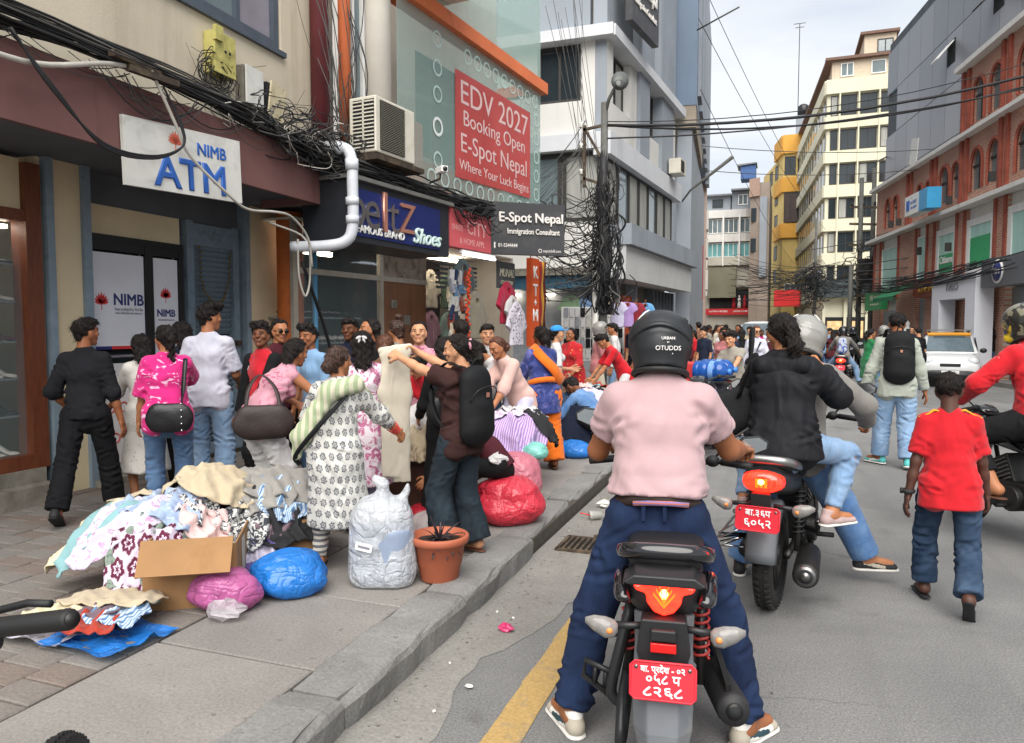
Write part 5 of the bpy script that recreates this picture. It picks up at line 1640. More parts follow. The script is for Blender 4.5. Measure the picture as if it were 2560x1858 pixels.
M_EYED=mat('eye_dark','#1c1310',rough=.2,var=0)
def hair_pat(t,col):
 v=t.vec('Object',scale=(60,60,5))
 return t.mix(1,col,t.ramp(t.noise(v,2.0,4,.7),.35,(.4,.4,.4),.7,(2.6,2.4,2.3)),'MULTIPLY')
HAIR={'black':mat('hair_black','#171312',rough=.55,var=0,pat=hair_pat,bump=.006,bscale=70,stretch=(4,4,.25),spec=.3),'brown':mat('hair_brown','#33221a',rough=.45,var=0,pat=hair_pat,bump=.004,bscale=60,stretch=(3,3,.3)),'auburn':mat('hair_auburn','#4a2c1d',rough=.45,var=0,pat=hair_pat,bump=.004,bscale=60,stretch=(3,3,.3))}
def head_prims():
 P=[ball((0,-.012,.03),1,(.077,.096,.084)),Prim((0,.022,.0),(0,.036,-.07),.064,.040,(1,.95,1)),Prim((-.04,.0,-.03),(-.02,.035,-.085),.038,.024),Prim((.04,.0,-.03),(.02,.035,-.085),.038,.024),ball((0,.058,-.095),.022),Prim((-.03,.074,.026),(.03,.074,.026),.013),Prim((0,.078,.016),(0,.098,-.018),.0085,.012),ball((-.012,.09,-.022),.008),ball((.012,.09,-.022),.008),Prim((-.016,.074,-.05),(.016,.074,-.05),.0095),Prim((-.013,.073,-.06),(.013,.073,-.06),.0095),ball((-.046,.05,-.018),.022),ball((.046,.05,-.018),.022),ball((-.077,-.012,-.006),1,(.012,.019,.031)),ball((.077,-.012,-.006),1,(.012,.019,.031)),Prim((0,-.03,-.05),(0,-.048,-.16),.052,.054,(1,1,1),capb=False)]
 S=[ball((-.031,.094,.006),1,(.015,.014,.011)),ball((.031,.094,.006),1,(.015,.014,.011))]
 return P,S
def make_head(h):
 P,S=head_prims()
 V,Q=sdf_mesh(P,h,.014,sub=S,ks=.01)
 c=V[Q].mean(1)
 mi=np.zeros(len(Q),int)
 lip=(np.abs(c[:,0])<.024)&(np.abs(c[:,2]+.055)<.011)&(c[:,1]>.073)
 mi[lip]=1
 brow=(np.abs(np.abs(c[:,0])-.034)<.019)&(np.abs(c[:,2]-.029+(np.abs(c[:,0])-.034)*.25)<.0052)&(c[:,1]>.04)
 mi[brow]=2
 VV,QQ,MM=[V],[Q],[mi]
 n0=len(V)
 for s_ in(-1,1):
  e=MB().ell((s_*.031,.0735,.006),(.0105,.009,.0055),10,8)
  ev,ef=np.array(e.v),np.array(e.f)
  cc=ev[ef].mean(1)
  em=np.where((np.hypot(cc[:,0]-s_*.031,cc[:,2]-.006)<.0075)&(cc[:,1]>.07),4,3)
  VV.append(ev);QQ.append(ef+n0);MM.append(em)
  n0+=len(ev)
 return np.concatenate(VV),np.concatenate(QQ),np.concatenate(MM)
HEADS={'hi':make_head(.0058),'lo':make_head(.0095)}
def make_hand(curl,spread,h,thumb_in=.3):
 P=[Prim((0,0,.02),(0,0,-.02),.026,.03,(1,.75,1)),Prim((-.012,0,-.03),(-.016,.0,-.085),.026,.024,(1,.5,1)),Prim((.014,0,-.03),(.02,.0,-.085),.026,.022,(1,.5,1))]
 for i,(x,L,r_)in enumerate(((.032,.068,.0093),(.011,.078,.0097),(-.011,.072,.0093),(-.031,.056,.0083))):
  a=np.array([x,0,-.088+(.006 if i in(0,3)else 0)])
  ang=0
  seg=[.45,.32,.26]
  cu=curl*(1+.12*(i-1))
  sp=(1.5-i)*spread
  for s_,f in enumerate(seg):
   ang+=cu*(.55,1.0,.75)[s_]
   b=a+np.array([math.sin(sp)*L*f,math.sin(ang)*L*f,-math.cos(ang)*L*f])
   P.append(Prim(a,b,r_*(1-.06*s_),r_*(.95-.06*s_)))
   a=b
 a=np.array([.026,.004,-.025])
 for L,dx,dy in((.042,.75,.35),(.032,.35,.5+thumb_in),(.026,.1,.5+thumb_in)):
  d_=np.array([dx,dy*.6,-1.0+dx*.3])
  b=a+d_/np.linalg.norm(d_)*L
  P.append(Prim(a,b,.0125 if L>.04 else.0105,.010))
  a=b
 return sdf_mesh(P,h,.008)
HANDS={('relax','hi'):make_hand(.38,.05,.0052),('relax','lo'):make_hand(.38,.05,.0085),('grip','hi'):make_hand(1.0,.02,.0052,.6),('grip','lo'):make_hand(1.0,.02,.0085,.6),('pinch','hi'):make_hand(.75,.1,.0052,.9),('pinch','lo'):make_hand(.75,.1,.0085,.9)}
def hair_mesh(style,h,seed=0):
 rs=np.random.RandomState(seed)
 amp=.009
 def disp(P):
  a=np.arctan2(P[:,0],-P[:,1])
  return.0045*np.sin(a*31+7*np.sin(P[:,2]*30))+.003*np.sin(a*57+4*np.sin(P[:,2]*60))+.003*np.sin(P[:,0]*90+3*np.sin(P[:,2]*40))+.0025*np.sin(P@np.array([50,70,60.]))
 cap=ball((0,-.018,.04),1,(.086,.103,.088))
 P,cut,k=[cap],None,.02
 face=lambda p,zf,yb=.045:np.minimum(p[:,1]-yb+(p[:,2]-zf)*-.55,.2)
 if style=='short':
  P+=[ball((0,.03,.085),1,(.072,.07,.042)),Prim((0,-.07,.02),(0,-.082,-.055),.055,.035,(1.1,.6,1))]
  cut=lambda p:np.maximum(np.minimum(p[:,1]-.052+np.maximum(0,.062-p[:,2])*1.0,.062-p[:,2]+0*p[:,1]),-.07-p[:,2]+np.clip(p[:,1]+.02,0,.1)*1.2)
 elif style=='crop':
  cut=lambda p:np.maximum(np.minimum(p[:,1]-.045,.068-p[:,2]),-.05-p[:,2]+np.clip(p[:,1]+.03,0,.1)*1.4)
 elif style=='tousle':
  P+=[ball((.02,.04,.1),1,(.07,.065,.05)),ball((-.03,.02,.11),.045),ball((.045,-.02,.1),.045),Prim((0,-.07,.02),(0,-.08,-.04),.055,.035)]
  amp=.009
  d0=disp
  disp=lambda P,d0=d0:d0(P)*1.3
  cut=lambda p:np.maximum(np.minimum(p[:,1]-.055+np.maximum(0,.06-p[:,2])*1.0,.06-p[:,2]),-.06-p[:,2]+np.clip(p[:,1]+.02,0,.1)*1.2)
 else:
  back=Prim((0,-.06,.02),(0,-.078,-.05),.066,.045,(1.1,.75,1))
  P+=[back,ball((-.058,-.01,.015),.034),ball((.058,-.01,.015),.034)]
  cut=lambda p:np.minimum(p[:,1]-.03+np.maximum(0,.075-p[:,2])*.62,.085-p[:,2])
  if style=='pony':
   P+=[ball((0,-.125,.03),.034),Prim((0,-.14,.03),(.01,-.165,-.08),.036,.044,(1.1,.8,1)),Prim((.01,-.165,-.08),(.02,-.14,-.23),.044,.016)]
  elif style=='bun':
   P+=[ball((.0,-.125,-.025),1,(.052,.045,.05)),ball((.02,-.14,-.03),.03),ball((-.02,-.13,-.05),.032)]
  elif style=='topbun':
   P+=[ball((0,-.06,.15),1,(.04,.04,.036))]
  elif style=='long':
   P+=[Prim((0,-.075,.0),(0,-.12,-.3),.075,.09,(1.1,.5,1)),Prim((0,-.12,-.3),(.01,-.13,-.42),.085,.03,(1.1,.45,1)),Prim((-.07,-.02,.0),(-.085,-.06,-.2),.028,.03),Prim((.07,-.02,.0),(.085,-.06,-.2),.028,.03)]
  elif style=='bob':
   P+=[Prim((0,-.07,.0),(0,-.085,-.12),.08,.07,(1.1,.6,1)),Prim((-.072,-.01,.01),(-.08,-.02,-.1),.026,.02),Prim((.072,-.01,.01),(.08,-.02,-.1),.026,.02)]
  elif style=='braid':
   z=-.03
   P+=[ball((.0,-.115,.0),.035)]
   for i in range(13):
    P.append(ball((.012*(-1)**i+.008*i*.3,-.125-.003*i+.012*math.sin(i*.4),z-i*.037),1,(.027-i*.0008,.022-i*.0006,.026)))
 V,Q=sdf_mesh(P,h,k,disp=disp,amp=amp,cut=cut)
 return V,Q
HAIRC={}
def hair_template(style,lod,colour):
 key=(style,lod,colour)
 if key not in HAIRC:
  V,Q=hair_mesh(style,.008 if lod=='hi' else.0115)
  rs=np.random.RandomState(3)
  fnm=np.cross(V[Q[:,2]]-V[Q[:,0]],V[Q[:,3]]-V[Q[:,1]])
  N=np.zeros_like(V)
  for i in range(4):np.add.at(N,Q[:,i],fnm)
  N/=np.linalg.norm(N,axis=1)[:,None]+1e-12
  cand=np.nonzero((N[:,2]>-.3))[0]
  n=420 if lod=='hi' else 130
  pick=rs.choice(cand,n)
  p0,nn=V[pick],N[pick]
  down=np.array([0,0,-1.])if style not in('short','crop','tousle')else np.array([0,-.3,-.5])
  tg_=down+rs.normal(0,.3 if style!='tousle' else.45,(n,3))
  tg_-=nn*(tg_*nn).sum(1)[:,None]
  tg_/=np.linalg.norm(tg_,axis=1)[:,None]+1e-9
  L=rs.uniform(.025,.065,n)[:,None]*(.6 if style=='crop' else 1)
  bi=np.cross(nn,tg_)
  vs,qs,o_=[V],[Q],len(V)
  w_=.0011 if lod=='hi' else.0018
  rings=[]
  for s_ in(0,.35,.7,1.0):
   c=p0+tg_*L*s_+nn*(.0015+(.007*s_*(1.2-s_))+.004*s_*rs.uniform(-.5,1.5,(n,1)))
   k_=w_*(1-.8*s_)
   rings.append([c+bi*k_,c-bi*k_,c+nn*k_])
  A_=np.stack([np.stack(r_,1)for r_ in rings],1).reshape(-1,3)
  ii=np.arange(n)[:,None,None]*12+np.arange(3)[None,:,None]*3
  j=np.arange(3)[None,None,:]
  j2=(j+1)%3
  q_=np.stack([ii+j,ii+j2,ii+3+j2,ii+3+j],-1).reshape(-1,4)
  V,Q=np.concatenate([V,A_]),np.concatenate([Q,q_+o_])
  HAIRC[key]=np_mesh('hair',V,Q,[HAIR[colour]])
 return HAIRC[key]
def shoe_np(kind):
 if kind=='sandal':
  P=[Prim((0,-.05,-.073),(0.005,.15,-.073),.036,.042,(1,1,.25))]
  V,Q=sdf_mesh(P,.007,.01)
  return V,Q,np.full(len(Q),1)
 P=[Prim((0,-.045,-.05),(0,.04,-.052),.036,.036,(1,1,.95)),Prim((0,.04,-.054),(.004,.15,-.062),.036,.034,(1.1,1,.75)),Prim((0,-.035,-.03),(0,-.02,.012),.034,.037,(1,1.15,1),capb=True),Prim((0,.02,-.02),(0,.08,-.045),.028,.026)]
 V,Q=sdf_mesh(P,.0062,.018,cut=lambda p:-.068-p[:,2])
 c=V[Q].mean(1)
 mi=np.zeros(len(Q),int)
 st=np.abs(c[:,2]+.04+.22*(c[:,1]-.02))<.011
 mi[st&(np.abs(c[:,1]-.03)<.075)&(np.abs(c[:,0])>.018)]=2
 mi[(c[:,1]<-.03)&(c[:,2]<-.005)]=3
 mi[(c[:,1]>.13)]=3
 P2=[Prim((0,-.045,-.076),(.004,.155,-.076),.042,.042,(1,1,.3))]
 V2,Q2=sdf_mesh(P2,.0062,.006,cut=lambda p:-.088-p[:,2])
 return np.concatenate([V,V2]),np.concatenate([Q,Q2+len(V)]),np.concatenate([mi,np.full(len(Q2),1)])
SHOES={'sneaker':shoe_np('sneaker'),'sandal':shoe_np('sandal')}
SHOEM={}
def shoe_mesh(kind,mats_):
 key=(kind,tuple(m_.name for m_ in mats_))
 if key not in SHOEM:
  V,Q,mi=SHOES[kind]
  SHOEM[key]=np_mesh('shoe',V,Q,list(mats_),mi)
 return SHOEM[key]
M_SOLEW=mat('sole_white','#d2cfc8',rough=.6,var=.12,dirt='#8a857b',dscale=12,dcut=(.55,.8))
M_SOLEB=mat('sole_black','#1d1c1b',rough=.7,var=.2)
M_SNW=mat('sneaker_white','#d6d3cd',rough=.6,var=.1,dirt='#a8a196',dscale=9,dcut=(.58,.85))
M_SNG=mat('sneaker_grey','#a9a192',rough=.8,var=.15)
M_SNT=mat('sneaker_teal_dark','#28434b',rough=.6,var=.15)
M_SNK=mat('sneaker_black','#232325',rough=.7,var=.2)
M_SNP=mat('sneaker_pink_grey','#a8918f',rough=.8,var=.15)
M_SNTEAL=mat('sneaker_teal','#4fa8a6',rough=.7,var=.15)
SHOESET={'white':(M_SNW,M_SOLEW,M_SNT,M_SNG),'black':(M_SNK,M_SOLEB,M_SNK,M_SNK),'blackwhite':(M_SNK,M_SOLEW,M_SNG,M_SNK),'pink':(M_SNP,M_SOLEW,M_SNP,M_SNP),'teal':(M_SNTEAL,M_SOLEW,M_SNW,M_SNTEAL),'sandal':(M_SNK,M_SNK,M_SNK,M_SNK),'brownsandal':(mat('sandal_brown','#5b3a2a',rough=.7),mat('sandal_brown','#5b3a2a'),M_SNK,M_SNK)}
# -- person builder
def nrm(v):
 v=np.array(v,float)
 return v/(np.linalg.norm(v)+1e-12)
def ik(a,t,l1,l2,pole):
 a,t=np.array(a,float),np.array(t,float)
 d=t-a
 L=np.linalg.norm(d)
 Lm=min(L,(l1+l2)*.998)
 u=d/(L+1e-9)
 t=a+u*Lm
 x=(l1*l1-l2*l2+Lm*Lm)/(2*Lm)
 y=math.sqrt(max(0,l1*l1-x*x))
 p=np.array(pole,float)
 p=p-u*(p@u)
 p=nrm(p)
 return a+u*x+p*y,t
def rotv(ax,ang):
 return np.array(Matrix.Rotation(ang,3,Vector(ax)))
def person(label,loc,yaw,H=1.6,g=1.0,lean=(4,0),twist=0,pelvis=None,hands=None,feet=None,head=(0,0,0),skin='mid',hair=('short','black'),top=None,bottom=None,shoes='black',lod='lo',handpose=('relax','relax'),res=None,palm=None,female=False,elbow=None,knee=None,group=None,footyaw=(6,-6),footpitch=(0,0),belly=0.,shoulder_w=None,footcover=True,headscale=1.0):
 root=thing('person',label,'person',loc,R(yaw),group)
 h=res or(.0105 if lod=='hi' else.017)
 z0=.085
 hip_w=(.058 if not female else.062)*H
 sh_w=shoulder_w or((.098 if not female else.087)*H*.9*(g**.5))
 pel=np.array(pelvis if pelvis is not None else(0,0,.53*H))
 lf,ls=R(lean[0]),R(lean[1])
 up=nrm([math.sin(ls),math.sin(lf)*math.cos(ls),math.cos(lf)*math.cos(ls)])
 tw=R(twist)
 right=nrm(np.array([math.cos(tw),math.sin(tw),0])-up*(np.array([math.cos(tw),math.sin(tw),0])@up))
 fwd=np.cross(up,right)
 up0=nrm(up*.6+np.array([0,0,.4]))
 waist=pel+up0*.10*H
 chest=waist+up*.115*H
 neck=chest+up*.10*H
 shL=neck-right*sh_w-up*.036*H
 shR=neck+right*sh_w-up*.036*H
 F=np.stack([right,fwd,up])
 hy,hp,hr=[R(a)for a in head]
 Rh=Matrix.Rotation(hy,3,'Z')@Matrix.Rotation(-hp,3,'X')@Matrix.Rotation(hr,3,'Y')
 hf=np.array(Matrix([list(right),list(fwd),list(up)]).transposed())@np.array(Rh)
 hs=H/7.4/.235*headscale
 hc=neck+up*.045*H+hf@np.array([0,.03,.088])*hs
 hands=hands or{}
 ua,fa=.172*H,.15*H
 defL=shL+np.array([-.07,.02,-.30*H+.0])-np.array([0,0,.0])
 tL=np.array(hands.get('L',(shL[0]-.03*H,shL[1]+.05,shL[2]-.315*H)),float)
 tR=np.array(hands.get('R',(shR[0]+.03*H,shR[1]+.05,shR[2]-.315*H)),float)
 eb=elbow or{}
 eL,wL=ik(shL,tL,ua,fa,eb.get('L',-right*.25-fwd*.8-up*.35))
 eR,wR=ik(shR,tR,ua,fa,eb.get('R',right*.25-fwd*.8-up*.35))
 feet=feet or{}
 th,sk=.247*H,.238*H
 hpL,hpR=pel-np.array(right)*hip_w,pel+np.array(right)*hip_w
 fL=np.array(feet.get('L',(-.062*H,-.0,z0)),float)
 fR=np.array(feet.get('R',(.062*H,.0,z0)),float)
 kn=knee or{}
 kL,aL=ik(hpL,fL,th,sk,kn.get('L',(-.12,1,0)))
 kR,aR=ik(hpR,fR,th,sk,kn.get('R',(.12,1,0)))
 r_=H*g*.86
 ellip=(1,.72,1)
 P=[Prim(pel,waist,.082*r_,.076*r_,ellip,F),Prim(waist,chest,.076*r_,.088*r_,ellip,F),Prim(chest,neck-up*.03*H,.088*r_,.06*r_,ellip,F),Prim(neck-up*.004*H,shL,.032*r_,.03*r_),Prim(neck-up*.004*H,shR,.032*r_,.03*r_),Prim(neck-up*.02*H,hc-hf@np.array([0,.03,.07])*hs,.034*r_,.031*H)]
 limb=[]
 for s_,e_,w_ in((shL,eL,wL),(shR,eR,wR)):
  limb+=[Prim(s_,e_,.033*r_,.0255*r_),Prim(e_,e_+(w_-e_)*.45,.0255*r_,.0235*r_),Prim(e_+(w_-e_)*.4,w_,.0235*r_,.0165*H)]
 for h_,k_,a_ in((hpL,kL,aL),(hpR,kR,aR)):
  limb+=[Prim(h_,k_,.056*r_,.037*r_),Prim(k_,k_+(a_-k_)*.4,.036*r_,.037*r_),Prim(k_+(a_-k_)*.4,a_,.036*r_,.023*H)]
 fdirs=[]
 for i,(k_,a_)in enumerate(((kL,aL),(kR,aR))):
  fy=R(footyaw[i])
  fp=R(footpitch[i])
  d_=np.array([-math.sin(fy)*math.cos(fp),math.cos(fy)*math.cos(fp),math.sin(fp)])
  fdirs.append((d_,fy,fp))
  limb+=[Prim(a_+np.array([0,0,-.02])-d_*.015*H,a_+np.array([0,0,-.045])+d_*.085*H,.024*H,.017*H)]
 V,Q=sdf_mesh(P+limb,h*1.15,.022)
 VV,QQ,MM=[V],[Q],[np.zeros(len(Q),int)]
 n0=len(V)
 hv,hq,hm=HEADS[lod]
 VV.append((hv*hs)@hf.T+hc);QQ.append(hq+n0);MM.append(hm)
 n0+=len(hv)
 hand_fr=[]
 for i,(e_,w_)in enumerate(((eL,wL),(eR,wR))):
  hvv,hqq=HANDS[(handpose[i],lod)]
  dz=-nrm(w_-e_)
  side=-1 if i==0 else 1
  pn=(palm or{}).get('LR'[i])
  py=np.array(pn,float)if pn is not None else-right*side*1.0+fwd*.15
  py=nrm(py-dz*(py@dz))
  px=np.cross(py,dz)
  hv2=hvv.copy()*(H/1.68)
  flip=1 if(px@(fwd*1.0+up*.3))>=0 else-1
  hv2[:,0]*=flip
  W=hv2@np.stack([px,py,dz])
  VV.append(W+w_)
  QQ.append((hqq if flip>0 else hqq[:,::-1])+n0)
  MM.append(np.zeros(len(hqq),int))
  n0+=len(hvv)
  hand_fr.append((w_,px,py,dz))
 me=np_mesh('body',np.concatenate(VV),np.concatenate(QQ),[SKIN[skin],LIP[skin],HAIR['black'],M_EYEW,M_EYED],np.concatenate(MM))
 link('body',me,root)
 Mh=Matrix.Translation(Vector(hc))@Matrix(hf.tolist()).to_4x4()@Matrix.Scale(hs,4)
 if hair:
  o=link('hair',hair_template(hair[0],lod,hair[1]),root)
  o.matrix_basis=Mh
 info=dict(root=root,hc=hc,hf=hf,hs=hs,neck=neck,chest=chest,waist=waist,pel=pel,shL=shL,shR=shR,wL=wL,wR=wR,eL=eL,eR=eR,aL=aL,aR=aR,kL=kL,kR=kR,F=F,up=up,fwd=fwd,right=right,Mh=Mh,hand=hand_fr,H=H,r=r_)
 if top:
  t=dict(mat=None,sleeve=.45,hem=.06,loose=1.1,slloose=1.25,fold=.005,ff=1.,skirt=0,name='shirt',collar=True,flare=1.0,long_r=None,seed=1,k=.03)
  t.update(top)
  L=1+(t['loose']-1)*.75
  hemp=pel-up0*(t['hem']*H)
  G=[Prim(waist,chest,.084*r_*L,.089*r_*L,ellip,F),Prim(chest,neck-up*.022*H,.089*r_*L,.056*r_*L,ellip,F),Prim(neck-up*.01*H,shL,.036*r_,.035*r_),Prim(neck-up*.01*H,shR,.036*r_,.035*r_),Prim(waist,hemp,.074*r_*L,.088*r_*L*t['flare'],(1.2,1.0,1),F,capb=not t['skirt'])]
  if t['hem']>.03:
   for hp_ in(hpL,hpR):
    G.append(Prim(hp_-fwd*.02*H+up0*.03*H,hp_-fwd*.016*H-up0*min(t['hem'],.09)*H*.6,.062*r_,.064*r_))
  if belly:
   G.append(ball(waist+fwd*.03*H,.1*r_*belly))
  if female:
   for s_ in(-1,1):
    G.append(ball(chest+right*s_*.045*H+fwd*.045*H*L-up*.005*H,.042*r_))
  if t['collar']:
   G.append(Prim(neck-up*.03*H,neck+up*.018*H,.05*r_,.040*r_,capb=True))
  sl=t['sleeve']
  for s_,e_,w_ in((shL,eL,wL),(shR,eR,wR)):
   q=t['slloose']
   if sl<=0:continue
   if sl<1:
    G.append(Prim(s_,s_+(e_-s_)*sl,.037*r_*(1+(q-1)*.4),.033*r_*q,capb=True))
   else:
    G.append(Prim(s_,e_,.037*r_*(1+(q-1)*.4),.0295*r_*q))
    G.append(Prim(e_,e_+(w_-e_)*(sl-1),.0295*r_*q,.0235*r_*q,capb=True))
  if t['skirt']:
   bz=t['skirt']
   mid=(kL+kR)/2
   end=np.array([(aL[0]+aR[0])/2,(aL[1]+aR[1])/2,bz])
   wd=abs(fL[0]-fR[0])*.5
   G.append(Prim(pel-up0*.05*H,end,.098*r_*L,(.095*H+wd*.35)*t['flare'],(1.2,.92,1),F if abs(lean[0])<20 else None,capb=True))
  fd=folds(t['fold'],t['ff'],t['seed'])
  if lod=='hi':
   rs=np.random.RandomState(int(abs(loc[0]*97+loc[1]*31))+5)
   it=limb_creases(rs,pel+up0*.02*H,waist,.1*r_*L,.095*r_*L,22,-.3,1.1,.5,.011,.013)+limb_creases(rs,waist,neck,.095*r_*L,.08*r_*L,26,.05,.8,1.1,.009,.014)
   for s_,e_,w_ in((shL,eL,wL),(shR,eR,wR)):
    it+=limb_creases(rs,s_,e_,.042*r_,.036*r_,9,.1,1.0,.5,.008,.010)
    if sl>1:it+=limb_creases(rs,e_,w_,.036*r_,.028*r_,9,-.1,.8,.4,.009,.010)
   if t['skirt']:it+=limb_creases(rs,pel,end,.1*r_*L,.11*H,16,.1,.95,3.0,.007,.014)
  V,Q=sdf_mesh(G,h,t['k'],disp=fd,amp=t['fold'])
  if lod=='hi':V=dent(V,Q,creases(it))
  o=link(t['name'],np_mesh(t['name'],V,Q,[t['mat']]),root)
  info['top']=o
 if bottom:
  t=dict(mat=None,loose=1.12,len=.97,flare=1.1,fold=.004,ff=1.1,name='trousers',seed=2,rise=.05)
  t.update(bottom)
  L=t['loose']
  G=[Prim(pel-up0*.02*H,pel+up0*t['rise']*H,.09*r_,.084*r_,(1,.8,1),F,capb=True)]
  for h_,k_,a_ in((hpL,kL,aL),(hpR,kR,aR)):
   d_=(a_-k_)
   G+=[Prim(h_,k_,.058*r_*L,.042*r_*L*(.5+t['flare']*.5)),Prim(k_,k_+d_*t['len'],.042*r_*L*(.5+t['flare']*.5),max(.035*H*L*t['flare'],.03*H),capb=True)]
   G.append(Prim(k_,k_+d_*.45,.0405*r_,.041*r_))
   G.append(ball(h_-fwd*.018*H,.055*r_))
  fd=folds(t['fold'],t['ff'],t['seed'],.8)
  if lod=='hi':
   rs=np.random.RandomState(int(abs(loc[0]*53+loc[1]*71))+3)
   it=[]
   for h_,k_,a_ in((hpL,kL,aL),(hpR,kR,aR)):
    it+=limb_creases(rs,h_,k_,.06*r_*L,.044*r_*L,16,-.05,.9,.6,.009,.012)+limb_creases(rs,k_,a_,.045*r_*L,.038*H*L,20,-.1,1.0,.35,.010,.011)
  V,Q=sdf_mesh(G,h,.022,disp=fd,amp=t['fold'])
  if lod=='hi':V=dent(V,Q,creases(it))
  info['bottom']=link(t['name'],np_mesh(t['name'],V,Q,[t['mat']]),root)
 if shoes:
  kind='sandal' if 'sandal' in shoes else 'sneaker'
  me=shoe_mesh(kind,SHOESET[shoes])
  for i,a_ in enumerate((aL,aR)):
   d_,fy,fp=fdirs[i]
   o=link('shoe',me,root)
   sc=H/1.66
   o.matrix_basis=Matrix.Translation(Vector(a_))@Matrix.Rotation(fy,4,'Z')@Matrix.Rotation(fp,4,'X')@Matrix.Diagonal((sc*(1 if i else-1),sc,sc,1))
 return info
M_TYRE=mat('rubber_tyre','#1f1e1e',rough=.85,var=.25,scale=8,dirt='#3d3a36',dscale=4,dcut=(.5,.8))
M_RUB=mat('rubber_black','#1b1b1c',rough=.6,var=.15)
M_PLAST=mat('plastic_black','#222325',rough=.42,var=.15,scale=4,dirt='#4b4a47',dscale=6,dcut=(.6,.9))
M_PLASTG=mat('plastic_grey','#62656a',rough=.5,var=.15,scale=4,dirt='#7d7a74',dscale=5,dcut=(.55,.85))
M_GLOSS=mat('paint_black_gloss','#17181b',rough=.15,var=.1,coat=.6)
M_METD=mat('metal_dark','#3a3938',rough=.45,metal=.7,var=.25,scale=6)
M_MET=mat('metal_alloy','#8d8c8a',rough=.35,metal=.9,var=.2,scale=6)
M_CHROME=mat('chrome','#c9cacc',rough=.12,metal=1,var=.05)
M_LEATH=mat('seat_vinyl','#1c1b1d',rough=.5,var=.12,bump=.001,bscale=160)
M_PLATE=mat('plate_red','#cc2a38',rough=.4,var=.08,scale=6)
M_PLTXT=mat('plate_white','#e8e4e2',rough=.45,var=.05)
M_REFL=mat('reflector_red','#c81f1e',rough=.2,var=.1)
M_SPRING=mat('spring_red','#9c2f2a',rough=.5,var=.2)
M_CLEARL=mat('lens_clear','#827f7c',rough=.12,var=.25,scale=40)
M_AMBER=mat('bulb_amber','#e08a4a',rough=.3,var=.1)
def tail_pat(hot):
 def f(t,col):
  v=t.vec('Object')
  n=t.noise(v,55,2,.5)
  return t.ramp(n,.35,(.55,.004,.004),.8,(1.0,.05,.01))
 return f
M_TAIL=mat('tail_lamp_lit','#e01208',rough=.15,var=0,pat=tail_pat(0),coat=.8)
_b=M_TAIL.node_tree.nodes['Principled BSDF']
_b.inputs['Emission Color'].default_value=(1,.02,.008,1)
_b.inputs['Emission Strength'].default_value=1.5
M_TAILC=mat('tail_lamp_bulb','#ff4a10',rough=.2,var=.3,scale=60,emit=1.8)
M_TAILY=mat('tail_lamp_core','#ffd25a',rough=.2,var=.2,emit=3.0)
M_MIRR=mat('mirror_glass','#c4cbd0',rough=.03,metal=1,var=0)
def loft(b,rings,cap=True):
 n=len(rings[0])
 vs=[p for r_ in rings for p in r_]
 fs=[]
 for i in range(len(rings)-1):
  for j in range(n):
   j2=(j+1)%n
   fs.append((i*n+j,i*n+j2,(i+1)*n+j2,(i+1)*n+j))
 if cap:
  fs+=[tuple(range(n-1,-1,-1)),tuple((len(rings)-1)*n+j for j in range(n))]
 return b.add(vs,fs)
def sring(y,cx_,cz,w,hh,n=20,e=2.6,shear=0):
 out=[]
 for j in range(n):
  a=2*PI*j/n
  ca,sa=math.cos(a),math.sin(a)
  x=math.copysign(abs(ca)**(2/e),ca)*w
  z=math.copysign(abs(sa)**(2/e),sa)*hh
  out.append((cx_+x,y+shear*z,cz+z))
 return out
def wheel(parent,y,r_,wd,name='wheel',spokes=5,alloy=True,lod=1):
 w=MB().m(0,True)
 prof=[(r_-.085,-wd*.42),(r_-.06,-wd*.5),(r_-.025,-wd*.46),(r_-.006,-wd*.28),(r_,0),(r_-.006,wd*.28),(r_-.025,wd*.46),(r_-.06,wd*.5),(r_-.085,wd*.42)]
 w.lathe(prof,40,axis='X')
 t=w.build('wheel',M_TYRE,parent,(0,y,r_))
 if lod:
  tr=MB()
  for i in range(44):
   a=2*PI*i/44
   for s_ in(-1,1):
    q=a+(.03 if s_>0 else 0)
    c_=Vector((s_*wd*.26,math.cos(q)*(r_-.004),math.sin(q)*(r_-.004)))
    tr.box(c_,(wd*.3,.018,.012),Euler((q-PI/2,0,s_*.5),'XYZ'))
  tag(tr.build('tread',M_TYRE,t),kind='stuff')
 rm=MB().m(0,True)
 rm.lathe([(r_-.085,-wd*.4),(r_-.1,-wd*.38),(r_-.115,-wd*.2),(r_-.115,wd*.2),(r_-.1,wd*.38),(r_-.085,wd*.4)],36,axis='X')
 rm.build('rim',M_METD if alloy else M_CHROME,t)
 hb=MB().m(0,True).cyl((-.05,0,0),(.05,0,0),.06,n=18)
 hb.build('hub',M_METD,t)
 if alloy:
  for i in range(spokes):
   a=2*PI*i/spokes
   MB().box((0,math.cos(a)*(r_-.1)*.55,math.sin(a)*(r_-.1)*.55),(.03,.035,r_-.13),Euler((a-PI/2,0,0))).build('spoke',M_METD,t)
 else:
  sp=MB()
  for i in range(18):
   a=2*PI*i/18
   sp.tube([(random.choice((-.04,.04)),math.cos(a)*.05,math.sin(a)*.05),(0,math.cos(a+.2)*(r_-.1),math.sin(a+.2)*(r_-.1))],.0025,4)
  tag(sp.build('spokes',M_CHROME,t),kind='stuff')
 return t
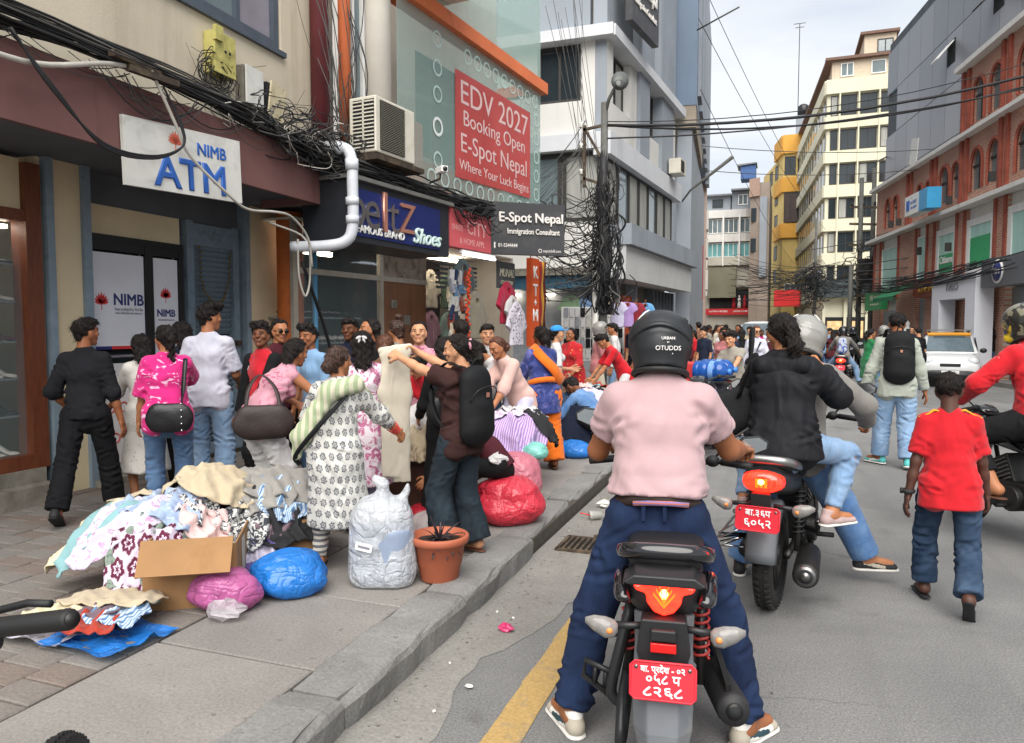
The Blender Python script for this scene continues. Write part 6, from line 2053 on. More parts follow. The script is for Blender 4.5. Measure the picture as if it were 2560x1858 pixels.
def motorcycle(label,loc,yaw,plate=None,group=None,style=1,full=True,mirrors=True,lod=1,steer=0,platemat=None):
 o=thing('motorcycle',label,'motorcycle',loc,R(yaw),group)
 WB=1.3
 if style==1:o.scale=(.96,.96,.96)
 RT=M_PLAST
 wheel(o,0,.31,.125 if style==1 else.11,lod=lod)
 wheel(o,WB,.3,.09,lod=0)
 b=MB().m(0,True)
 for s_ in(-1,1):
  b.tube([(s_*.085,0,.31),(s_*.09,.25,.33),(s_*.08,.48,.38)],.022,8)
  b.tube([(s_*.1,.48,.38),(s_*.1,.45,.62),(s_*.1,.1,.76),(s_*.09,-.12,.8)],.016,8)
  b.tube([(s_*.09,.48,.4),(s_*.1,.85,.3),(s_*.06,1.0,.55),(s_*.03,1.05,.85)],.018,8)
 b.build('frame',M_METD,o)
 e=MB().m(0)
 e.box((0,.66,.38),(.24,.34,.2)).box((0,.78,.55),(.17,.18,.24),(R(-25),0,0)).m(0,True).cyl((-.17,.6,.36),(.17,.6,.36),.1,n=20).cyl((-.15,.76,.34),(.15,.76,.34),.085,n=20)
 e.build('engine',M_METD,o,bevel=.01)
 fn=MB().box((0,0,0),(.2,.2,.008)).mesh('cooling_fin',M_MET)
 for i in range(6):
  link('cooling_fin',fn,o,(0,.77+i*.012,.47+i*.03),(R(-25),0,0))
 b=MB().m(0,True)
 loft(b,[sring(y,0,z,w_,h_,18,2.4)for y,z,w_,h_ in((.5,.76,.06,.05),(.56,.78,.11,.085),(.7,.83,.145,.12),(.88,.86,.15,.13),(1.0,.84,.12,.11),(1.07,.82,.06,.06))])
 b.build('fuel_tank',M_GLOSS,o)
 b=MB().m(0,True)
 zs=.79
 loft(b,[sring(y,0,z,w_,h_,18,3.2)for y,z,w_,h_ in((-.2,zs+.075,.09,.028),(-.15,zs+.072,.13,.045),(.05,zs+.05,.145,.05),(.2,zs+.03,.15,.055),(.26,zs-.01,.15,.06),(.45,zs-.02,.12,.06),(.58,zs-.005,.07,.045))])
 b.build('seat',M_LEATH,o)
 b=MB().m(0,True)
 if style==1:
  loft(b,[sring(y,0,z,w_,h_,20,3.0)for y,z,w_,h_ in((-.27,.785,.1,.045),(-.24,.775,.12,.075),(-.12,.755,.14,.09),(.1,.73,.145,.09),(.3,.7,.13,.08),(.42,.68,.08,.06))])
 else:
  loft(b,[sring(y,0,z,w_,h_,20,2.6)for y,z,w_,h_ in((-.3,.80,.09,.045),(-.26,.79,.115,.07),(-.12,.77,.13,.085),(.1,.73,.14,.09),(.35,.68,.11,.08))])
 b.build('tail_cowl',M_PLAST,o)
 if style==1:
  for s_ in(-1,1):
   b=MB().m(0,True)
   loft(b,[sring(y,s_*x,z,w_,h_,12,2.5)for y,x,z,w_,h_ in((-.3,.135,.765,.02,.012),(-.24,.145,.765,.03,.035),(-.05,.155,.75,.035,.05),(.2,.15,.7,.03,.05))])
   b.build('side_fairing',M_GLOSS,o)
 if style==1:
  pts=[(-.105,.822),(-.065,.83),(.065,.83),(.105,.822),(.095,.803),(.06,.793),(.058,.765),(.034,.732),(0,.72),(-.034,.732),(-.058,.765),(-.06,.793),(-.095,.803)]
  b=MB()
  b.prism(pts,'Y',-.315,-.24)
  t=b.build('tail_lamp',M_TAIL,o,bevel=.008)
  for k in range(3):
   w_=.036-k*.01
   zb=.748+k*.014
   MB().m(0).prism([(-w_,zb+.045),(0,zb),(w_,zb+.045),(w_,zb+.054),(0,zb+.011),(-w_,zb+.054)],'Y',-.3195-k*.0006,-.314).build('lamp_chevron',M_TAILC,t)
  MB().m(0,True).ell((-.0,-.316,.796),(.014,.006,.018),12,8).build('lamp_bulb',M_TAILY,t)
  MB().prism([(-.14,.835),(-.1,.862),(.1,.862),(.14,.835),(.12,.827),(-.12,.827)],'Y',-.335,-.2).build('lamp_hood',M_PLAST,o,bevel=.006)
 else:
  b=MB().m(0,True)
  loft(b,[sring(y,0,z,w_,h_,18,2.3)for y,z,w_,h_ in((-.345,.79,.07,.03),(-.33,.79,.1,.055),(-.27,.79,.115,.062))])
  t=b.build('tail_lamp',M_TAIL,o)
  for k in range(7):
   MB().bx(-.075+k*.023,-.06+k*.023,-.352,-.335,.765,.812).build('lamp_cell',M_TAILC if k in(2,3,4)else M_TAIL,t)
  MB().m(0,True).ell((0,-.35,.795),(.018,.006,.016),12,8).build('lamp_bulb',M_TAILY,t)
  MB().box((0,-.33,.715),(.09,.015,.035)).build('reflector',M_REFL,o)
 b=MB().m(0,True)
 if style==1:
  b.tube(smooth_path([(-.15,.12,.83),(-.16,-.1,.875),(-.125,-.23,.915),(0,-.26,.925),(.125,-.23,.915),(.16,-.1,.875),(.15,.12,.83)],5),.019,8,flat=1.5)
  b.build('grab_rail',M_GLOSS,o)
  MB().box((.12,-.235,.925),(.05,.02,.016),(0,R(22),R(25))).build('rail_reflector',M_REFL,o)
 else:
  b.tube(smooth_path([(-.15,.15,.82),(-.16,-.12,.86),(-.12,-.26,.9),(0,-.29,.91),(.12,-.26,.9),(.16,-.12,.86),(.15,.15,.82)],5),.018,8,flat=1.4)
  b.build('grab_rail',M_MET,o)
 if style==1:
  b=MB().m(0)
  vs=[]
  prof=[(-.27,.70,.105),(-.3,.60,.1),(-.33,.48,.105),(-.37,.34,.1),(-.385,.22,.075)]
  for y,z,w_ in prof:
   vs+=[(-w_,y+.05,z),(-w_*.5,y-.01,z),(w_*.5,y-.01,z),(w_,y+.05,z),(w_*.9,y+.09,z),(-w_*.9,y+.09,z)]
  fs=[]
  for i in range(len(prof)-1):
   for j in range(6):
    fs.append((i*6+j,i*6+(j+1)%6,(i+1)*6+(j+1)%6,(i+1)*6+j))
  fs+=[(5,4,3,2,1,0),tuple(24+j for j in range(6))]
  b.add(vs,fs).build('mudguard',M_PLASTG,o,bevel=.006)
  MB().prism([(-.075,.71),(.075,.71),(.09,.6),(.08,.56),(-.08,.56),(-.09,.6)],'Y',-.325,-.25).build('plate_hanger',M_PLAST,o,bevel=.006)
  MB().box((0,-.335,.665),(.085,.03,.04)).build('plate_lamp',M_PLAST,o,bevel=.006)
  MB().box((0,-.34,.622),(.085,.012,.032)).build('reflector',M_REFL,o,bevel=.003)
  pz,py,ps=.525,-.375,.9
 else:
  b=MB().m(0,True)
  rings=[]
  for i in range(9):
   a=R(20+i*8)
   rr_=.37
   y,z=-math.sin(a)*rr_*1.0+.02,.31+math.cos(a)*rr_
   rings.append([(-.085,y+.03*math.sin(a),z-.03*math.cos(a)),(-.07,y,z),(0,y-.012*math.sin(a),z+.012*math.cos(a)),(.07,y,z),(.085,y+.03*math.sin(a),z-.03*math.cos(a)),(0,y+.02*math.sin(a),z-.02*math.cos(a))])
  loft(b,rings).build('mudguard',M_PLASTG,o)
  MB().box((0,-.34,.68),(.1,.03,.1)).build('plate_hanger',M_PLAST,o)
  pz,py,ps=.61,-.42,.95
 if plate:
  pl=MB()
  w_,h_=.118*ps,.067*ps
  c_=.014
  pts=[(-w_+c_,-h_),(w_-c_,-h_),(w_,-h_+c_),(w_,h_-c_),(w_-c_,h_),(-w_+c_,h_),(-w_,h_-c_),(-w_,-h_+c_)]
  pl.prism(pts,'Y',-.004,.004)
  p=pl.build('number_plate',M_PLATE,o,(0,py,pz),(R(-10),0,0))
  for sx in(-1,1):
   for sz in(-1,1):
    pass
  rim=[(x,-.005,z)for x,z in pts]
  MB().m(0,True).tube(rim,.004,6,closed=True).build('plate_rim',M_PLATE,p)
  for sx in(-1,1):
   MB().m(0,True).cyl((sx*w_*.82,-.008,h_*.7),(sx*w_*.82,-.003,h_*.7),.0065,n=10).build('bolt',M_MET,p)
  for s_,z,sz,xs_ in plate:
   text(s_,sz*ps,M_PLTXT,p,(0,-.0055,z*ps),(R(90),0,0),ext=.001,bold=.0012*ps,xs=xs_)
 iz,ix=(.675,.165)if style==1 else(.66,.17)
 for s_ in(-1,1):
  MB().m(0,True).tube([(s_*.06,-.29,iz),(s_*ix,-.3,iz-.005)],.013,8).build('indicator_stalk',M_PLAST,o)
  b=MB().m(0,True)
  rings=[[(s_*(ix+x),-.31+p[0]*w_,iz-.01+p[1]*w_*1.25+s2)for p in[(math.cos(a*PI/6),math.sin(a*PI/6))for a in range(12)]]for x,w_,s2 in((-.012,.012,0),(0,.025,-.003),(.03,.03,0),(.07,.022,.012),(.1,.008,.02))]
  i_=loft(b,rings).build('indicator',M_CLEARL,o)
  MB().m(0,True).ell((s_*(ix+.015),-.335,iz-.012),(.012,.008,.011),10,6).build('indicator_bulb',M_AMBER,i_)
 for s_ in(-1,1):
  x=s_*.135
  p0,p1=Vector((x,.02,.34)),Vector((x,.12,.7))
  MB().m(0,True).cyl(p0,p1,.016,n=10).build('shock_absorber',M_METD,o)
  pts=[]
  for i in range(80):
   t_=i/79
   c_=p0.lerp(p1,.25+t_*.7)
   a=t_*2*PI*9
   pts.append(c_+Vector((math.cos(a)*.031,math.sin(a)*.031*.95,math.sin(a)*.0)))
  MB().m(0,True).tube(pts,.0058,6).build('spring',M_SPRING if style==1 else M_RUB,o)
 ex=MB().m(0,True)
 if style==1:
  a_,c_=Vector((.15,.45,.28)),Vector((.245,-.17,.345))
  ex.tube([(.1,.85,.35),(.12,.7,.2),(.14,.5,.22),a_+(c_-a_)*.2],.022,10)
  t=ex.build('exhaust_pipe',M_METD,o)
  d_=c_-a_
  MB().m(0,True).tube([a_+d_*.25,a_+d_*.35,a_+d_*.95,c_],[.035,.056,.06,.054],20).build('muffler',mat('muffler_black','#2c2c2d',rough=.55,var=.2,metal=.2),o)
  MB().m(0,True).cyl(c_,c_+d_.normalized()*.006,.03,n=18).build('muffler_ring',M_METD,o)
  MB().m(0,True).cyl(c_+d_.normalized()*.004,c_+d_.normalized()*.009,.019,n=16).build('muffler_tip',M_INT,o)
  MB().box((.205,.06,.425),(.02,.4,.04),(R(6),0,R(6))).build('heat_shield',M_METD,o)
 else:
  a_,c_=Vector((.15,.5,.27)),Vector((.215,-.2,.27))
  ex.tube([(.1,.85,.35),(.12,.7,.2),(.14,.5,.22),a_+(c_-a_)*.25],.022,10)
  ex.build('exhaust_pipe',M_METD,o)
  d_=c_-a_
  MB().m(0,True).tube([a_+d_*.2,a_+d_*.35,a_+d_*.98,c_],[.04,.066,.07,.062],20).build('muffler',M_METD,o)
  for k in range(3):
   MB().m(0,True).cyl(c_+d_.normalized()*(.001+k*.003),c_+d_.normalized()*(.004+k*.003),.056-k*.016,n=18).build('muffler_ring',M_MET if k%2==0 else M_INT,o)
 for s_ in(-1,1):
  MB().m(0,True).tube([(s_*.12,.28,.43),(s_*.22,.22,.42),(s_*.235,.13,.5)],.016,8).build('foot_peg',M_RUB,o)
  MB().m(0,True).cyl((s_*.235,.13,.5),(s_*.237,.125,.512),.018,n=10).build('peg_end',M_MET,o)
  MB().m(0,True).tube([(s_*.12,.62,.3),(s_*.27,.6,.31)],.016,8).build('front_peg',M_RUB,o)
 g_=MB().m(0,True)
 mt=M_PLAST if style==1 else M_CHROME
 if style==1:
  g_.tube(smooth_path([(-.13,.05,.62),(-.17,.0,.45),(-.2,-.02,.3),(-.16,-.02,.25)],4),.022,8)
  g_.tube([(-.17,-.02,.36),(-.3,.0,.4),(-.31,.02,.33),(-.19,-.02,.27)],.012,6).tube([(-.22,-.01,.38),(-.225,0,.29)],.01,6).tube([(-.26,0,.39),(-.265,0,.31)],.01,6)
  g_.build('side_step',mt,o)
  b=MB().m(0,True)
  loft(b,[sring(y,x,z,w_,h_,12,2.5)for y,x,z,w_,h_ in((-.2,-.15,.2,.02,.05),(-.1,-.15,.24,.025,.1),(.2,-.14,.32,.022,.09),(.45,-.13,.36,.02,.05))])
  b.build('chain_guard',M_PLAST,o)
 else:
  for k in range(4):
   g_.tube([(-.15,-.1+k*.02,.52-k*.06),(-.28,-.1+k*.02,.42-k*.03),(-.15,.2,.36)],.006,6)
  g_.tube([(-.15,-.05,.6),(-.3,-.05,.38),(-.28,.2,.34),(-.15,.25,.34)],.008,6)
  g_.build('saree_guard',mt,o)
  MB().m(0,True).tube([(-.14,.2,.34),(-.14,0,.31)],.05,10).build('chain_guard',M_PLAST,o)
 ax=Vector((0,WB,.3))
 hd_=Vector((0,1.02,.93))
 for s_ in(-1,1):
  MB().m(0,True).tube([ax+Vector((s_*.075,0,0)),hd_+Vector((s_*.075,0,.02))],.02,10).build('fork_leg',M_MET,o)
 b=MB().m(0,True)
 rings=[]
 for i in range(9):
  a=R(-50+i*16)
  y,z=WB+math.sin(a)*.33,.3+math.cos(a)*.33
  rings.append([(-.055,y,z-.03),(-.05,y,z),(0,y,z+.012),(.05,y,z),(.055,y,z-.03)])
 loft(b,rings,cap=False).build('front_fender',M_GLOSS,o)
 b=MB().m(0,True)
 loft(b,[sring(y,0,z,w_,h_,16,2.5)for y,z,w_,h_ in((1.02,.92,.08,.09),(1.1,.93,.12,.12),(1.2,.9,.11,.1),(1.25,.88,.07,.06))]).build('headlamp_cowl',M_GLOSS,o)
 b=MB().m(0,True)
 b.tube(smooth_path([(-.36,.86,1.03),(-.2,.95,1.03),(-.07,1.0,.98),(.07,1.0,.98),(.2,.95,1.03),(.36,.86,1.03)],4),.012,8)
 b.build('handlebar',M_RUB,o)
 for s_ in(-1,1):
  MB().m(0,True).tube([(s_*.25,.925,1.035),(s_*.385,.85,1.03)],.018,10).build('grip',M_RUB,o)
  MB().m(0,True).tube([(s_*.2,.99,1.025),(s_*.3,.95,1.02),(s_*.39,.89,1.02)],.007,6).build('lever',M_METD,o)
  MB().m(0,True).ell((s_*.21,.94,1.035),(.035,.03,.03),10,8).build('switch_gear',M_RUB,o)
  if mirrors:
   MB().m(0,True).tube([(s_*.22,.95,1.05),(s_*.3,.98,1.14),(s_*.38,.97,1.2)],.006,6).build('mirror_stem',M_RUB,o)
   dzm=(.02 if s_<0 else-.1)if style==1 else 0
   pts=[(s_*.33,1.18),(s_*.40,1.17),(s_*.47,1.2),(s_*.475,1.235),(s_*.43,1.265),(s_*.35,1.255),(s_*.325,1.225)]
   m_=MB().prism(pts,'Y',.95,.975).build('mirror',M_RUB,o,bevel=.005)
   m_.location.z=dzm
   cxm,czm=s_*.4,1.217
   MB().prism([(cxm+(x-cxm)*.86,czm+(z-czm)*.84)for x,z in pts],'Y',.944,.949).build('mirror_glass',M_MIRR,m_)
 return o
def helmet(label,M4,shell,pose_scale=1.0,stripe=None,visor=True,peak=False,text_lines=None,open_face=False):
 t=thing('helmet',label,'helmet')
 t.matrix_world=M4
 h=.0085
 S=pose_scale
 P=[ball((0,-.012,.035),1,(.132*S,.148*S,.122*S)),Prim((0,-.03,-.02),(0,-.035,-.07),.12*S,.11*S,(1,1.12,1))]
 if not open_face:
  P.append(Prim((-.06,.07,-.075),(.06,.07,-.075),.05))
 cutf=lambda p:np.maximum(-.118-p[:,2]-.25*(p[:,1])*(p[:,1]<0),0*p[:,0]-1)
 ringd=lambda p:-.004*np.exp(-((p[:,2]-(.07-.9*np.maximum(0,p[:,1]+.1))+.25*np.abs(p[:,0]))/.009)**2)
 sub=[Prim((-.1,.14,.0),(.1,.14,.0),.062,.062,(1,1.1,.85)),ball((0,-.01,-.1),1,(.088,.1,.09))]
 V,Q=sdf_mesh(P,h,.02,disp=ringd,amp=.006,sub=sub,ks=.008,cut=cutf)
 link('shell',np_mesh('shell',V,Q,[shell]),t)
 if visor:
  b=MB().m(0,True)
  rings=[]
  for i in range(13):
   a=R(-75+i*12.5)
   rings.append([(math.sin(a)*.122*S,math.cos(a)*.14*S-.01,z)for z in(.05,.02,-.02,-.05)])
  vs=[p for r_ in rings for p in r_]
  fs=[(i*4+j,i*4+j+1,(i+1)*4+j+1,(i+1)*4+j)for i in range(12)for j in range(3)]
  b.add(vs,fs).build('visor',mat('visor_smoke','#30343a',rough=.08,var=.1),t)
 b=MB().m(0,True)
 pts=[]
 for i in range(25):
  a=R(-150+i*12.5)-PI/2
  pts.append((math.cos(a)*.108*S,math.sin(a)*.122*S-.03,-.115+.022*math.cos(a+PI/2)))
 b.tube(pts,.012,8).build('rim_trim',M_RUB,t)
 if peak:
  b=MB().m(0,True)
  rings=[]
  for i in range(11):
   u=-1+i*.2
   x=u*.12*S
   z=.088-.06*u*u
   y=-.012-.142*S*math.sqrt(max(.02,1-(x/(.132*S))**2-((z-.035)/(.122*S))**2))-.004
   rings.append([(x,y+.014,z+.018),(x,y-.02,z+.002),(x,y-.006,z-.01),(x,y+.015,z-.008)])
  loft(b,rings).build('spoiler_ridge',shell,t)
 if stripe:
  for s_ in((-1,)if stripe[1]==1 else(-1,1)):
   b=MB().m(0,True)
   pts=[]
   for i in range(8):
    th=R(25+i*7)
    x=s_*.122*S*math.sin(th)*.9
    z=.035+.131*S*math.cos(th)
    yv=-.012-.143*S*math.sqrt(max(0,1-(x/(.122*S))**2-((z-.035)/(.131*S))**2))
    pts.append((x,yv,z))
   b.tube(pts,.003,6).build('stripe',stripe[0],t)
 if text_lines:
  for s_,z,sz in text_lines:
   x=.035
   yv=-.012-.149*S*math.sqrt(max(.05,1-(x/(.132*S))**2-((z-.035)/(.131*S))**2))-.016
   text(s_,sz,M_PLTXT,t,(x,yv,z),(R(90-(z-.02)*240),0,R(15)),ext=.0015)
 return t
def p_blotch(fg,scale=9,cut=(.56,.6),stretch=(1,1,1),dist=1.5):
 def f(t,col):
  v=t.vec('Object',scale=stretch)
  k=t.ramp(t.noise(v,scale,3,.6,dist),cut[0],(0,0,0),cut[1],(1,1,1))
  return t.mix(k,col,srgb(fg))
 return f
def p_print(fg,sx=15.,sz=11.,size=.36,two=None):
 def f(t,col):
  co=t.new('SeparateXYZ')
  t.link(t.vec('Object'),co.inputs[0])
  x=t.math('MULTIPLY',t.math('ADD',co.outputs['X'],t.math('MULTIPLY',co.outputs['Y'],.8)),sx)
  z=t.math('MULTIPLY',co.outputs['Z'],sz)
  row=t.math('FLOOR',z)
  x=t.math('ADD',x,t.math('MULTIPLY',row,.5))
  fx=t.math('SUBTRACT',t.math('FRACT',x),.5)
  fz=t.math('SUBTRACT',t.math('FRACT',z),.5)
  r2=t.math('SQRT',t.math('ADD',t.math('MULTIPLY',fx,fx),t.math('MULTIPLY',fz,fz)))
  an=t.math('ARCTAN2',fz,fx)
  pet=t.math('MULTIPLY',t.math('SINE',t.math('MULTIPLY',an,6)),.05)
  d=t.math('ADD',r2,pet)
  n=t.noise(t.vec('Object'),120,2,.5)
  d=t.math('ADD',d,t.math('MULTIPLY',t.math('SUBTRACT',n,.5),.22))
  out=t.ramp(d,size-.03,(1,1,1),size+.02,(0,0,0))
  inn=t.ramp(d,size*.48,(0,0,0),size*.55,(1,1,1))
  cen=t.ramp(d,size*.24,(1,1,1),size*.32,(0,0,0))
  k=t.math('MAXIMUM',t.math('MULTIPLY',out,inn),cen)
  return t.mix(k,col,srgb(fg))
 return f
def p_dots(fg,s_=14.,r_=.2):
 def f(t,col):
  vo=t.new('TexVoronoi',feature='F1',i_Scale=s_)
  vo.inputs['Randomness'].default_value=.6
  t.link(t.vec('Object'),vo.inputs['Vector'])
  return t.mix(t.ramp(vo.outputs['Distance'],r_,(1,1,1),r_+.05,(0,0,0)),col,srgb(fg))
 return f
def p_stripe(fg,s_=40.,axis='Z',duty=.5):
 def f(t,col):
  co=t.new('SeparateXYZ')
  t.link(t.vec('Object'),co.inputs[0])
  q=t.math('FRACT',t.math('MULTIPLY',co.outputs[axis],s_))
  return t.mix(t.math('GREATER_THAN',q,duty),col,srgb(fg))
 return f
def p_denim(lightc):
 def f(t,col):
  v=t.vec('Object')
  k=t.ramp(t.noise(v,4.5,4,.6,.6),.38,(0,0,0),.75,(1,1,1))
  c=t.mix(t.math('MULTIPLY',k,.75),col,srgb(lightc))
  w_=t.noise(t.vec('Object',scale=(300,300,40)),3,1)
  return t.mix(1,c,t.ramp(w_,.3,(.82,.82,.84),.7,(1.15,1.15,1.15)),'MULTIPLY')
 return f
F=dict(pinkpolo=cloth('pink_polo','#ad9093',var=.05,fold=.04,fscale=4),blackshirt=cloth('black_shirt','#1c1d21'),blackjean=cloth('black_trousers','#151518'),magenta=cloth('magenta_print','#c92a76',p_blotch('#e9b6d2',7,(.6,.63),(1,1,2),2.5)),whitepolo=cloth('white_polo','#bdbdca',var=.06),white=cloth('white_cotton','#c4c2c1',var=.06),whitedress=cloth('white_dress','#d6d2cb',p_dots('#9a8f8a',26,.1)),red=cloth('red_jersey','#b71a24',var=.1),redvest=cloth('red_fleece','#b51f2b'),black=cloth('black_knit','#18181a'),blackjkt=cloth('black_jacket','#17181c',rough=.7,fold=.045),print=cloth('block_print','#bfbeb9',p_print('#5d5f63',19,14.5,.33)),printfl=cloth('pink_floral','#d6cbd2',p_blotch('#b3688a',16,(.5,.55),(1,1,1),2)),lilac=cloth('lilac_trousers','#bdbad2',var=.06),brown=cloth('brown_tee','#35211f'),brownrust=cloth('rust_top','#8a6450',p_stripe('#6e4c3b',18)),palepink=cloth('pale_pink_top','#caa79e',var=.06),bluek=cloth('blue_tunic','#2e3a72',p_blotch('#5b5c96',9,(.5,.65),(1,1,1),1.5)),orange=cloth('orange_cotton','#d96a1c',var=.1),redgold=cloth('red_gold_kurta','#b0242a',p_dots('#c98a45',15,.16)),rose=cloth('rose_shirt','#a5696a'),khaki=cloth('khaki_trousers','#b3aa98'),greytee=cloth('grey_tee','#8f8a80'),greyhood=cloth('grey_sweater','#9ba096',var=.08),green=cloth('green_kurta','#1f6b3f'),denimd=cloth('denim_dark','#16213a',p_denim('#253758')),denim=cloth('denim_mid','#3f5878',p_denim('#64809f')),deniml=cloth('denim_light','#6f8cac',p_denim('#9db4cb')),denimb=cloth('denim_blue','#4a6f9e',p_denim('#7f9fc4')),denimk=cloth('denim_black','#1c242b',p_denim('#35424b')),denimboy=cloth('denim_boy','#23344a',p_denim('#4d6076')),maroon=cloth('maroon_shirt','#4d2028'),navy=cloth('navy_tee','#22283a'),stripe=cloth('striped_top','#c9c7c4',p_stripe('#2b2c33',26)),grey=cloth('grey_raincoat','#77746f',rough=.5),pinkblouse=cloth('pink_sleeveless','#c48d9b',p_blotch('#a65f74',14)),legging=cloth('striped_legging','#a9a49c',p_stripe('#55565c',30)),scarf=cloth('green_scarf','#93a07f',p_stripe('#b9b7a0',22,'X')),sky=cloth('sky_shirt','#7fa3c7'),cream=cloth('cream_cotton','#b5a68c',var=.07))
def belt(info,m_,dz,rx,ry,hh,name='belt',th=.004):
 c=info['pel']+np.array([0,0,dz])
 b=MB().m(0,True)
 rings=[]
 for i in range(41):
  a=2*PI*i/40
  o_=info['right']*math.cos(a)*rx+info['fwd']*math.sin(a)*ry
  n_=nrm(o_)*th
  tz=-.03*math.sin(a)
  rings.append([tuple(c+o_+n_+np.array([0,0,hh+tz])),tuple(c+o_+n_+np.array([0,0,-hh+tz])),tuple(c+o_-n_+np.array([0,0,-hh+tz])),tuple(c+o_-n_+np.array([0,0,hh+tz]))])
 loft(b,rings,cap=False)
 return b.build(name,m_,info['root'])
def ribbon(pts,w,m_,parent,name,nrm_=None,th=.004,wdir=None):
 b=MB().m(0,True)
 pts=[Vector(p)for p in pts]
 rings=[]
 for i,p in enumerate(pts):
  d=(pts[min(i+1,len(pts)-1)]-pts[max(i-1,0)]).normalized()
  wd=Vector(wdir)if wdir is not None else d.cross(Vector((0,0,1)))
  wd=(wd-d*wd.dot(d)).normalized()
  nn_=d.cross(wd).normalized()
  ww=w[i]if isinstance(w,(list,tuple))else w
  rings.append([tuple(p+wd*ww+nn_*th),tuple(p-wd*ww+nn_*th),tuple(p-wd*ww-nn_*th),tuple(p+wd*ww-nn_*th)])
 loft(b,rings)
 return b.build(name,m_,parent)
def W(info,p):
 r0=info['root']
 v=Matrix.Rotation(r0.rotation_euler.z,4,'Z')@Vector(p)
 return Vector(r0.location)+v
bike1=motorcycle('black motorcycle with lit red tail lamp and red plate under the pink shirted rider',(-.36,2.66,0),7,style=1,plate=[('बा. प्रदेश - ०२',.04,.031,.95),('०५८ प',.006,.046,1.1),('८२६८',-.038,.05,1.35)])
PK=person('heavy rider in pale pink polo, dark jeans and black helmet astride the nearest motorcycle',(-.44,3.0,0),7,1.70,1.2,lean=(14,0),pelvis=(0,-.04,.86),skin='tan',lod='hi',res=.0095,hands={'L':(-.29,.45,1.07),'R':(.36,.45,1.07)},elbow={'L':(-.35,-.35,-1),'R':(.35,-.35,-1)},handpose=('grip','grip'),feet={'L':(-.33,-.16,.085),'R':(.35,-.1,.085)},knee={'L':(-.75,1,.3),'R':(.75,1,.3)},footyaw=(32,-38),hair=('crop','black'),shoes='white',head=(0,-10,0),palm={'L':(0,.2,-1),'R':(0,.2,-1)},top=dict(mat=F['pinkpolo'],sleeve=.6,hem=-.055,loose=1.2,slloose=1.3,fold=.004,flare=.95,ff=.7),bottom=dict(mat=F['denimd'],loose=1.02,flare=1.2,len=.96,rise=.05,fold=.004))
M_BELT=mat('belt_leather','#33231c',rough=.55,var=.2,scale=12)
belt(PK,M_BELT,.04,.172,.14,.022,th=.006)
for s_ in(-.05,.03):
 c=PK['pel']+np.array([s_,-.138,.05])
 box_part('belt_loop',F['denimd'],PK['root'],tuple(c),(.014,.016,.06))
cs_=PK['pel']+np.array([0,-.145,.082])
ribbon([tuple(cs_+np.array([-.09,.0,.004])),tuple(cs_+np.array([-.03,-.006,.01])),tuple(cs_+np.array([.05,-.006,.012])),tuple(cs_+np.array([.12,.006,.006]))],.009,cloth('waistband_purple','#7d6b9e',p_stripe('#b0654f',90)),PK['root'],'waistband',wdir=(0,0,1))
M_STITCH=mat('stitch_pale','#6f83a0',rough=.8,var=.1)
def pocket(info,cx_,cz,s_):
 c=info['pel']+np.array([cx_,-.15,cz])
 return c
M_HELM=mat('helmet_matte_black','#222427',rough=.42,var=.1,scale=5)
helmet('matte black full face helmet with white print on the pink shirted rider',PK['root'].matrix_basis@PK['Mh'],M_HELM,1.03,stripe=(M_PLTXT,1),peak=True,text_lines=(('URBAN',.03,.017),('BY',.014,.009),('OTUDDS',-.01,.026),('1000+',-.032,.017),('ISI',-.056,.028)))
bike2=motorcycle('black motorcycle with round red tail lamp and grey mudguard carrying two people',(-.0,4.49,0),-10,style=2,plate=[('बा.३६प',.032,.05,1.0),('६०५२',-.024,.064,1.1)])
def on_bike(bike,x,y):
 p=Matrix.Rotation(bike.rotation_euler.z,4,'Z')@Vector((x,y,0))
 return(bike.location.x+p.x,bike.location.y+p.y,0)
PW=person('pillion person in black hooded jacket and light jeans sitting behind the grey rider',on_bike(bike2,.05,-.0),-12,1.58,1.16,lean=(6,-2),pelvis=(0,0,.95),female=True,skin='mid',lod='hi',hands={'L':(-.16,.42,1.16),'R':(.15,.34,1.38)},elbow={'L':(-1,-.4,-.4),'R':(.8,-.2,-1)},handpose=('grip','grip'),feet={'L':(-.25,.15,.58),'R':(.25,.13,.57)},knee={'L':(-.35,1,.35),'R':(.5,1,.35)},footyaw=(12,-35),hair=('pony','black'),shoes='pink',head=(38,-4,-4),top=dict(mat=F['blackjkt'],sleeve=1.95,hem=.04,loose=1.3,slloose=1.45,fold=.007,flare=1.08,name='jacket',ff=.8),bottom=dict(mat=F['deniml'],loose=1.05,flare=.82,len=.93))
c=PW['neck']-PW['up']*.05-PW['fwd']*.06
V,Q=sdf_mesh([Prim(c-PW['right']*.1,c+PW['right']*.1,.06,.06,(1,.8,.9)),Prim(c-PW['up']*.02,c-PW['up']*.12-PW['fwd']*.035,.075,.03,(1.2,.6,1)),Prim(c-PW['right']*.11+PW['up']*.02,c-PW['right']*.06+PW['fwd']*.1,.035,.03),Prim(c+PW['right']*.11+PW['up']*.02,c+PW['right']*.06+PW['fwd']*.1,.035,.03)],.01,.03,disp=folds(.006,1.2,5),amp=.006)
link('hood',np_mesh('hood',V,Q,[F['blackjkt']]),PW['root'])
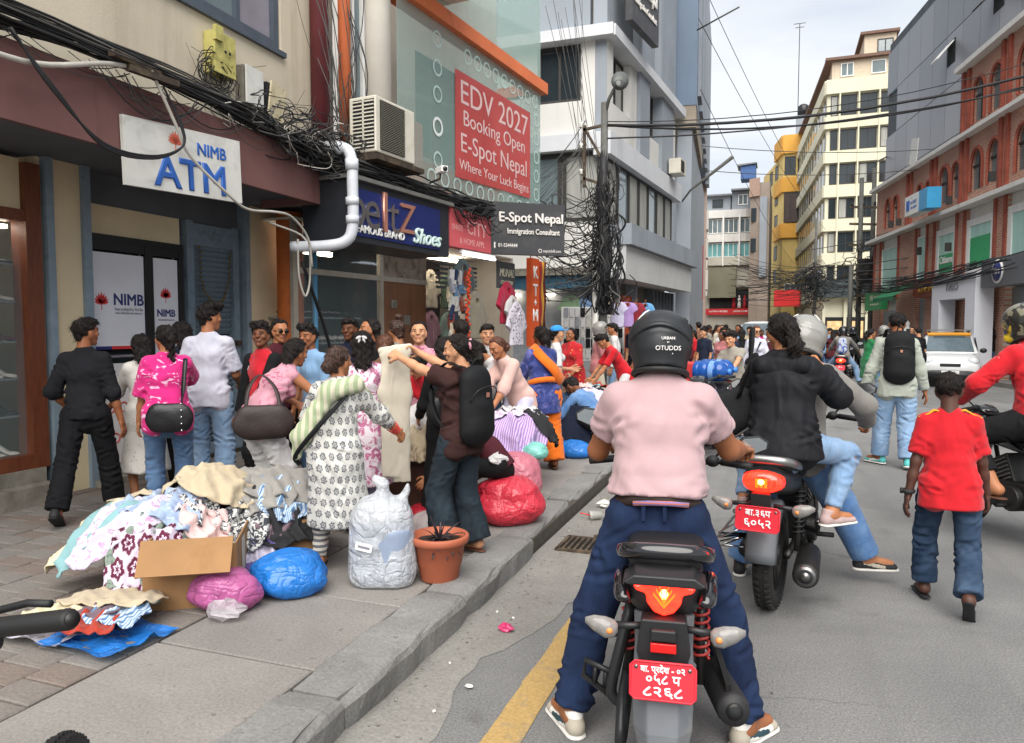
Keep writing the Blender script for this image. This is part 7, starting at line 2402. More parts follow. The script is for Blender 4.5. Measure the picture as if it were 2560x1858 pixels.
RD=person('rider in grey raincoat and silver helmet in front of the pillion person',on_bike(bike2,.03,.42),-14,1.7,1.2,lean=(12,3),pelvis=(0,0,.87),skin='mid',lod='lo',res=.013,hands={'L':(-.36,.42,1.02),'R':(.37,.42,1.02)},elbow={'L':(-1,-.2,-.3),'R':(1,-.35,-.35)},handpose=('grip','grip'),feet={'L':(-.32,.06,.085),'R':(.44,.36,.085)},knee={'L':(-.4,1,.3),'R':(.35,1,.2)},footyaw=(10,-62),hair=None,shoes='blackwhite',top=dict(mat=F['grey'],sleeve=1.95,hem=.05,loose=1.25,slloose=1.35,fold=.006,name='raincoat'),bottom=dict(mat=F['denimb'],loose=1.2,flare=1.25,len=.95))
helmet('silver grey helmet with dark side band worn by the grey raincoat rider',RD['root'].matrix_basis@RD['Mh'],mat('helmet_silver','#85847f',rough=.3,var=.1,coat=.4),1.05,stripe=(M_PLTXT,2))
bike3=motorcycle('large dark motorcycle at the right edge under the rider in red',(2.05,5.95,0),24,style=1)
RR=person('rider in long sleeved red top and camouflage helmet at the right edge',on_bike(bike3,0,.44),30,1.82,1.18,lean=(16,0),pelvis=(0,0,.93),skin='mid',lod='hi',res=.0115,hands={'L':(-.34,.46,1.06),'R':(.36,.4,1.06)},elbow={'L':(-.9,-.1,-.5),'R':(.9,-.2,-.5)},handpose=('grip','grip'),feet={'L':(-.3,.12,.45),'R':(.3,.1,.3)},knee={'L':(-.5,1,.3),'R':(.4,1,.3)},footyaw=(15,-15),hair=None,shoes='brownsandal',top=dict(mat=F['red'],sleeve=1.92,hem=.0,loose=1.15,slloose=1.3,fold=.005),bottom=dict(mat=F['black'],loose=1.1,len=.75))
ribbon([tuple(RR['shL']+RR['up']*.075-RR['right']*.0),tuple(RR['shL']*.6+RR['eL']*.4+np.array([-.03,-.02,.065])),tuple(RR['eL']+np.array([-.035,.0,.055])),tuple(RR['eL']*.4+RR['wL']*.6+np.array([-.02,.0,.05]))],.008,F['white'],RR['root'],'sleeve_stripe')
def camo_pat(t,col):
 v=t.vec('Object')
 a=t.ramp(t.noise(v,11,2,.5,.5),.49,(.02,.021,.017),.5,(.16,.15,.10))
 k=t.ramp(t.noise(v,8,1,.4,.8),.60,(0,0,0),.61,(1,1,1))
 return t.mix(k,a,(.75,.55,.03))
helmet('camouflage helmet with yellow patch worn by the red topped rider',RR['root'].matrix_basis@RR['Mh'],mat('helmet_camo',(.1,.1,.1),rough=.25,var=0,pat=camo_pat,coat=.5),1.06)
# -- walkers on the road
BOY=person('person in red football shirt and faded jeans walking away down the road',(.96,4.8,0),-6,1.37,.95,lean=(3,-2),skin='vdark',lod='hi',res=.0095,pelvis=(0,.0,.70),headscale=1.06,feet={'L':(-.105,.14,.08),'R':(.09,-.2,.13)},footpitch=(0,-50),footyaw=(12,-6),hands={'L':(-.22,-.02,.6),'R':(.2,.12,.64)},hair=('crop','black'),shoes='sandal',head=(-6,-3,0),top=dict(mat=F['red'],sleeve=.8,hem=.075,loose=1.26,slloose=1.45,fold=.006,flare=1.2,ff=.8),bottom=dict(mat=F['denimboy'],loose=1.22,flare=1.18,len=.93,fold=.007,ff=1.5))
M_YSTR=cloth('yellow_stripe','#d99a2b',var=.06)
for s_,sh in((-1,BOY['shL']),(1,BOY['shR'])):
 for k in range(3):
  off=(k-1)*.022
  p0=BOY['neck']+BOY['right']*s_*.05+np.array([0,off-.0,.018])
  p1=sh+np.array([s_*-.01,off,.051])
  p2=sh+np.array([s_*.04,off,.03])
  ribbon([tuple(p0),tuple((p0+p1)/2+np.array([0,0,.012])),tuple(p1),tuple(p2)],.0065,M_YSTR,BOY['root'],'shoulder_stripe',wdir=(0,1,0))
wt=thing('wrist_watch','dark wrist watch on the left wrist of the walking person','watch',W(BOY,BOY['wL']))
b=MB().m(0,True).torus((0,0,.025),.031,.008,'Z',20,8,1.6)
b.build('strap',M_SNK,wt)
MB().m(0,True).cyl((-.03,0,.025),(-.042,0,.025),.017,n=16).build('dial',M_METD,wt)
BP=person('person in grey sweater and light jeans walking away with black backpack',(1.33,9.56,0),2,1.78,1.06,lean=(3,0),skin='tan',lod='hi',res=.012,feet={'L':(-.13,.18,.085),'R':(.12,-.12,.1)},footpitch=(0,-18),footyaw=(40,-10),hands={'L':(-.36,.04,.82),'R':(.33,.1,.85)},hair=('crop','black'),shoes='teal',head=(-4,0,0),top=dict(mat=F['greyhood'],sleeve=1.9,hem=.06,loose=1.18,slloose=1.4,fold=.006),bottom=dict(mat=F['deniml'],loose=1.25,flare=1.25,len=.95))
M_BAG=cloth('bag_black','#17181a',rough=.75,fold=.006)
def backpack(info,label,m_,s_=1.0,dz=-.02,dy=-.155):
 t=thing('backpack',label,'backpack')
 t.matrix_basis=info['root'].matrix_basis@Matrix.Translation(Vector(info['chest']+np.array([0,dy*info['H']/1.7,dz])))
 P=[Prim((0,0,-.17*s_),(0,.01,.15*s_),.12*s_,.11*s_,(1.25,.72,1)),Prim((0,-.05*s_,-.15*s_),(0,-.05*s_,-.02*s_),.085*s_,.08*s_,(1.25,.6,1))]
 V,Q=sdf_mesh(P,.012,.02,disp=folds(.005,1.0,8),amp=.006)
 link('pack',np_mesh('pack',V,Q,[m_]),t)
 MB().m(0,True).tube(smooth_path([(-.13*s_,-.045,.02),(-.1*s_,-.085,.09),(0,-.105,.115),(.1*s_,-.085,.09),(.13*s_,-.045,.02)],4),.004,6).build('zip',M_METD,t)
 MB().m(0,True).tube(smooth_path([(-.035,.02,.24*s_),(-.02,.0,.29*s_),(.02,.0,.29*s_),(.035,.02,.24*s_)],4),.008,6).build('loop',m_,t)
 MB().box((.0,-.095*s_,.06),(.025,.006,.03)).build('badge',M_LETO,t)
 for q in(-1,1):
  ribbon(smooth_path([(q*.08*s_,.06,.24*s_),(q*.11,.16,.27*s_),(q*.13,.27,.12*s_),(q*.13,.22,-.1*s_),(q*.11*s_,.08,-.22*s_)],4),.02,m_,t,'strap')
 return t
backpack(BP,'large black backpack worn by the person in grey sweater',M_BAG,1.12)
hm=Matrix.Translation(W(BP,BP['wL']+np.array([0,.02,-.15])))@Matrix.Rotation(R(110),4,'Z')@Matrix.Rotation(R(70),4,'X')
helmet('black helmet carried in hand by the backpack person',hm,M_GLOSS,.95)
GW=person('person in long green kurta and jeans crossing beyond the backpack person',(2.0,18.6,0),-60,1.6,1.0,skin='mid',female=True,hair=('pony','black'),res=.02,hands={'L':(-.1,.3,1.0),'R':(.12,.3,.95)},feet={'L':(-.1,.15,.085),'R':(.1,-.12,.085)},shoes='sandal',top=dict(mat=F['green'],sleeve=1.8,skirt=.5,loose=1.12),bottom=dict(mat=F['denimb'],flare=.9))
WS=person('person in white shirt and sunglasses with black waist bag walking towards the camera',(-.37,15.7,0),172,1.66,1.08,skin='light',female=True,hair=('bob','auburn'),res=.016,hands={'L':(-.3,.05,.83),'R':(.27,.03,.8)},feet={'L':(-.1,.1,.085),'R':(.1,-.05,.085)},shoes='black',head=(30,0,0),top=dict(mat=F['whitepolo'],sleeve=1.85,hem=.1,loose=1.18,slloose=1.3),bottom=dict(mat=F['grey'],flare=1.2))
sg_=MB().m(0,True)
for s_ in(-1,1):
 sg_.ell((s_*.032,.096,.006),(.026,.008,.02),12,8)
sg_.tube([(-.03,.102,.01),(.03,.102,.01)],.003,6).tube([(-.06,.085,.01),(-.08,0,.01)],.003,6).tube([(.06,.085,.01),(.08,0,.01)],.003,6)
o=sg_.build('sunglasses',mat('lens_dark','#15120f',rough=.1,var=0))
o.matrix_basis=WS['root'].matrix_basis@WS['Mh']
tag(o,'dark sunglasses worn by the person in white shirt','sunglasses')
wb=thing('waist_bag','black waist bag slung across the white shirt of the sunglasses person','bag')
wb.matrix_basis=WS['root'].matrix_basis
V,Q=sdf_mesh([Prim((-.02,.17,1.08),(.14,.165,.96),.065,.05,(1,.55,1))],.012,.01)
link('pouch',np_mesh('pouch',V,Q,[M_BAG]),wb)
ribbon(smooth_path([(.2,.06,.9),(.14,.16,.96),(.0,.19,1.1),(-.08,.16,1.28),(-.1,.02,1.38),(-.02,-.12,1.25)],4),.017,M_BAG,wb,'strap')
ST=person('person in black and white striped top behind the white shirted person',(-.02,18.4,0),178,1.58,.95,skin='light',female=True,hair=('bun','black'),res=.02,shoes='black',top=dict(mat=F['stripe'],sleeve=.7,hem=.05),bottom=dict(mat=F['denim']))
# -- shoppers on the pavement
PZ=KZ
BK=person('person in black shirt and black trousers walking past the cash machine door',(-5.02,4.24,PZ),30,1.54,.96,lean=(2,0),skin='tan',lod='hi',res=.011,feet={'L':(-.12,-.3,.1),'R':(.12,.2,.085)},footpitch=(-30,0),hands={'L':(-.16,.14,.84),'R':(.25,.05,.7)},elbow={'L':(-.7,-.8,-.2),'R':(.3,-.9,-.2)},hair=('short','black'),shoes='black',head=(-38,-4,0),top=dict(mat=F['blackshirt'],sleeve=1.25,hem=.02,loose=1.15,slloose=1.35,fold=.008,ff=.8),bottom=dict(mat=F['blackjean'],loose=1.2,flare=1.25,len=.97))
person('person with long black hair in white dress half hidden behind the magenta top',(-5.0,4.78,PZ),60,1.42,.9,skin='mid',female=True,hair=('long','black'),res=.016,hands={'L':(-.2,.3,.8),'R':(.2,.25,.8)},shoes='sandal',top=dict(mat=F['whitedress'],sleeve=1.3,skirt=.28,loose=1.15,slloose=1.5,name='dress'))
MG=person('person in magenta printed top and jeans with long braid',(-4.42,4.45,PZ),42,1.49,1.08,lean=(4,0),skin='mid',lod='hi',female=True,hair=('braid','black'),res=.011,hands={'L':(-.24,.2,.62),'R':(-.05,.3,1.17)},elbow={'R':(.9,.2,-.6)},feet={'L':(-.09,0,.085),'R':(.1,.05,.085)},shoes='sandal',head=(28,-6,0),top=dict(mat=F['magenta'],sleeve=.98,hem=.055,loose=1.18,slloose=1.75,fold=.006,flare=1.0),bottom=dict(mat=F['denim'],loose=1.08,flare=1.1))
person('person with dark hair and head turned away behind the white polo',(-5.0,5.25,PZ),70,1.53,1.0,skin='mid',female=True,hair=('long','black'),shoes='sandal',top=dict(mat=F['navy'],sleeve=.9),bottom=dict(mat=F['black']))
PO=person('tall person in white polo and pale jeans facing the blue grey shutter',(-4.62,5.12,PZ),28,1.67,.98,lean=(2,0),skin='mid',lod='hi',res=.011,hands={'L':(-.2,.25,1.0),'R':(.18,.32,1.0)},hair=('tousle','black'),shoes='black',head=(-42,-4,0),feet={'L':(-.11,.05,.085),'R':(.12,-.05,.085)},top=dict(mat=F['whitepolo'],sleeve=.85,hem=.045,loose=1.18,slloose=1.5,fold=.005,flare=.98),bottom=dict(mat=F['deniml'],loose=1.25,flare=1.25))
RV=person('person in red front jacket with black sleeves and thin moustache',(-4.12,5.24,PZ),176,1.50,1.0,lean=(2,2),skin='dark',lod='hi',res=.011,hands={'L':(-.05,.22,.78),'R':(.26,.05,.74)},hair=('tousle','black'),shoes='black',head=(20,-12,0),top=dict(mat=F['redvest'],sleeve=0,hem=.03,loose=1.2,fold=.006,name='vest'),bottom=dict(mat=F['black'],loose=1.2,flare=1.2))
G2=[]
for s_,e_,w_ in((RV['shL'],RV['eL'],RV['wL']),(RV['shR'],RV['eR'],RV['wR'])):
 G2+=[Prim(s_,e_,.063,.055),Prim(e_,e_+(w_-e_)*.92,.055,.045,capb=True)]
V,Q=sdf_mesh(G2,.012,.02,disp=folds(.005,1,9),amp=.005)
link('sleeves',np_mesh('sleeves',V,Q,[F['black']]),RV['root'])
text('1',.05,F['white'],RV['root'],tuple(RV['chest']+np.array([.07,.118,.03])),(R(90),0,R(180)),ext=.001,shear=.4)
SGP=person('person with tied hair and sunglasses behind the red jacket',(-4.42,5.8,PZ),-120,1.55,1.0,skin='mid',female=True,hair=('bun','black'),top=dict(mat=F['maroon'],sleeve=.9),bottom=dict(mat=F['black']),shoes='black')
sg2=sg_.__class__().m(0,True)
for s_ in(-1,1):
 sg2.ell((s_*.032,.096,.006),(.026,.008,.02),12,8)
sg2.tube([(-.06,.085,.01),(-.08,0,.01)],.003,6).tube([(.06,.085,.01),(.08,0,.01)],.003,6)
o=sg2.build('sunglasses',mat('lens_dark','#15120f'))
o.matrix_basis=SGP['root'].matrix_basis@SGP['Mh']
tag(o,'dark sunglasses of the person behind the red jacket','sunglasses')
BT=person('person in sleeveless pink top and white trousers bending over with large brown bag',(-3.56,4.6,PZ),-20,1.5,1.0,lean=(38,0),pelvis=(0,-.12,.78),skin='mid',lod='hi',female=True,hair=('bob','black'),res=.012,hands={'L':(-.12,.3,.88),'R':(.15,.42,.8)},elbow={'L':(-1,-.3,.4),'R':(1,-.3,.3)},shoes='sandal',head=(0,-25,0),top=dict(mat=F['pinkblouse'],sleeve=0,hem=.06,loose=1.12,fold=.005),bottom=dict(mat=F['white'],loose=1.3,flare=1.5))
person('person with short dark hair looking down behind the bending one',(-3.95,5.75,PZ),175,1.5,1.0,lean=(12,0),skin='tan',hair=('tousle','black'),top=dict(mat=F['sky'],sleeve=.9),bottom=dict(mat=F['denim']),head=(0,-14,0))
FL=person('stout person in white block printed kurta with hair bun seen from behind',(-2.5,3.82,PZ),12,1.36,1.12,lean=(6,0),skin='mid',lod='hi',female=True,hair=('bun','brown'),res=.0105,hands={'L':(-.26,.28,.78),'R':(.3,.34,.8)},elbow={'L':(-1,-.6,-.3),'R':(1,-.7,-.3)},handpose=('relax','grip'),feet={'L':(-.11,-.02,.08),'R':(.12,.1,.08)},footyaw=(10,-14),shoes='sandal',head=(-22,-6,0),top=dict(mat=F['print'],sleeve=1.55,skirt=.30,loose=1.08,slloose=1.35,fold=.006,flare=1.0,name='kurta',ff=.7),bottom=dict(mat=F['legging'],loose=.95,flare=.72,len=.96))
c=FL['neck']
V,Q=sdf_mesh([Prim(c+np.array([.13,-.05,-.0]),c+np.array([.0,-.13,-.04]),.05,.055,(1,.8,1)),Prim(c+np.array([.0,-.13,-.04]),c+np.array([-.17,-.155,-.3]),.05,.045,(1.1,.5,1)),Prim(c+np.array([-.17,-.155,-.3]),c+np.array([-.21,-.13,-.42]),.045,.03,(1.1,.5,1)),Prim(c+np.array([.13,-.04,.0]),c+np.array([.15,.1,-.1]),.045,.04)],.0105,.03,disp=folds(.009,2.2,3),amp=.01)
link('scarf',np_mesh('scarf',V,Q,[F['scarf']]),FL['root'])
ribbon(smooth_path([tuple(c+np.array([.12,.02,.02])),tuple(c+np.array([.07,-.14,-.1])),tuple(c+np.array([-.07,-.205,-.27])),tuple(c+np.array([-.2,-.17,-.42])),tuple(c+np.array([-.24,-.02,-.5]))],4),.014,M_BAG,FL['root'],'bag_strap',wdir=(1,.2,.6))
for k in range(4):
 e_,w_=FL['eR'],FL['wR']
 p=w_+(e_-w_)*(.04+k*.09)
 d_=Vector(w_-e_).normalized()
 o1=d_.orthogonal().normalized()
 o2=d_.cross(o1)
 MB().m(0,True).tube([tuple(Vector(p)+(o1*math.cos(a*PI/8)+o2*math.sin(a*PI/8))*(.028+k*.003))for a in range(16)],.003,6,closed=True).build('bangle',M_RED,FL['root'])
LH=person('person with long loose black hair in pink floral tunic beside the printed kurta',(-2.78,4.62,PZ),38,1.45,1.0,lean=(8,0),skin='mid',lod='hi',female=True,hair=('long','black'),res=.012,hands={'L':(-.2,.3,.8),'R':(.2,.32,.78)},shoes='sandal',head=(-10,-12,0),top=dict(mat=F['printfl'],sleeve=1.5,skirt=.36,loose=1.1,slloose=1.3,name='tunic'),bottom=dict(mat=F['lilac'],flare=1.4))
bw=thing('hair_clip','white bow shaped hair clip on the long black hair','hair clip')
bw.matrix_basis=LH['root'].matrix_basis@LH['Mh']@Matrix.Translation((0,-.115,.075))
for s_ in(-1,1):
 MB().m(0,True).ell((s_*.025,-.005,.0),(.026,.006,.014),10,6,(0,R(s_*25),0)).build('loop',F['white'],bw)
 MB().m(0,True).ell((s_*.02,-.005,-.025),(.01,.004,.022),8,6,(0,R(s_*-25),0)).build('tail',F['white'],bw)
person('person with dark hair leaning in behind the shoe shop crowd',(-3.95,6.4,PZ),185,1.57,1.0,lean=(10,0),skin='dark',hair=('short','black'),top=dict(mat=F['navy'],sleeve=.9),bottom=dict(mat=F['black']),head=(0,-10,0))
person('person with dark hood beside the shoe window',(-3.65,6.3,PZ),130,1.56,1.0,lean=(6,0),skin='mid',female=True,hair=('bob','black'),top=dict(mat=F['black'],sleeve=1.9),bottom=dict(mat=F['denimk']),head=(0,-12,0))
person('person with auburn bun in rust striped top',(-3.08,5.42,PZ),20,1.42,1.0,lean=(10,0),skin='mid',female=True,hair=('bun','auburn'),res=.014,hands={'L':(-.15,.35,.85),'R':(.15,.35,.85)},top=dict(mat=F['brownrust'],sleeve=.8,hem=.06),bottom=dict(mat=F['denimk']),shoes='sandal')
person('person with high hair knot standing by the plywood door',(-3.45,6.4,PZ),60,1.55,1.0,skin='mid',female=True,hair=('topbun','brown'),top=dict(mat=F['grey'],sleeve=.9),bottom=dict(mat=F['black']))
person('person in pink striped blouse looking down behind the held up trousers',(-3.14,6.25,PZ),190,1.53,1.0,lean=(8,0),skin='light',female=True,hair=('bun','black'),hands={'L':(-.15,.3,.9),'R':(.15,.3,.9)},top=dict(mat=F['pinkblouse'],sleeve=1.4),bottom=dict(mat=F['printfl']),head=(10,-16,0))
person('person in red sweater bending near the cloth table',(-2.75,5.7,PZ),170,1.4,1.0,lean=(40,0),pelvis=(0,-.1,.72),skin='mid',female=True,hair=('bun','black'),hands={'L':(-.1,.4,.65),'R':(.15,.4,.65)},top=dict(mat=F['redvest'],sleeve=1.9,hem=.06),bottom=dict(mat=F['denim']))
person('person in long black dress beside the one in brown shirt',(-2.3,4.98,PZ),40,1.4,.95,skin='mid',female=True,hair=('bob','black'),res=.014,hands={'L':(-.15,.25,.8),'R':(.12,.2,.85)},top=dict(mat=F['black'],sleeve=1.9,skirt=.12,loose=1.1,name='dress',flare=1.0))
GL=person('person in brown shirt and dark jeans holding up cream trousers',(-1.92,4.36,PZ),74,1.43,1.0,lean=(-2,0),skin='light',lod='hi',female=True,hair=('pony','black'),res=.0105,hands={'L':(-.1,.5,1.31),'R':(.08,.5,1.34)},elbow={'L':(-.6,0,-1),'R':(.6,0,-1)},handpose=('pinch','pinch'),feet={'L':(-.08,.05,.085),'R':(.1,-.06,.085)},palm={'L':(.5,.3,-.3),'R':(-.5,.3,-.3)},shoes='brownsandal',head=(25,8,0),top=dict(mat=F['brown'],sleeve=.55,hem=.055,loose=1.22,slloose=1.7,fold=.007),bottom=dict(mat=F['denimk'],loose=1.15,flare=1.75,len=.99))
bt=thing('hair_tie','pink hair tie on the ponytail of the brown shirted person','hair tie')
bt.matrix_basis=GL['root'].matrix_basis@GL['Mh']@Matrix.Translation((0,-.125,.03))
MB().m(0,True).torus((0,0,0),.036,.014,'Y',18,8).build('band',cloth('pink_satin','#cc8f9f',rough=.5),bt)
backpack(GL,'black backpack worn by the person holding up cream trousers',M_BAG,.95,-.06,-.16)
M_HELD=cloth('held_cream','#c6bdac',var=.06)
ct=thing('held_trousers','long cream trousers held up by both hands','trousers')
ct.matrix_basis=GL['root'].matrix_basis@Matrix.Translation((-.01,.56,.03))@Matrix.Rotation(R(-40),4,'Z')
Pt=[Prim((-.08,0,1.28),(.08,0,1.3),.03,.03,(1,.55,1)),Prim((-.045,0,1.26),(-.045,.01,1.0),.055,.06,(1,.35,1)),Prim((.045,0,1.28),(.04,.01,1.0),.055,.06,(1,.35,1)),Prim((-.045,.01,1.0),(-.04,.02,.42),.06,.06,(1,.35,1),capb=True),Prim((.04,.01,1.0),(.04,.03,.38),.06,.06,(1,.35,1),capb=True)]
V,Q=sdf_mesh(Pt,.011,.02,disp=folds(.006,.9,12,.35),amp=.006)
link('legs',np_mesh('legs',V,Q,[M_HELD]),ct)
V,Q=sdf_mesh([Prim((-.095,0,1.3),(.095,0,1.325),.024,.024,(1,.75,1))],.008,.01,disp=folds(.004,1.5,3),amp=.004)
link('waistband',np_mesh('waistband',V,Q,[M_HELD]),ct)
person('person in dark navy shirt facing the hanging shirts',(-2.83,6.6,PZ),60,1.55,1.05,lean=(8,0),skin='tan',hair=('short','black'),res=.014,hands={'L':(-.15,.35,.9),'R':(.15,.35,.9)},top=dict(mat=F['navy'],sleeve=.9),bottom=dict(mat=F['denim']),head=(-20,-8,0))
person('person with glasses in white shirt behind the navy one',(-2.95,7.4,PZ),-150,1.52,1.0,lean=(14,0),skin='light',hair=('short','black'),top=dict(mat=F['white'],sleeve=.9),bottom=dict(mat=F['denim']),head=(0,-14,0))
person('person in white shirt hunched over the stall',(-2.62,7.1,PZ),120,1.5,1.1,lean=(42,0),pelvis=(0,-.12,.76),skin='mid',hair=('short','black'),hands={'L':(-.1,.45,.75),'R':(.15,.45,.75)},top=dict(mat=F['white'],sleeve=.9),bottom=dict(mat=F['denim']))
person('person in pale pink blouse bending over a pile of clothes',(-2.48,6.95,PZ),150,1.48,1.05,lean=(32,0),pelvis=(0,-.1,.76),skin='mid',female=True,hair=('bun','auburn'),res=.014,hands={'L':(-.12,.35,.72),'R':(.12,.38,.7)},top=dict(mat=F['palepink'],sleeve=1.3,hem=.08,slloose=1.5),bottom=dict(mat=F['lilac']),shoes='sandal',head=(0,-12,0))
OR=person('person in blue tunic with orange sash and orange trousers at the stall',(-2.3,7.4,PZ),42,1.49,1.08,lean=(7,0),skin='dark',lod='hi',female=True,hair=('bun','black'),res=.0125,hands={'L':(-.24,.3,.72),'R':(.2,.3,.75)},shoes='brownsandal',feet={'L':(-.1,.1,.085),'R':(.1,-.08,.085)},head=(10,-14,0),top=dict(mat=F['bluek'],sleeve=1.4,skirt=.62,loose=1.12,slloose=1.35,fold=.006,name='tunic'),bottom=dict(mat=F['orange'],loose=1.45,flare=1.5,len=.98,fold=.008))
c=OR['neck']
ribbon(smooth_path([tuple(c+np.array([-.02,.1,-.06])),tuple(c+np.array([-.09,.02,.03])),tuple(c+np.array([-.04,-.13,-.08])),tuple(c+np.array([.07,-.175,-.2])),tuple(c+np.array([.17,-.12,-.33])),tuple(c+np.array([.185,-.0,-.4]))],5),[.05]*26,F['orange'],OR['root'],'sash',wdir=(1,.2,.8),th=.012)
belt(OR,F['orange'],.12,.158,.135,.028,'waist_sash',.008)
CG=person('person in white shirt with bright blue cap at the sock rack',(-2.7,9.15,PZ),-60,1.5,.95,skin='light',female=True,hair=('pony','black'),hands={'L':(-.12,.25,.95),'R':(.2,.1,.75)},top=dict(mat=F['white'],sleeve=.9,hem=.05),bottom=dict(mat=F['denimb']),head=(0,-8,0))
cp=thing('baseball_cap','bright blue baseball cap near the sock rack','cap')
cp.matrix_basis=CG['root'].matrix_basis@CG['Mh']
M_CAP=cloth('cap_blue','#2f86c9')
V,Q=sdf_mesh([ball((0,-.015,.05),1,(.092,.108,.085))],.01,.01,cut=lambda p:.045-p[:,2])
link('crown',np_mesh('crown',V,Q,[M_CAP]),cp)
MB().m(0,True).ell((0,.12,.05),(.075,.07,.008),16,6).build('peak',M_CAP,cp)
RW=person('stout person in red and gold kurta looking down at the stall',(-2.95,11.1,PZ),160,1.47,1.2,lean=(8,0),skin='tan',female=True,hair=('bun','black'),res=.015,hands={'L':(-.16,.26,.8),'R':(.14,.26,.82)},top=dict(mat=F['redgold'],sleeve=1.5,skirt=.42,loose=1.15,name='kurta'),bottom=dict(mat=F['redvest']),shoes='sandal',head=(-16,-14,0))
PM=person('person in rose shirt and silver helmet checking a phone',(-2.83,12.2,PZ),-75,1.56,1.08,lean=(5,0),skin='tan',hair=('short','black'),res=.016,hands={'L':(-.05,.32,1.0),'R':(.08,.32,1.0)},handpose=('grip','grip'),top=dict(mat=F['rose'],sleeve=.95,hem=.05),bottom=dict(mat=F['khaki'],flare=1.2),head=(0,-16,0))
helmet('silver open helmet worn by the person checking a phone',PM['root'].matrix_basis@PM['Mh'],mat('helmet_silver','#85847f'),1.0,visor=False,open_face=True)
o=MB().box((0,0,0),(.075,.012,.15)).build('phone',M_GLOSS,None,W(PM,(PM['wL']+PM['wR'])/2+np.array([0,.1,.05])),(R(50),0,R(-75)),bevel=.004)
tag(o,'dark mobile phone held by the person in rose shirt','phone')
person('person in red top bending beside the rose shirt',(-2.2,10.85,PZ),120,1.5,1.0,lean=(35,0),pelvis=(0,-.1,.78),skin='mid',hair=('tousle','black'),hands={'L':(-.1,.4,.7),'R':(.15,.4,.7)},top=dict(mat=F['red'],sleeve=.9),bottom=dict(mat=F['white']))
person('person in pale hooded top behind the rose shirt',(-2.7,13.1,PZ),100,1.56,1.0,skin='mid',hair=('short','black'),top=dict(mat=F['white'],sleeve=1.9),bottom=dict(mat=F['deniml']))
person('person in blue denim shirt crouching at the kerb behind the pink rider',(-2.05,8.7,PZ),60,1.6,1.0,lean=(50,0),pelvis=(0,-.1,.32),skin='dark',hair=('tousle','black'),hands={'L':(-.2,.5,.35),'R':(.2,.5,.35)},feet={'L':(-.14,.15,.085),'R':(.14,.1,.085)},top=dict(mat=F['denimb'],sleeve=1.7,hem=.03),bottom=dict(mat=F['black']))
person('seller with bangles reaching down to a white cloth among the red sacks',(-2.1,5.25,PZ),100,1.5,1.0,lean=(55,0),pelvis=(.05,-.1,.42),skin='mid',female=True,hair=('bun','black'),hands={'L':(-.3,.35,.38),'R':(.05,.4,.4)},feet={'L':(-.14,.15,.085),'R':(.14,.1,.085)},top=dict(mat=F['maroon'],sleeve=1.2,hem=.03),bottom=dict(mat=F['black']))
# -- crowd further along the street
cw=random.Random(5)
crowd=[('person in maroon shirt facing the far stalls',-1.85,16.3,60,1.68,'maroon','denim','short',False),('person in navy cap and dark shirt beyond the maroon one',-1.6,18.2,150,1.62,'navy','black','short',False),('person in rose blouse covering mouth in the far crowd',-1.15,17.6,170,1.55,'rose','denim','long',True),('person in white shirt in the middle of the far crowd',-1.25,19.6,170,1.64,'white','denimb','short',False),('person with black hooded shawl in the far crowd',-.78,18.8,20,1.6,'black','black','bob',True),('person in cream shirt near the parked van',-.7,22.5,170,1.66,'cream','denim','short',False),('person in sky blue shirt and white cap in the far crowd',-1.1,24.2,170,1.72,'sky','denim','crop',False),('person in red top far down the left pavement',-2.2,20.5,120,1.58,'red','denim','pony',True),('person in green top beside the striped person',.35,21.0,150,1.6,'green','denim','long',True),('person in brown shirt far down the left pavement',-2.3,24,30,1.66,'brownrust','khaki','short',False),('person in lilac blouse far down the street',-.2,26,170,1.58,'lilac','denim','long',True),('person in navy shirt standing by the taxi',4.25,27.5,160,1.66,'navy','black','crop',False),('person in black jacket walking behind the taxi',3.55,21.8,30,1.62,'blackjkt','denim','crop',False),('person with black mask and dark shirt beside the taxi roof',6.0,25.4,180,1.7,'black','denim','long',True),('person in pink blouse far down the road',.9,29,170,1.58,'palepink','denim','long',True),('person in khaki shirt near the green based pole',2.6,33,170,1.66,'khaki','denim','short',False),('person in orange top far down the left kerb',-1.9,29,170,1.6,'orange','black','bob',True),('person in grey tee far down the left kerb',-1.4,33,10,1.68,'greytee','denim','short',False),('person in white top beside the lamp pole crowd',-2.6,15.2,200,1.56,'whitepolo','denim','bob',True),('person in black top at the child clothes rack',-2.4,14.0,70,1.6,'black','denim','short',False),('person in brown shirt near the shop pillar',-3.0,16.5,60,1.62,'brown','black','crop',False)]
for lab,x,y,yw,hh,tp,bt_,hr_,fm_ in crowd:
 person(lab,(x,y,PZ if x<-1.6 or x>5.5 else 0),yw,hh,cw.uniform(.95,1.08),lean=(cw.uniform(0,6),0),skin=cw.choice(('mid','light','tan','dark')),female=fm_,hair=(hr_,'black'),res=.023,feet={'L':(-.1,cw.uniform(-.1,.15),.085),'R':(.1,cw.uniform(-.15,.1),.085)},head=(cw.uniform(-25,25),cw.uniform(-10,2),0),top=dict(mat=F[tp],sleeve=cw.choice((.8,.9,1.7)),hem=.05),bottom=dict(mat=F[bt_]),shoes='black')
more=random.Random(77)
cl_=list({'maroon':'maroon','navy':'navy','white':'white','sky':'sky blue','red':'red','green':'green','lilac':'lilac','rose':'rose','khaki':'khaki','greytee':'grey','black':'black','orange':'orange','cream':'cream','magenta':'magenta','palepink':'pale pink','denimb':'denim blue'}.items())
protos=[]
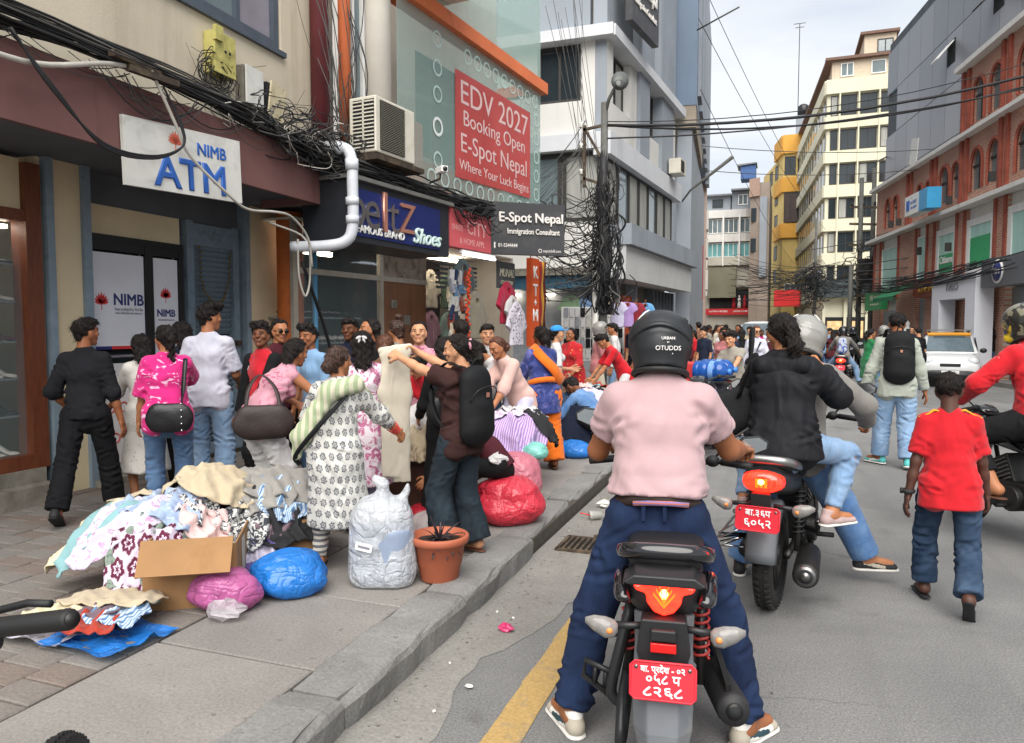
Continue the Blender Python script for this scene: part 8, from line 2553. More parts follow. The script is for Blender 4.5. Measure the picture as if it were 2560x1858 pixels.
for i in range(30):
 k_,nm_=cl_[i%16]
 far=i>=16
 y_=15+(i%16)*.95 if not far else 24+(i-16)*1.3
 x_=more.uniform(-3.0,-1.7)if not far else more.uniform(-2.6,2.4)
 if far and abs(x_-(-.6))<1.2:x_+=1.9
 lab_='person in %s top %s'%(nm_,'standing along the left kerb in the mid distance' if not far else 'far down the crowded street')
 lc_=(x_,y_,PZ if x_<-1.6 and y_<30 else 0)
 yw_=more.uniform(0,360)
 if i<8:
  protos.append(person(lab_,lc_,yw_,more.uniform(1.54,1.68),1.0,lean=(more.uniform(0,10),0),skin=('mid','light','tan','dark')[i%4],female=i%2==0,hair=(('long','bun','pony','bob')[i//2]if i%2==0 else('short','crop')[i//2%2],'black'),res=.026,top=dict(mat=F[k_],sleeve=.9,hem=.05),bottom=dict(mat=F[('denim','black','denimb')[i%3]]),shoes='black')['root'])
 else:
  src=protos[(i*3)%8]
  r2=src.copy()
  COL.objects.link(r2)
  r2.location,r2.rotation_euler=lc_,(0,0,R(yw_))
  r2['label']=lab_
  for ch in src.children:
   c2=ch.copy()
   COL.objects.link(c2)
   c2.parent=r2
   if ch.name.startswith('shirt'):
    c2.material_slots[0].link='OBJECT'
    c2.material_slots[0].material=F[k_]
md_='gathered in the middle of the street beyond the water jugs'
for i,(k_,nm_)in enumerate(cl_[:14]):
 src=protos[(i*5+2)%8]
 r2=src.copy()
 COL.objects.link(r2)
 r2.location,r2.rotation_euler=(more.uniform(-2.0,.1),16.5+i*.85,0),(0,0,R(more.uniform(90,270)))
 r2['label']='person in %s top %s'%(nm_,md_)
 for ch in src.children:
  c2=ch.copy()
  COL.objects.link(c2)
  c2.parent=r2
  if ch.name.startswith('shirt'):
   c2.material_slots[0].link='OBJECT'
   c2.material_slots[0].material=F[k_]
b4=motorcycle('dark red motorcycle ridden away far down the road',(1.64,21.2,0),-8,style=2,plate=[('बा ५',.02,.06,1)],lod=0)
R4=person('rider in grey jacket with blue and white pack far down the road',on_bike(b4,0,.35),-8,1.66,1.1,lean=(10,0),pelvis=(0,0,.87),res=.023,hair=None,hands={'L':(-.36,.45,1.02),'R':(.37,.45,1.02)},feet={'L':(-.3,.15,.3),'R':(.42,.1,.2)},knee={'L':(-.4,1,.3),'R':(.5,1,.3)},top=dict(mat=F['grey'],sleeve=1.9,hem=.04),bottom=dict(mat=F['deniml']))
helmet('dark helmet of the rider with blue and white pack',R4['root'].matrix_basis@R4['Mh'],M_GLOSS,1.0)
V,Q=sdf_mesh([Prim((0,0,-.12),(0,0,.12),.11,.09,(1.1,.7,1))],.02,.02,disp=folds(.01,1,4),amp=.01)
o=link('daypack',np_mesh('daypack',V,Q,[cloth('pack_blue_white','#aeb4c2',p_blotch('#2f4f9a',5,(.5,.55)))]))
o.matrix_basis=R4['root'].matrix_basis@Matrix.Translation(Vector(R4['chest']+np.array([0,-.2,-.05])))
tag(o,'blue and white pack on the back of the far rider','backpack')
b5=motorcycle('dark motorcycle approaching beside the green based pole',(2.5,27.6,0),172,style=2,lod=0)
R5=person('rider in black jacket and dark helmet approaching beside the green based pole',on_bike(b5,0,.4),172,1.66,1.1,lean=(8,0),pelvis=(0,0,.87),res=.025,hair=None,hands={'L':(-.36,.45,1.02),'R':(.37,.45,1.02)},feet={'L':(-.3,.15,.3),'R':(.3,.15,.3)},top=dict(mat=F['black'],sleeve=1.9),bottom=dict(mat=F['black']))
helmet('dark helmet of the approaching rider',R5['root'].matrix_basis@R5['Mh'],M_GLOSS,1.0)
R6=person('person in pale shirt and grey helmet beside the backpack person',(2.62,21.0,0),10,1.66,1.05,res=.023,hair=None,top=dict(mat=F['greyhood'],sleeve=1.9),bottom=dict(mat=F['denim']))
helmet('grey helmet with chrome visor beyond the backpack person',R6['root'].matrix_basis@R6['Mh'],mat('helmet_silver','#85847f'),1.0)
b6=motorcycle('old motorcycle loaded with blue water jugs beside the kerb',(-.72,10.3,0),172,style=2,lod=0,mirrors=False)
DV=person('delivery person in grey shirt resting an arm on a blue water jug',(-.55,11.55,0),176,1.56,1.02,lean=(8,8),skin='light',hair=('tousle','black'),res=.015,hands={'L':(.05,.5,.93),'R':(.3,.3,.95)},elbow={'L':(-1,.2,.5)},top=dict(mat=F['greytee'],sleeve=.6,hem=.05),bottom=dict(mat=F['denim']),head=(-20,-3,0))
M_JUG=mat('jug_blue','#1f57a8',rough=.12,var=.1,trans=.25,spec=.7)
def jug(label,loc,rot):
 t=thing('water_jug',label,'water jug',loc)
 t.rotation_euler=rot
 b=MB().m(0,True)
 pr=[(.001,-.24),(.11,-.24),(.132,-.225),(.135,-.17),(.128,-.155),(.135,-.14),(.135,-.06),(.128,-.045),(.135,-.03),(.135,.05),(.128,.065),(.135,.08),(.13,.13),(.08,.185),(.035,.205),(.032,.24),(.001,.24)]
 b.lathe(pr,28).build('bottle',M_JUG,t)
 MB().m(0,True).lathe([(.036,.215),(.038,.25),(.001,.252)],16).build('cap',mat('cap_jug','#3a7fd0',rough=.3),t)
 MB().m(0,True).lathe([(.1365,-.02),(.1365,.045)],28).build('label_band',mat('jug_label','#6c93c9',rough=.4,var=.2,scale=20),t)
 return t
jug('blue water jug lying on top of the load',(-.78,10.05,1.06),(R(90),0,R(75)))
jug('second blue water jug lying behind the top one',(-.72,10.35,1.07),(R(90),0,R(75)))
jug('blue water jug upright in the wire crate beside the wheel',(-.42,10.2,.66),(0,0,0))
jug('blue water jug hanging low on the far side of the load',(-.98,10.2,.66),(0,0,0))
cr=thing('wire_crate','black wire crate holding the lower water jug','crate',(-.42,10.2,.4))
b=MB().m(0,True)
for z in(.0,.15,.3):
 b.tube([(-.16,-.16,z),(.16,-.16,z),(.16,.16,z),(-.16,.16,z)],.008,6,closed=True)
for x,y in((-.16,-.16),(.16,-.16),(.16,.16),(-.16,.16),(0,-.16),(0,.16)):
 b.tube([(x,y,0),(x,y,.3)],.008,6)
b.build('wires',M_RUB,cr)
MB().bx(-.17,.17,-.17,.17,-.01,.0).build('base',M_RUB,cr)
o=MB().bx(-.2,.2,-.15,.15,0,.3).build('red_crate',mat('crate_red','#b52a2c',rough=.5,var=.12),None,(-1.05,10.45,.86),bevel=.02)
tag(o,'red plastic crate strapped behind the blue water jugs','crate')
def shoulder_bag(label,M4,m_,w_=.19,hh=.15,strap=None,strapw=.012,studs=False):
 t=thing('shoulder_bag',label,'bag')
 t.matrix_basis=M4
 V,Q=sdf_mesh([Prim((-w_*.75,0,0),(w_*.75,0,0),hh*.8,hh*.8,(1,.38,1)),Prim((-w_*.8,0,hh*.5),(w_*.8,0,hh*.5),.05,.05,(1,.6,1))],.011,.03,disp=folds(.006,1,6),amp=.007)
 link('pouch',np_mesh('pouch',V,Q,[m_]),t)
 if strap:ribbon(smooth_path(strap,5),strapw,m_,t,'strap')
 if studs:
  for k in range(5):
   MB().m(0,True).ell((w_*.95,-.045,-.08+k*.05),(.008,.006,.008),8,6).build('stud',M_CHROME,t)
 return t
M_BLEA=mat('leather_black','#1b1b1d',rough=.35,var=.15,bump=.002,bscale=60)
M_BRLEA=mat('leather_dark_brown','#2e2422',rough=.55,var=.2,bump=.002,bscale=60)
p=MG['shR']
shoulder_bag('black leather shoulder bag with studs hanging beside the magenta top',MG['root'].matrix_basis@Matrix.Translation((.02,-.2,.80))@Matrix.Rotation(R(-12),4,'Z'),M_BLEA,.1,.12,[(.08,0,.06),(.1,.02,.25),(.1,.1,.45),(.06,.25,.36)],.016,True)
shoulder_bag('large dark brown shoulder bag of the bending person in pink',BT['root'].matrix_basis@Matrix.Translation((.2,-.2,.8))@Matrix.Rotation(R(57),4,'Z'),M_BRLEA,.13,.14,[(-.12,0,.1),(-.1,.08,.25),(-.02,.16,.34),(.08,.1,.25),(.12,0,.1)],.014)
shoulder_bag('black bag slung at the left side of the pillion jacket',PW['root'].matrix_basis@Matrix.Translation((-.36,-.02,1.08))@Matrix.Rotation(R(20),4,'Z')@Matrix.Rotation(R(-25),4,'Y'),M_BAG,.2,.15,[(.15,-.05,.08),(.28,-.16,.25),(.38,-.1,.42)],.02)
shoulder_bag('black shoulder bag on the person in long black dress',Matrix.Translation((-2.14,4.82,1.02))@Matrix.Rotation(R(30),4,'Z'),M_BLEA,.15,.13,[(-.1,0,.08),(0,.05,.3),(.1,0,.08)])
shoulder_bag('beige handbag of the person with the blue cap',Matrix.Translation((-2.5,9.1,.85)),cloth('bag_beige','#a08a70'),.1,.1,[(-.07,0,.06),(0,.02,.2),(.07,0,.06)])
# -- goods: cloth heaps, sacks, pots
def heap_fn(mounds,base):
 def f(x,y):
  z=np.full_like(x,base)
  for cx_,cy_,rx,ry,a,h_,p in mounds:
   dx,dy=x-cx_,y-cy_
   u,v=dx*math.cos(a)+dy*math.sin(a),-dx*math.sin(a)+dy*math.cos(a)
   r_=np.sqrt((u/rx)**2+(v/ry)**2)
   z=np.maximum(z,base+h_/(1+r_**p))
  return z
 return f
def cloth_piece(name,label,m_,heap,c,w_,l_,rot,lift,seed,cat='clothing',group=None,n=26,amp=.03,curl=.0,base=KZ):
 rs=np.random.RandomState(seed)
 n=max(n,34)
 u,v=np.meshgrid(np.linspace(-.5,.5,n),np.linspace(-.5,.5,n),indexing='ij')
 ph=rs.uniform(0,6,6)
 rnd=1-.25*(np.abs(u)*2)**4*(np.abs(v)*2)**4
 x0=u*w_*rnd*(1+.10*np.sin(v*5+ph[4]))
 y0=v*l_*rnd*(1+.08*np.sin(u*6+ph[5]))
 r_=np.hypot(x0,y0)+1e-9
 dx,dy=(x0*math.cos(rot)-y0*math.sin(rot))/r_,(x0*math.sin(rot)+y0*math.cos(rot))/r_
 x,y=np.full_like(r_,c[0]),np.full_like(r_,c[1])
 e=.012
 for _ in range(30):
  g_=np.clip((heap(x+dx*e,y+dy*e)-heap(x,y))/e,-6,6)
  st=r_/30/np.sqrt(1+g_*g_)
  x,y=x+dx*st,y+dy*st
 gx,gy=np.clip((heap(x+e,y)-heap(x-e,y))/(2*e),-4,4),np.clip((heap(x,y+e)-heap(x,y-e))/(2*e),-4,4)
 nn_=np.sqrt(gx*gx+gy*gy+1)
 k=2*PI/max(w_,l_)
 q1=x0*k*1.6+1.1*np.sin(y0*k*.8+ph[0])+ph[1]
 fo=(1-np.abs(np.sin(q1)))**1.5+.5*(1-np.abs(np.sin((x0*.5+y0)*k*1.9+ph[2]+.8*np.sin(x0*k))))**1.5+.12*np.sin(x0*k*6+2*np.sin(y0*k*3)+ph[3])
 off=lift+amp*1.3*fo
 z=heap(x,y)+off/nn_
 x,y=x-gx/nn_*off,y-gy/nn_*off
 z=np.maximum(z,base+.006+.01*fo)
 V=np.stack([x-c[0],y-c[1],z-c[2]],-1).reshape(-1,3)
 i=np.arange(n*n).reshape(n,n)
 Q=np.stack([i[:-1,:-1],i[1:,:-1],i[1:,1:],i[:-1,1:]],-1).reshape(-1,4)
 o=link(name,np_mesh(name,V,Q,[m_]),None,c)
 md=o.modifiers.new('thickness','SOLIDIFY')
 md.thickness=.007
 md.offset=0
 return tag(o,label,cat,group)
H1=heap_fn([(-3.42,3.32,.42,.34,.7,.42,5),(-3.1,3.95,.46,.36,.9,.44,5),(-3.3,3.6,.28,.3,0,.5,4)],KZ)
D_=dict(cream=F['cream'],grey=cloth('grey_wool','#8b8883'),teal=cloth('teal_cotton','#7fa5a8'),mint=cloth('mint_cotton','#9fd3cf'),yellowf=cloth('cream_floral','#d3c7a6',p_dots('#8a7a4f',34,.13)),bluef=cloth('blue_floral','#94a6c4',p_blotch('#b4c1d6',18)),star=cloth('maroon_medallion','#cbbfcf',p_print('#5d2038',9,9,.42)),sage=cloth('sage_print','#7f8c80',p_blotch('#5a6a66',25)),frill=cloth('black_white_frill','#c9c9c6',p_blotch('#3a3d44',30,(.48,.52))),lil=cloth('lilac_print','#cbc3d6',p_blotch('#b58fae',20)),dark=cloth('charcoal_knit','#2a2a2c'),navyd=cloth('navy_denim','#2c3a50'),purp=cloth('purple_edge','#b9b3c4',p_stripe('#5a4d86',7,'Z')),brn=cloth('mauve_knit','#6d5a62'),stripeb=cloth('blue_stripe','#b9c7d6',p_stripe('#5f7fa3',60,'X')),pinkp=cloth('pale_pink_cotton','#d3b3b0'),rust=cloth('rust_red','#9c3526'),lav=cloth('lavender_stripe','#bda6c8',p_stripe('#8f74a8',45,'X')),whit=F['white'])
V3=lambda x,y,z:(x,y,z)
pieces=[('dark','charcoal knit at the bottom of the near heap',-3.3,3.5,.95,.9,.3,.0),('navyd','dark navy jeans at the far side of the near heap',-2.98,4.12,.6,.5,.4,.02),('dark','black trousers hanging at the far end of the near heap',-2.86,4.0,.5,.5,1.0,.03),('sage','sage green printed cloth hanging down the front of the heap',-3.2,3.05,.42,.5,.5,.015),('teal','teal cotton shirt draped over the left side of the heap',-3.55,3.12,.34,.72,-.5,.03),('yellowf','cream floral shirt along the left edge of the heap',-3.68,3.25,.28,.8,-.5,.02),('lil','pale lilac printed blouse over the teal shirt',-3.42,3.1,.3,.6,-.4,.045),('bluef','blue floral blouse on the middle of the heap',-3.32,3.32,.42,.36,.2,.05),('star','white cloth with maroon medallions falling over the heap front',-3.16,3.06,.5,.44,.7,.04),('cream','beige trousers folded across the top of the heap',-3.5,3.55,.62,.34,.7,.06),('cream','large beige shirt on the very top of the heap',-3.2,3.62,.36,.34,.2,.1),('grey','grey wool garment on top of the far part of the heap',-3.0,3.95,.56,.42,.5,.09),('stripeb','blue striped shirt beside the grey wool garment',-2.9,3.82,.3,.3,.2,.07),('frill','black and white frilled blouse in the middle of the heap',-3.02,3.58,.3,.3,.4,.07),('brn','mauve knit garment under the grey wool',-2.92,3.72,.3,.34,.8,.04),('purp','white cloth with purple border hanging near the blue sack',-2.9,3.56,.22,.3,.5,.03),('pinkp','pale pink blouse peeping out under the beige shirt',-3.1,3.38,.3,.26,.5,.06),('mint','mint green blouse hanging over the cardboard flap',-3.0,3.2,.22,.26,.5,.09),('frill','small black patterned cloth under the beige shirt',-3.2,3.42,.24,.3,.9,.05),('dark','black cloth spilling towards the printed kurta',-2.84,3.8,.44,.4,.9,.05),('grey','second grey garment behind the frilled blouse',-3.05,3.78,.4,.36,1.1,.08),('whit','white cloth scrap at the far end of the heap',-2.78,4.15,.2,.2,.3,.05)]
for i,(k,lab,x,y,w_,l_,rt_,lf)in enumerate(pieces):
 cloth_piece('garment',lab,D_[k],H1,(x,y,.4),w_,l_,rt_,lf,30+i,group='garments on the near heap',amp=.028)
M_CARD=mat('cardboard','#94704a',rough=.85,var=.14,scale=3,dirt='#7c5836',dscale=3,dcut=(.55,.85))
def carton(label,loc,rz,d,flap=True,tape=True):
 t=thing('cardboard_box',label,'box',loc,rz)
 w_,l_,h_=d
 for nm,c,dd in(('side',(-w_/2,0,h_/2),(.008,l_,h_)),('side',(w_/2,0,h_/2),(.008,l_,h_)),('side',(0,-l_/2,h_/2),(w_,.008,h_)),('side',(0,l_/2,h_/2),(w_,.008,h_)),('bottom',(0,0,.006),(w_,l_,.008))):
  box_part(nm,M_CARD,t,c,dd)
 if flap:
  box_part('flap',M_CARD,t,(0,-l_/2-.1,h_-.03),(w_*.98,.2,.008),rot=(R(48),0,0))
 if tape:box_part('tape',M_CABLE3,t,(w_/2+.006,0,h_*.55),(.002,.1,h_*.7))
 return t
carton('open brown cardboard box with hanging flaps under the near heap',(-3.02,3.24,KZ),R(32),(.46,.5,.34))
carton('brown cardboard box under the far half of the near heap',(-2.98,3.92,KZ),R(40),(.5,.5,.3),flap=False)
carton('dark cardboard box propping the left of the near heap',(-3.45,3.4,KZ),R(35),(.5,.5,.34),flap=False,tape=False)
def sack(name,label,m_,loc,r3,seed,knot=True,crinkle=.02,knotc=None,h_=.016,twist=0,cat='plastic bag',top=1.0,inner=None,flatb=.85):
 t=thing(name,label,cat,loc,twist)
 rs=np.random.RandomState(seed)
 x,y,z=r3
 P=[Prim((0,0,z*.55),(0,0,z*.9),1,.9,(x,y,z*.55)),ball((x*.35,-y*.2,z*.45),1,(x*.6,y*.6,z*.42)),ball((-x*.35,y*.25,z*.5),1,(x*.6,y*.6,z*.45))]
 for k in range(3):
  a=rs.uniform(0,6)
  P.append(ball((math.cos(a)*x*.5,math.sin(a)*y*.5,z*rs.uniform(.35,.9)),1,(x*.5,y*.5,z*.4)))
 if knot:
  kx,ky=knotc or(0,0)
  P+=[Prim((kx*.5,ky*.5,z*1.25),(kx,ky,z*1.62*top),x*.38,.022),ball((kx,ky,z*1.66*top),.03)]
  for k in range(3):
   a=rs.uniform(0,6)
   P.append(Prim((kx,ky,z*1.66*top),(kx+math.cos(a)*.07,ky+math.sin(a)*.07,z*1.66*top+.06*rs.uniform(.2,1)),.02,.028,(1,.5,1)))
 f1,f2=folds(crinkle*.8,.7,seed),folds(crinkle*.25,1.7,seed+1)
 V,Q=sdf_mesh(P,h_,.05,disp=lambda p:f1(p)+f2(p),amp=crinkle,cut=lambda p:.004-p[:,2])
 link('sack',np_mesh('sack',V,Q,[m_]),t)
 return t
def crease(m,sc=5.,d_=.007):
 if m.get('crinkled'):return m
 m['crinkled']=1
 t=NT(m)
 v=t.vec('Object')
 nz=t.new('TexNoise',i_Scale=4.,i_Detail=3.)
 t.link(v,nz.inputs['Vector'])
 wv=t.mix(.22,v,nz.outputs['Color'])
 h=None
 for s_ in(sc,sc*2.3):
  vo=t.new('TexVoronoi',feature='F1',distance='MINKOWSKI',i_Scale=s_)
  t.link(wv,vo.inputs['Vector'])
  q=t.math('MULTIPLY',vo.outputs['Distance'],d_ if s_==sc else d_*.4)
  h=t.math('ADD',h,q)if h else q
 bp=t.new('Bump',i_Strength=.9,i_Distance=1.0)
 t.link(h,bp.inputs['Height'])
 t.link(bp.outputs['Normal'],t.n['Principled BSDF'].inputs['Normal'])
 return m
def film(name,col,alpha=.9,rough=.25,trans=.15):
 return crease(mat('film_'+name,col,rough=rough,var=.1,scale=5,alpha=alpha,trans=trans,spec=.6))
sack('plastic_sack','translucent magenta plastic sack lying before the cardboard box',film('magenta','#b85f96',.93),(-2.72,3.1,KZ),(.16,.135,.15),3,knot=False,twist=.5,crinkle=.025)
crumple('clear_wrap',.12,mat('film_clear','#c6c1c6',rough=.15,alpha=.5,var=.2,bump=.01,bscale=30),(-2.62,2.98,KZ+.05),8,.4,'crumpled clear plastic wrap beside the magenta sack','plastic wrap')
sack('plastic_sack','bright blue plastic sack lying beside the magenta one',film('blue','#2478cc',.95),(-2.56,3.42,KZ),(.19,.165,.165),6,knot=False,twist=.9,crinkle=.028)
ws=thing('tall_sack','tall translucent white plastic sack with knotted top beside the flower pot','plastic bag',(-2.13,3.72,KZ),R(18))
ws.scale=(.86,.86,1)
M_MILK=crease(mat('film_milky','#c9cdd2',rough=.28,var=.08,scale=4,alpha=.62,spec=.6),6,.008)
M_CONT=mat('sack_contents','#8794ab',rough=.6,var=.14,scale=4,fold=.01)
V,Q=sdf_mesh([Prim((-.05,0,.1),(-.05,0,.3),.145,.145,(1.15,.95,1)),Prim((.06,0,.1),(.06,0,.3),.145,.145,(1.05,.95,1))],.014,.03,disp=folds(.01,.9,4,.5),amp=.012,cut=lambda p:np.maximum(.008-p[:,2],p[:,2]-.33-.06*p[:,0]))
link('contents',np_mesh('contents',V,Q,[M_CONT]),ws)
V,Q=sdf_mesh([Prim((-.06,0,.08),(-.055,0,.38),.152,.14,(1.14,.96,1)),Prim((.07,0,.08),(.07,0,.38),.152,.13,(1.06,.96,1)),Prim((0,0,.36),(.01,0,.57),.145,.03),ball((.01,0,.585),.03),Prim((.01,0,.585),(-.04,.0,.61),.02,.026),Prim((.1,.02,.42),(.17,.03,.55),.05,.04,(.5,.5,1))],.012,.035,disp=folds(.008,.8,14,.3),amp=.01,cut=lambda p:.003-p[:,2])
link('film',np_mesh('film',V,Q,[M_MILK]),ws)
MB().box((-.09,-.158,.25),(.11,.003,.045),(R(-2),R(12),0)).build('sticker',M_WHITE,ws)
MB().box((-.09,-.161,.25),(.08,.002,.014),(R(-2),R(12),0)).build('sticker_print',M_TXTGREY,ws)
pt=thing('flower_pot','terracotta coloured plastic flower pot with spiky dark plant','flower pot',(-1.85,3.9,KZ))
M_TERR=mat('terracotta','#a3593f',rough=.6,var=.1,scale=4,dirt='#8a6a58',dscale=4,dcut=(.58,.85))
MB().m(0,True).lathe([(.001,0),(.105,0),(.112,.01),(.13,.1),(.134,.105),(.15,.215),(.17,.225),(.176,.24),(.176,.262),(.168,.27),(.152,.268),(.148,.22),(.001,.22)],36).build('pot',M_TERR,pt)
MB().m(0,True).lathe([(.001,.232),(.148,.225)],20).build('soil',mat('soil','#2b241e',rough=1,var=.3,bump=.01),pt)
lf_m=mat('leaf_dark_purple','#2a2228',rough=.45,var=.3,scale=20)
rl=random.Random(9)
for i in range(34):
 a=rl.uniform(0,6.28)
 el=rl.uniform(.2,1.3)
 L=rl.uniform(.1,.2)
 pts=[]
 for k in range(6):
  s_=k/5
  pts.append((math.cos(a)*L*s_*math.cos(el)*1.1,math.sin(a)*L*s_*math.cos(el)*1.1,.22+L*math.sin(el)*s_*1.3-.11*s_*s_*math.cos(el)))
 ribbon(pts,[.004,.009,.011,.009,.006,.001],lf_m,pt,'leaf',th=.001)
MB().m(0,True).tube([(0,0,.2),(.01,0,.34)],.008,6).build('stem',lf_m,pt)
sack('plastic_sack','small clear plastic bag behind the flower pot',mat('film_clear2','#c4b9b8',rough=.2,alpha=.72,var=.25,scale=8,bump=.008,bscale=25),(-2.25,4.62,KZ),(.17,.14,.14),12,knot=False)
sack('plastic_sack','small red plastic bag beside the clear one',film('red','#c02a3a',.95),(-2.45,4.9,KZ),(.13,.12,.12),13,knot=False)
wbt=thing('water_bottle','small clear water bottle with blue cap on the pavement','bottle',(-2.1,4.5,KZ))
MB().m(0,True).lathe([(.001,0),(.03,0),(.033,.01),(.033,.13),(.028,.17),(.014,.2),(.013,.215)],18).build('bottle',mat('pet_clear','#b9c6d2',rough=.1,alpha=.6,var=.1),wbt)
MB().m(0,True).lathe([(.0335,.06),(.0335,.1)],18).build('label',M_TXTBLUE,wbt)
MB().m(0,True).lathe([(.015,.212),(.015,.232),(.001,.233)],14).build('cap',M_TXTBLUE,wbt)
sack('plastic_sack','large coral red plastic sack on the pavement edge',film('coral','#d83a4c',.96),(-1.92,5.3,KZ),(.26,.24,.24),21,knot=False,crinkle=.03,twist=.3)
sack('plastic_sack','pale pink stuffed plastic sack behind the coral red one',film('pink','#cf7a8a',.9),(-2.1,5.95,KZ),(.24,.22,.3),22,knot=False,crinkle=.02)
crumple('white_cloth',.1,F['white'],(-1.98,5.22,KZ+.48),17,.5,'white cloth lying on top of the coral red sack','cloth')
sack('plastic_sack','bright blue plastic sack at the feet of the orange trousers',film('blue','#2478cc'),(-2.15,8.2,KZ),(.17,.15,.14),23,knot=False,crinkle=.024)
sack('plastic_sack','mint bag peeping out between the lavender cloths',film('mint','#7fc9bd',.95),(-2.05,6.35,KZ+.3),(.1,.1,.1),24,knot=False)
tb=thing('stall_table','dark brown wooden stall table under heaped blouses','table',(-2.72,5.35,KZ),R(20))
M_TBL=mat('wood_dark','#4a2c1f',rough=.6,var=.25,scale=5,stretch=(1,5,5))
box_part('top',M_TBL,tb,(0,0,.5),(.8,.6,.03),.004)
box_part('front_panel',M_TBL,tb,(0,-.28,.25),(.76,.02,.48))
box_part('side_panel',M_TBL,tb,(.38,0,.25),(.02,.54,.48))
box_part('side_panel',M_TBL,tb,(-.38,0,.25),(.02,.54,.48))
H2=heap_fn([(-2.72,5.35,.42,.34,.3,.62,8),(-2.7,5.35,.25,.2,.3,.74,4)],KZ)
for i,(k,lab,x,y,w_,l_,rt_)in enumerate((('lav','lavender striped shirt on the table heap',-2.85,5.3,.4,.4,.2),('pinkp','pale pink blouse on the table heap',-2.5,5.25,.35,.4,.5),('lil','lilac print blouse on the table heap',-2.7,5.15,.4,.3,.1),('rust','rust red garment on the table heap',-2.8,5.5,.3,.3,.6),('sage','sage green blouse on the table heap',-2.55,5.45,.35,.35,.9),('cream','cream blouse on the table heap front',-2.62,5.12,.3,.28,.4),('whit','white blouse on top of the table heap',-2.68,5.35,.3,.3,.3))):
 cloth_piece('garment',lab,D_[k],H2,(x,y,.5),w_,l_,rt_,.02+i*.012,60+i,group='garments on the stall table',amp=.025)
H3=heap_fn([(-2.35,6.65,.35,.4,.1,.62,7)],KZ)
for i,(k,lab,x,y,w_,l_,rt_)in enumerate((('lav','lavender striped cloth hanging down the third heap',-2.2,6.4,.5,.6,.1),('lil','pale printed cloth on the third heap',-2.4,6.7,.5,.5,.4),('dark','black cloth at the side of the third heap',-2.1,6.75,.4,.4,.8),('whit','white lace cloth on top of the third heap',-2.35,6.85,.4,.36,.2))):
 cloth_piece('garment',lab,D_[k],H3,(x,y,.5),w_,l_,rt_,.02+i*.014,70+i,group='garments on the third heap',amp=.03)
H4=heap_fn([(-2.5,9.6,.5,1.1,.0,.62,8)],KZ)
keys=('frill','navyd','whit','bluef','cream','lil','stripeb','pinkp','dark','grey','teal','rust','purp','whit')
nice={'frill':'black and white frilled','navyd':'navy','whit':'white','bluef':'blue floral','cream':'cream','lil':'lilac','stripeb':'blue striped','pinkp':'pale pink','dark':'charcoal','grey':'grey','teal':'teal','rust':'rust red','purp':'purple bordered'}
for i,k in enumerate(keys):
 x,y=-2.78+(i%3)*.28,8.65+i*.14
 cloth_piece('garment','%s garment on the long far stall%s'%(nice[k],', farther one' if i==13 else(', nearer one' if k=='whit' else '')),D_[k],H4,(x,y,.6),.4,.36,.3*i,.01+(i%4)*.02,80+i,group='garments on the long far stall',amp=.03,n=16)
bx_=MB().bx(-.42,.42,-1.0,1.0,0,.55).build('low_stall',F['navy'],None,(-2.5,9.6,KZ))
tag(bx_,'long low stall base under the far garments','stall')
gs=thing('ground_sheet','blue and white plastic sheet spread on the pavers','sheet',(-3.1,2.58,KZ))
for s_,m_,x in((1,film('white','#bdbac6',.96,.3,0),-.24),(2,film('blue','#2478cc'),.2)):
 b=MB().m(0,True)
 n=16
 vs=[]
 for i in range(n):
  for j in range(n):
   u,v=i/(n-1)-.5,j/(n-1)-.5
   rim=max(0,max(abs(u+(s_*2-3)*-.0),abs(v))-.3)
   vs.append((x*.75+u*.46,v*.4,.012+.16*rim*(1 if v<.1 else.3)+.01*math.sin(u*9+v*13+s_)+.006*math.sin(v*21-u*17+s_)))
 fs=[(i*n+j,(i+1)*n+j,(i+1)*n+j+1,i*n+j+1)for i in range(n-1)for j in range(n-1)]
 b.add(vs,fs).build('sheet',m_,gs)
H5=heap_fn([(-3.1,2.66,.38,.22,.25,.08,4)],KZ)
for i,(k,lab,x,y,w_,l_,rt_,lf)in enumerate((('rust','rust red garment on the ground sheet',-3.02,2.53,.28,.14,.3,.03),('brn','mauve garment on the ground sheet',-3.08,2.61,.24,.14,.2,.04),('stripeb','pale blue striped shirt on the ground sheet',-2.95,2.63,.26,.18,.3,.035),('yellowf','small cream cloth on the ground sheet near edge',-3.25,2.53,.28,.18,.25,.045),('cream','large cream shirt spread over the ground sheet',-3.1,2.74,.48,.26,.3,.06))):
 cloth_piece('garment',lab,D_[k],H5,(x,y,.2),w_,l_,rt_,lf,110+i,group='garments on the ground sheet',amp=.018)
def hanging(name,label,m_,p,rz,w_=.42,L=.55,sleeve=.22,hanger=True,group=None):
 t=thing(name,label,'clothing',p,rz,group)
 P=[Prim((-w_*.32,0,-.08),(w_*.32,0,-.08),.05,.05,(1,.5,1)),Prim((0,0,-.1),(0,0,-L),w_*.4,w_*.47,(1,.2,1),capb=True),Prim((-w_*.36,0,-.1),(-w_*.36-sleeve*.6,0,-.1-sleeve),.075,.075,(1,.5,1),capb=True),Prim((w_*.36,0,-.1),(w_*.36+sleeve*.6,0,-.1-sleeve),.075,.075,(1,.5,1),capb=True)]
 V,Q=sdf_mesh(P,.016,.03,disp=folds(.006,1,hash(label)%50,.3),amp=.007,sub=[ball((0,-.03,-.05),.06)])
 link('cloth',np_mesh('cloth',V,Q,[m_]),t)
 if hanger:
  MB().m(0,True).tube([(-w_*.3,0,-.06),(0,0,.0),(w_*.3,0,-.06)],.006,6).tube(smooth_path([(0,0,0),(0,0,.05),(.02,0,.08),(.04,0,.06)],3),.004,6).build('hanger',M_ORANGE2,t)
 return t
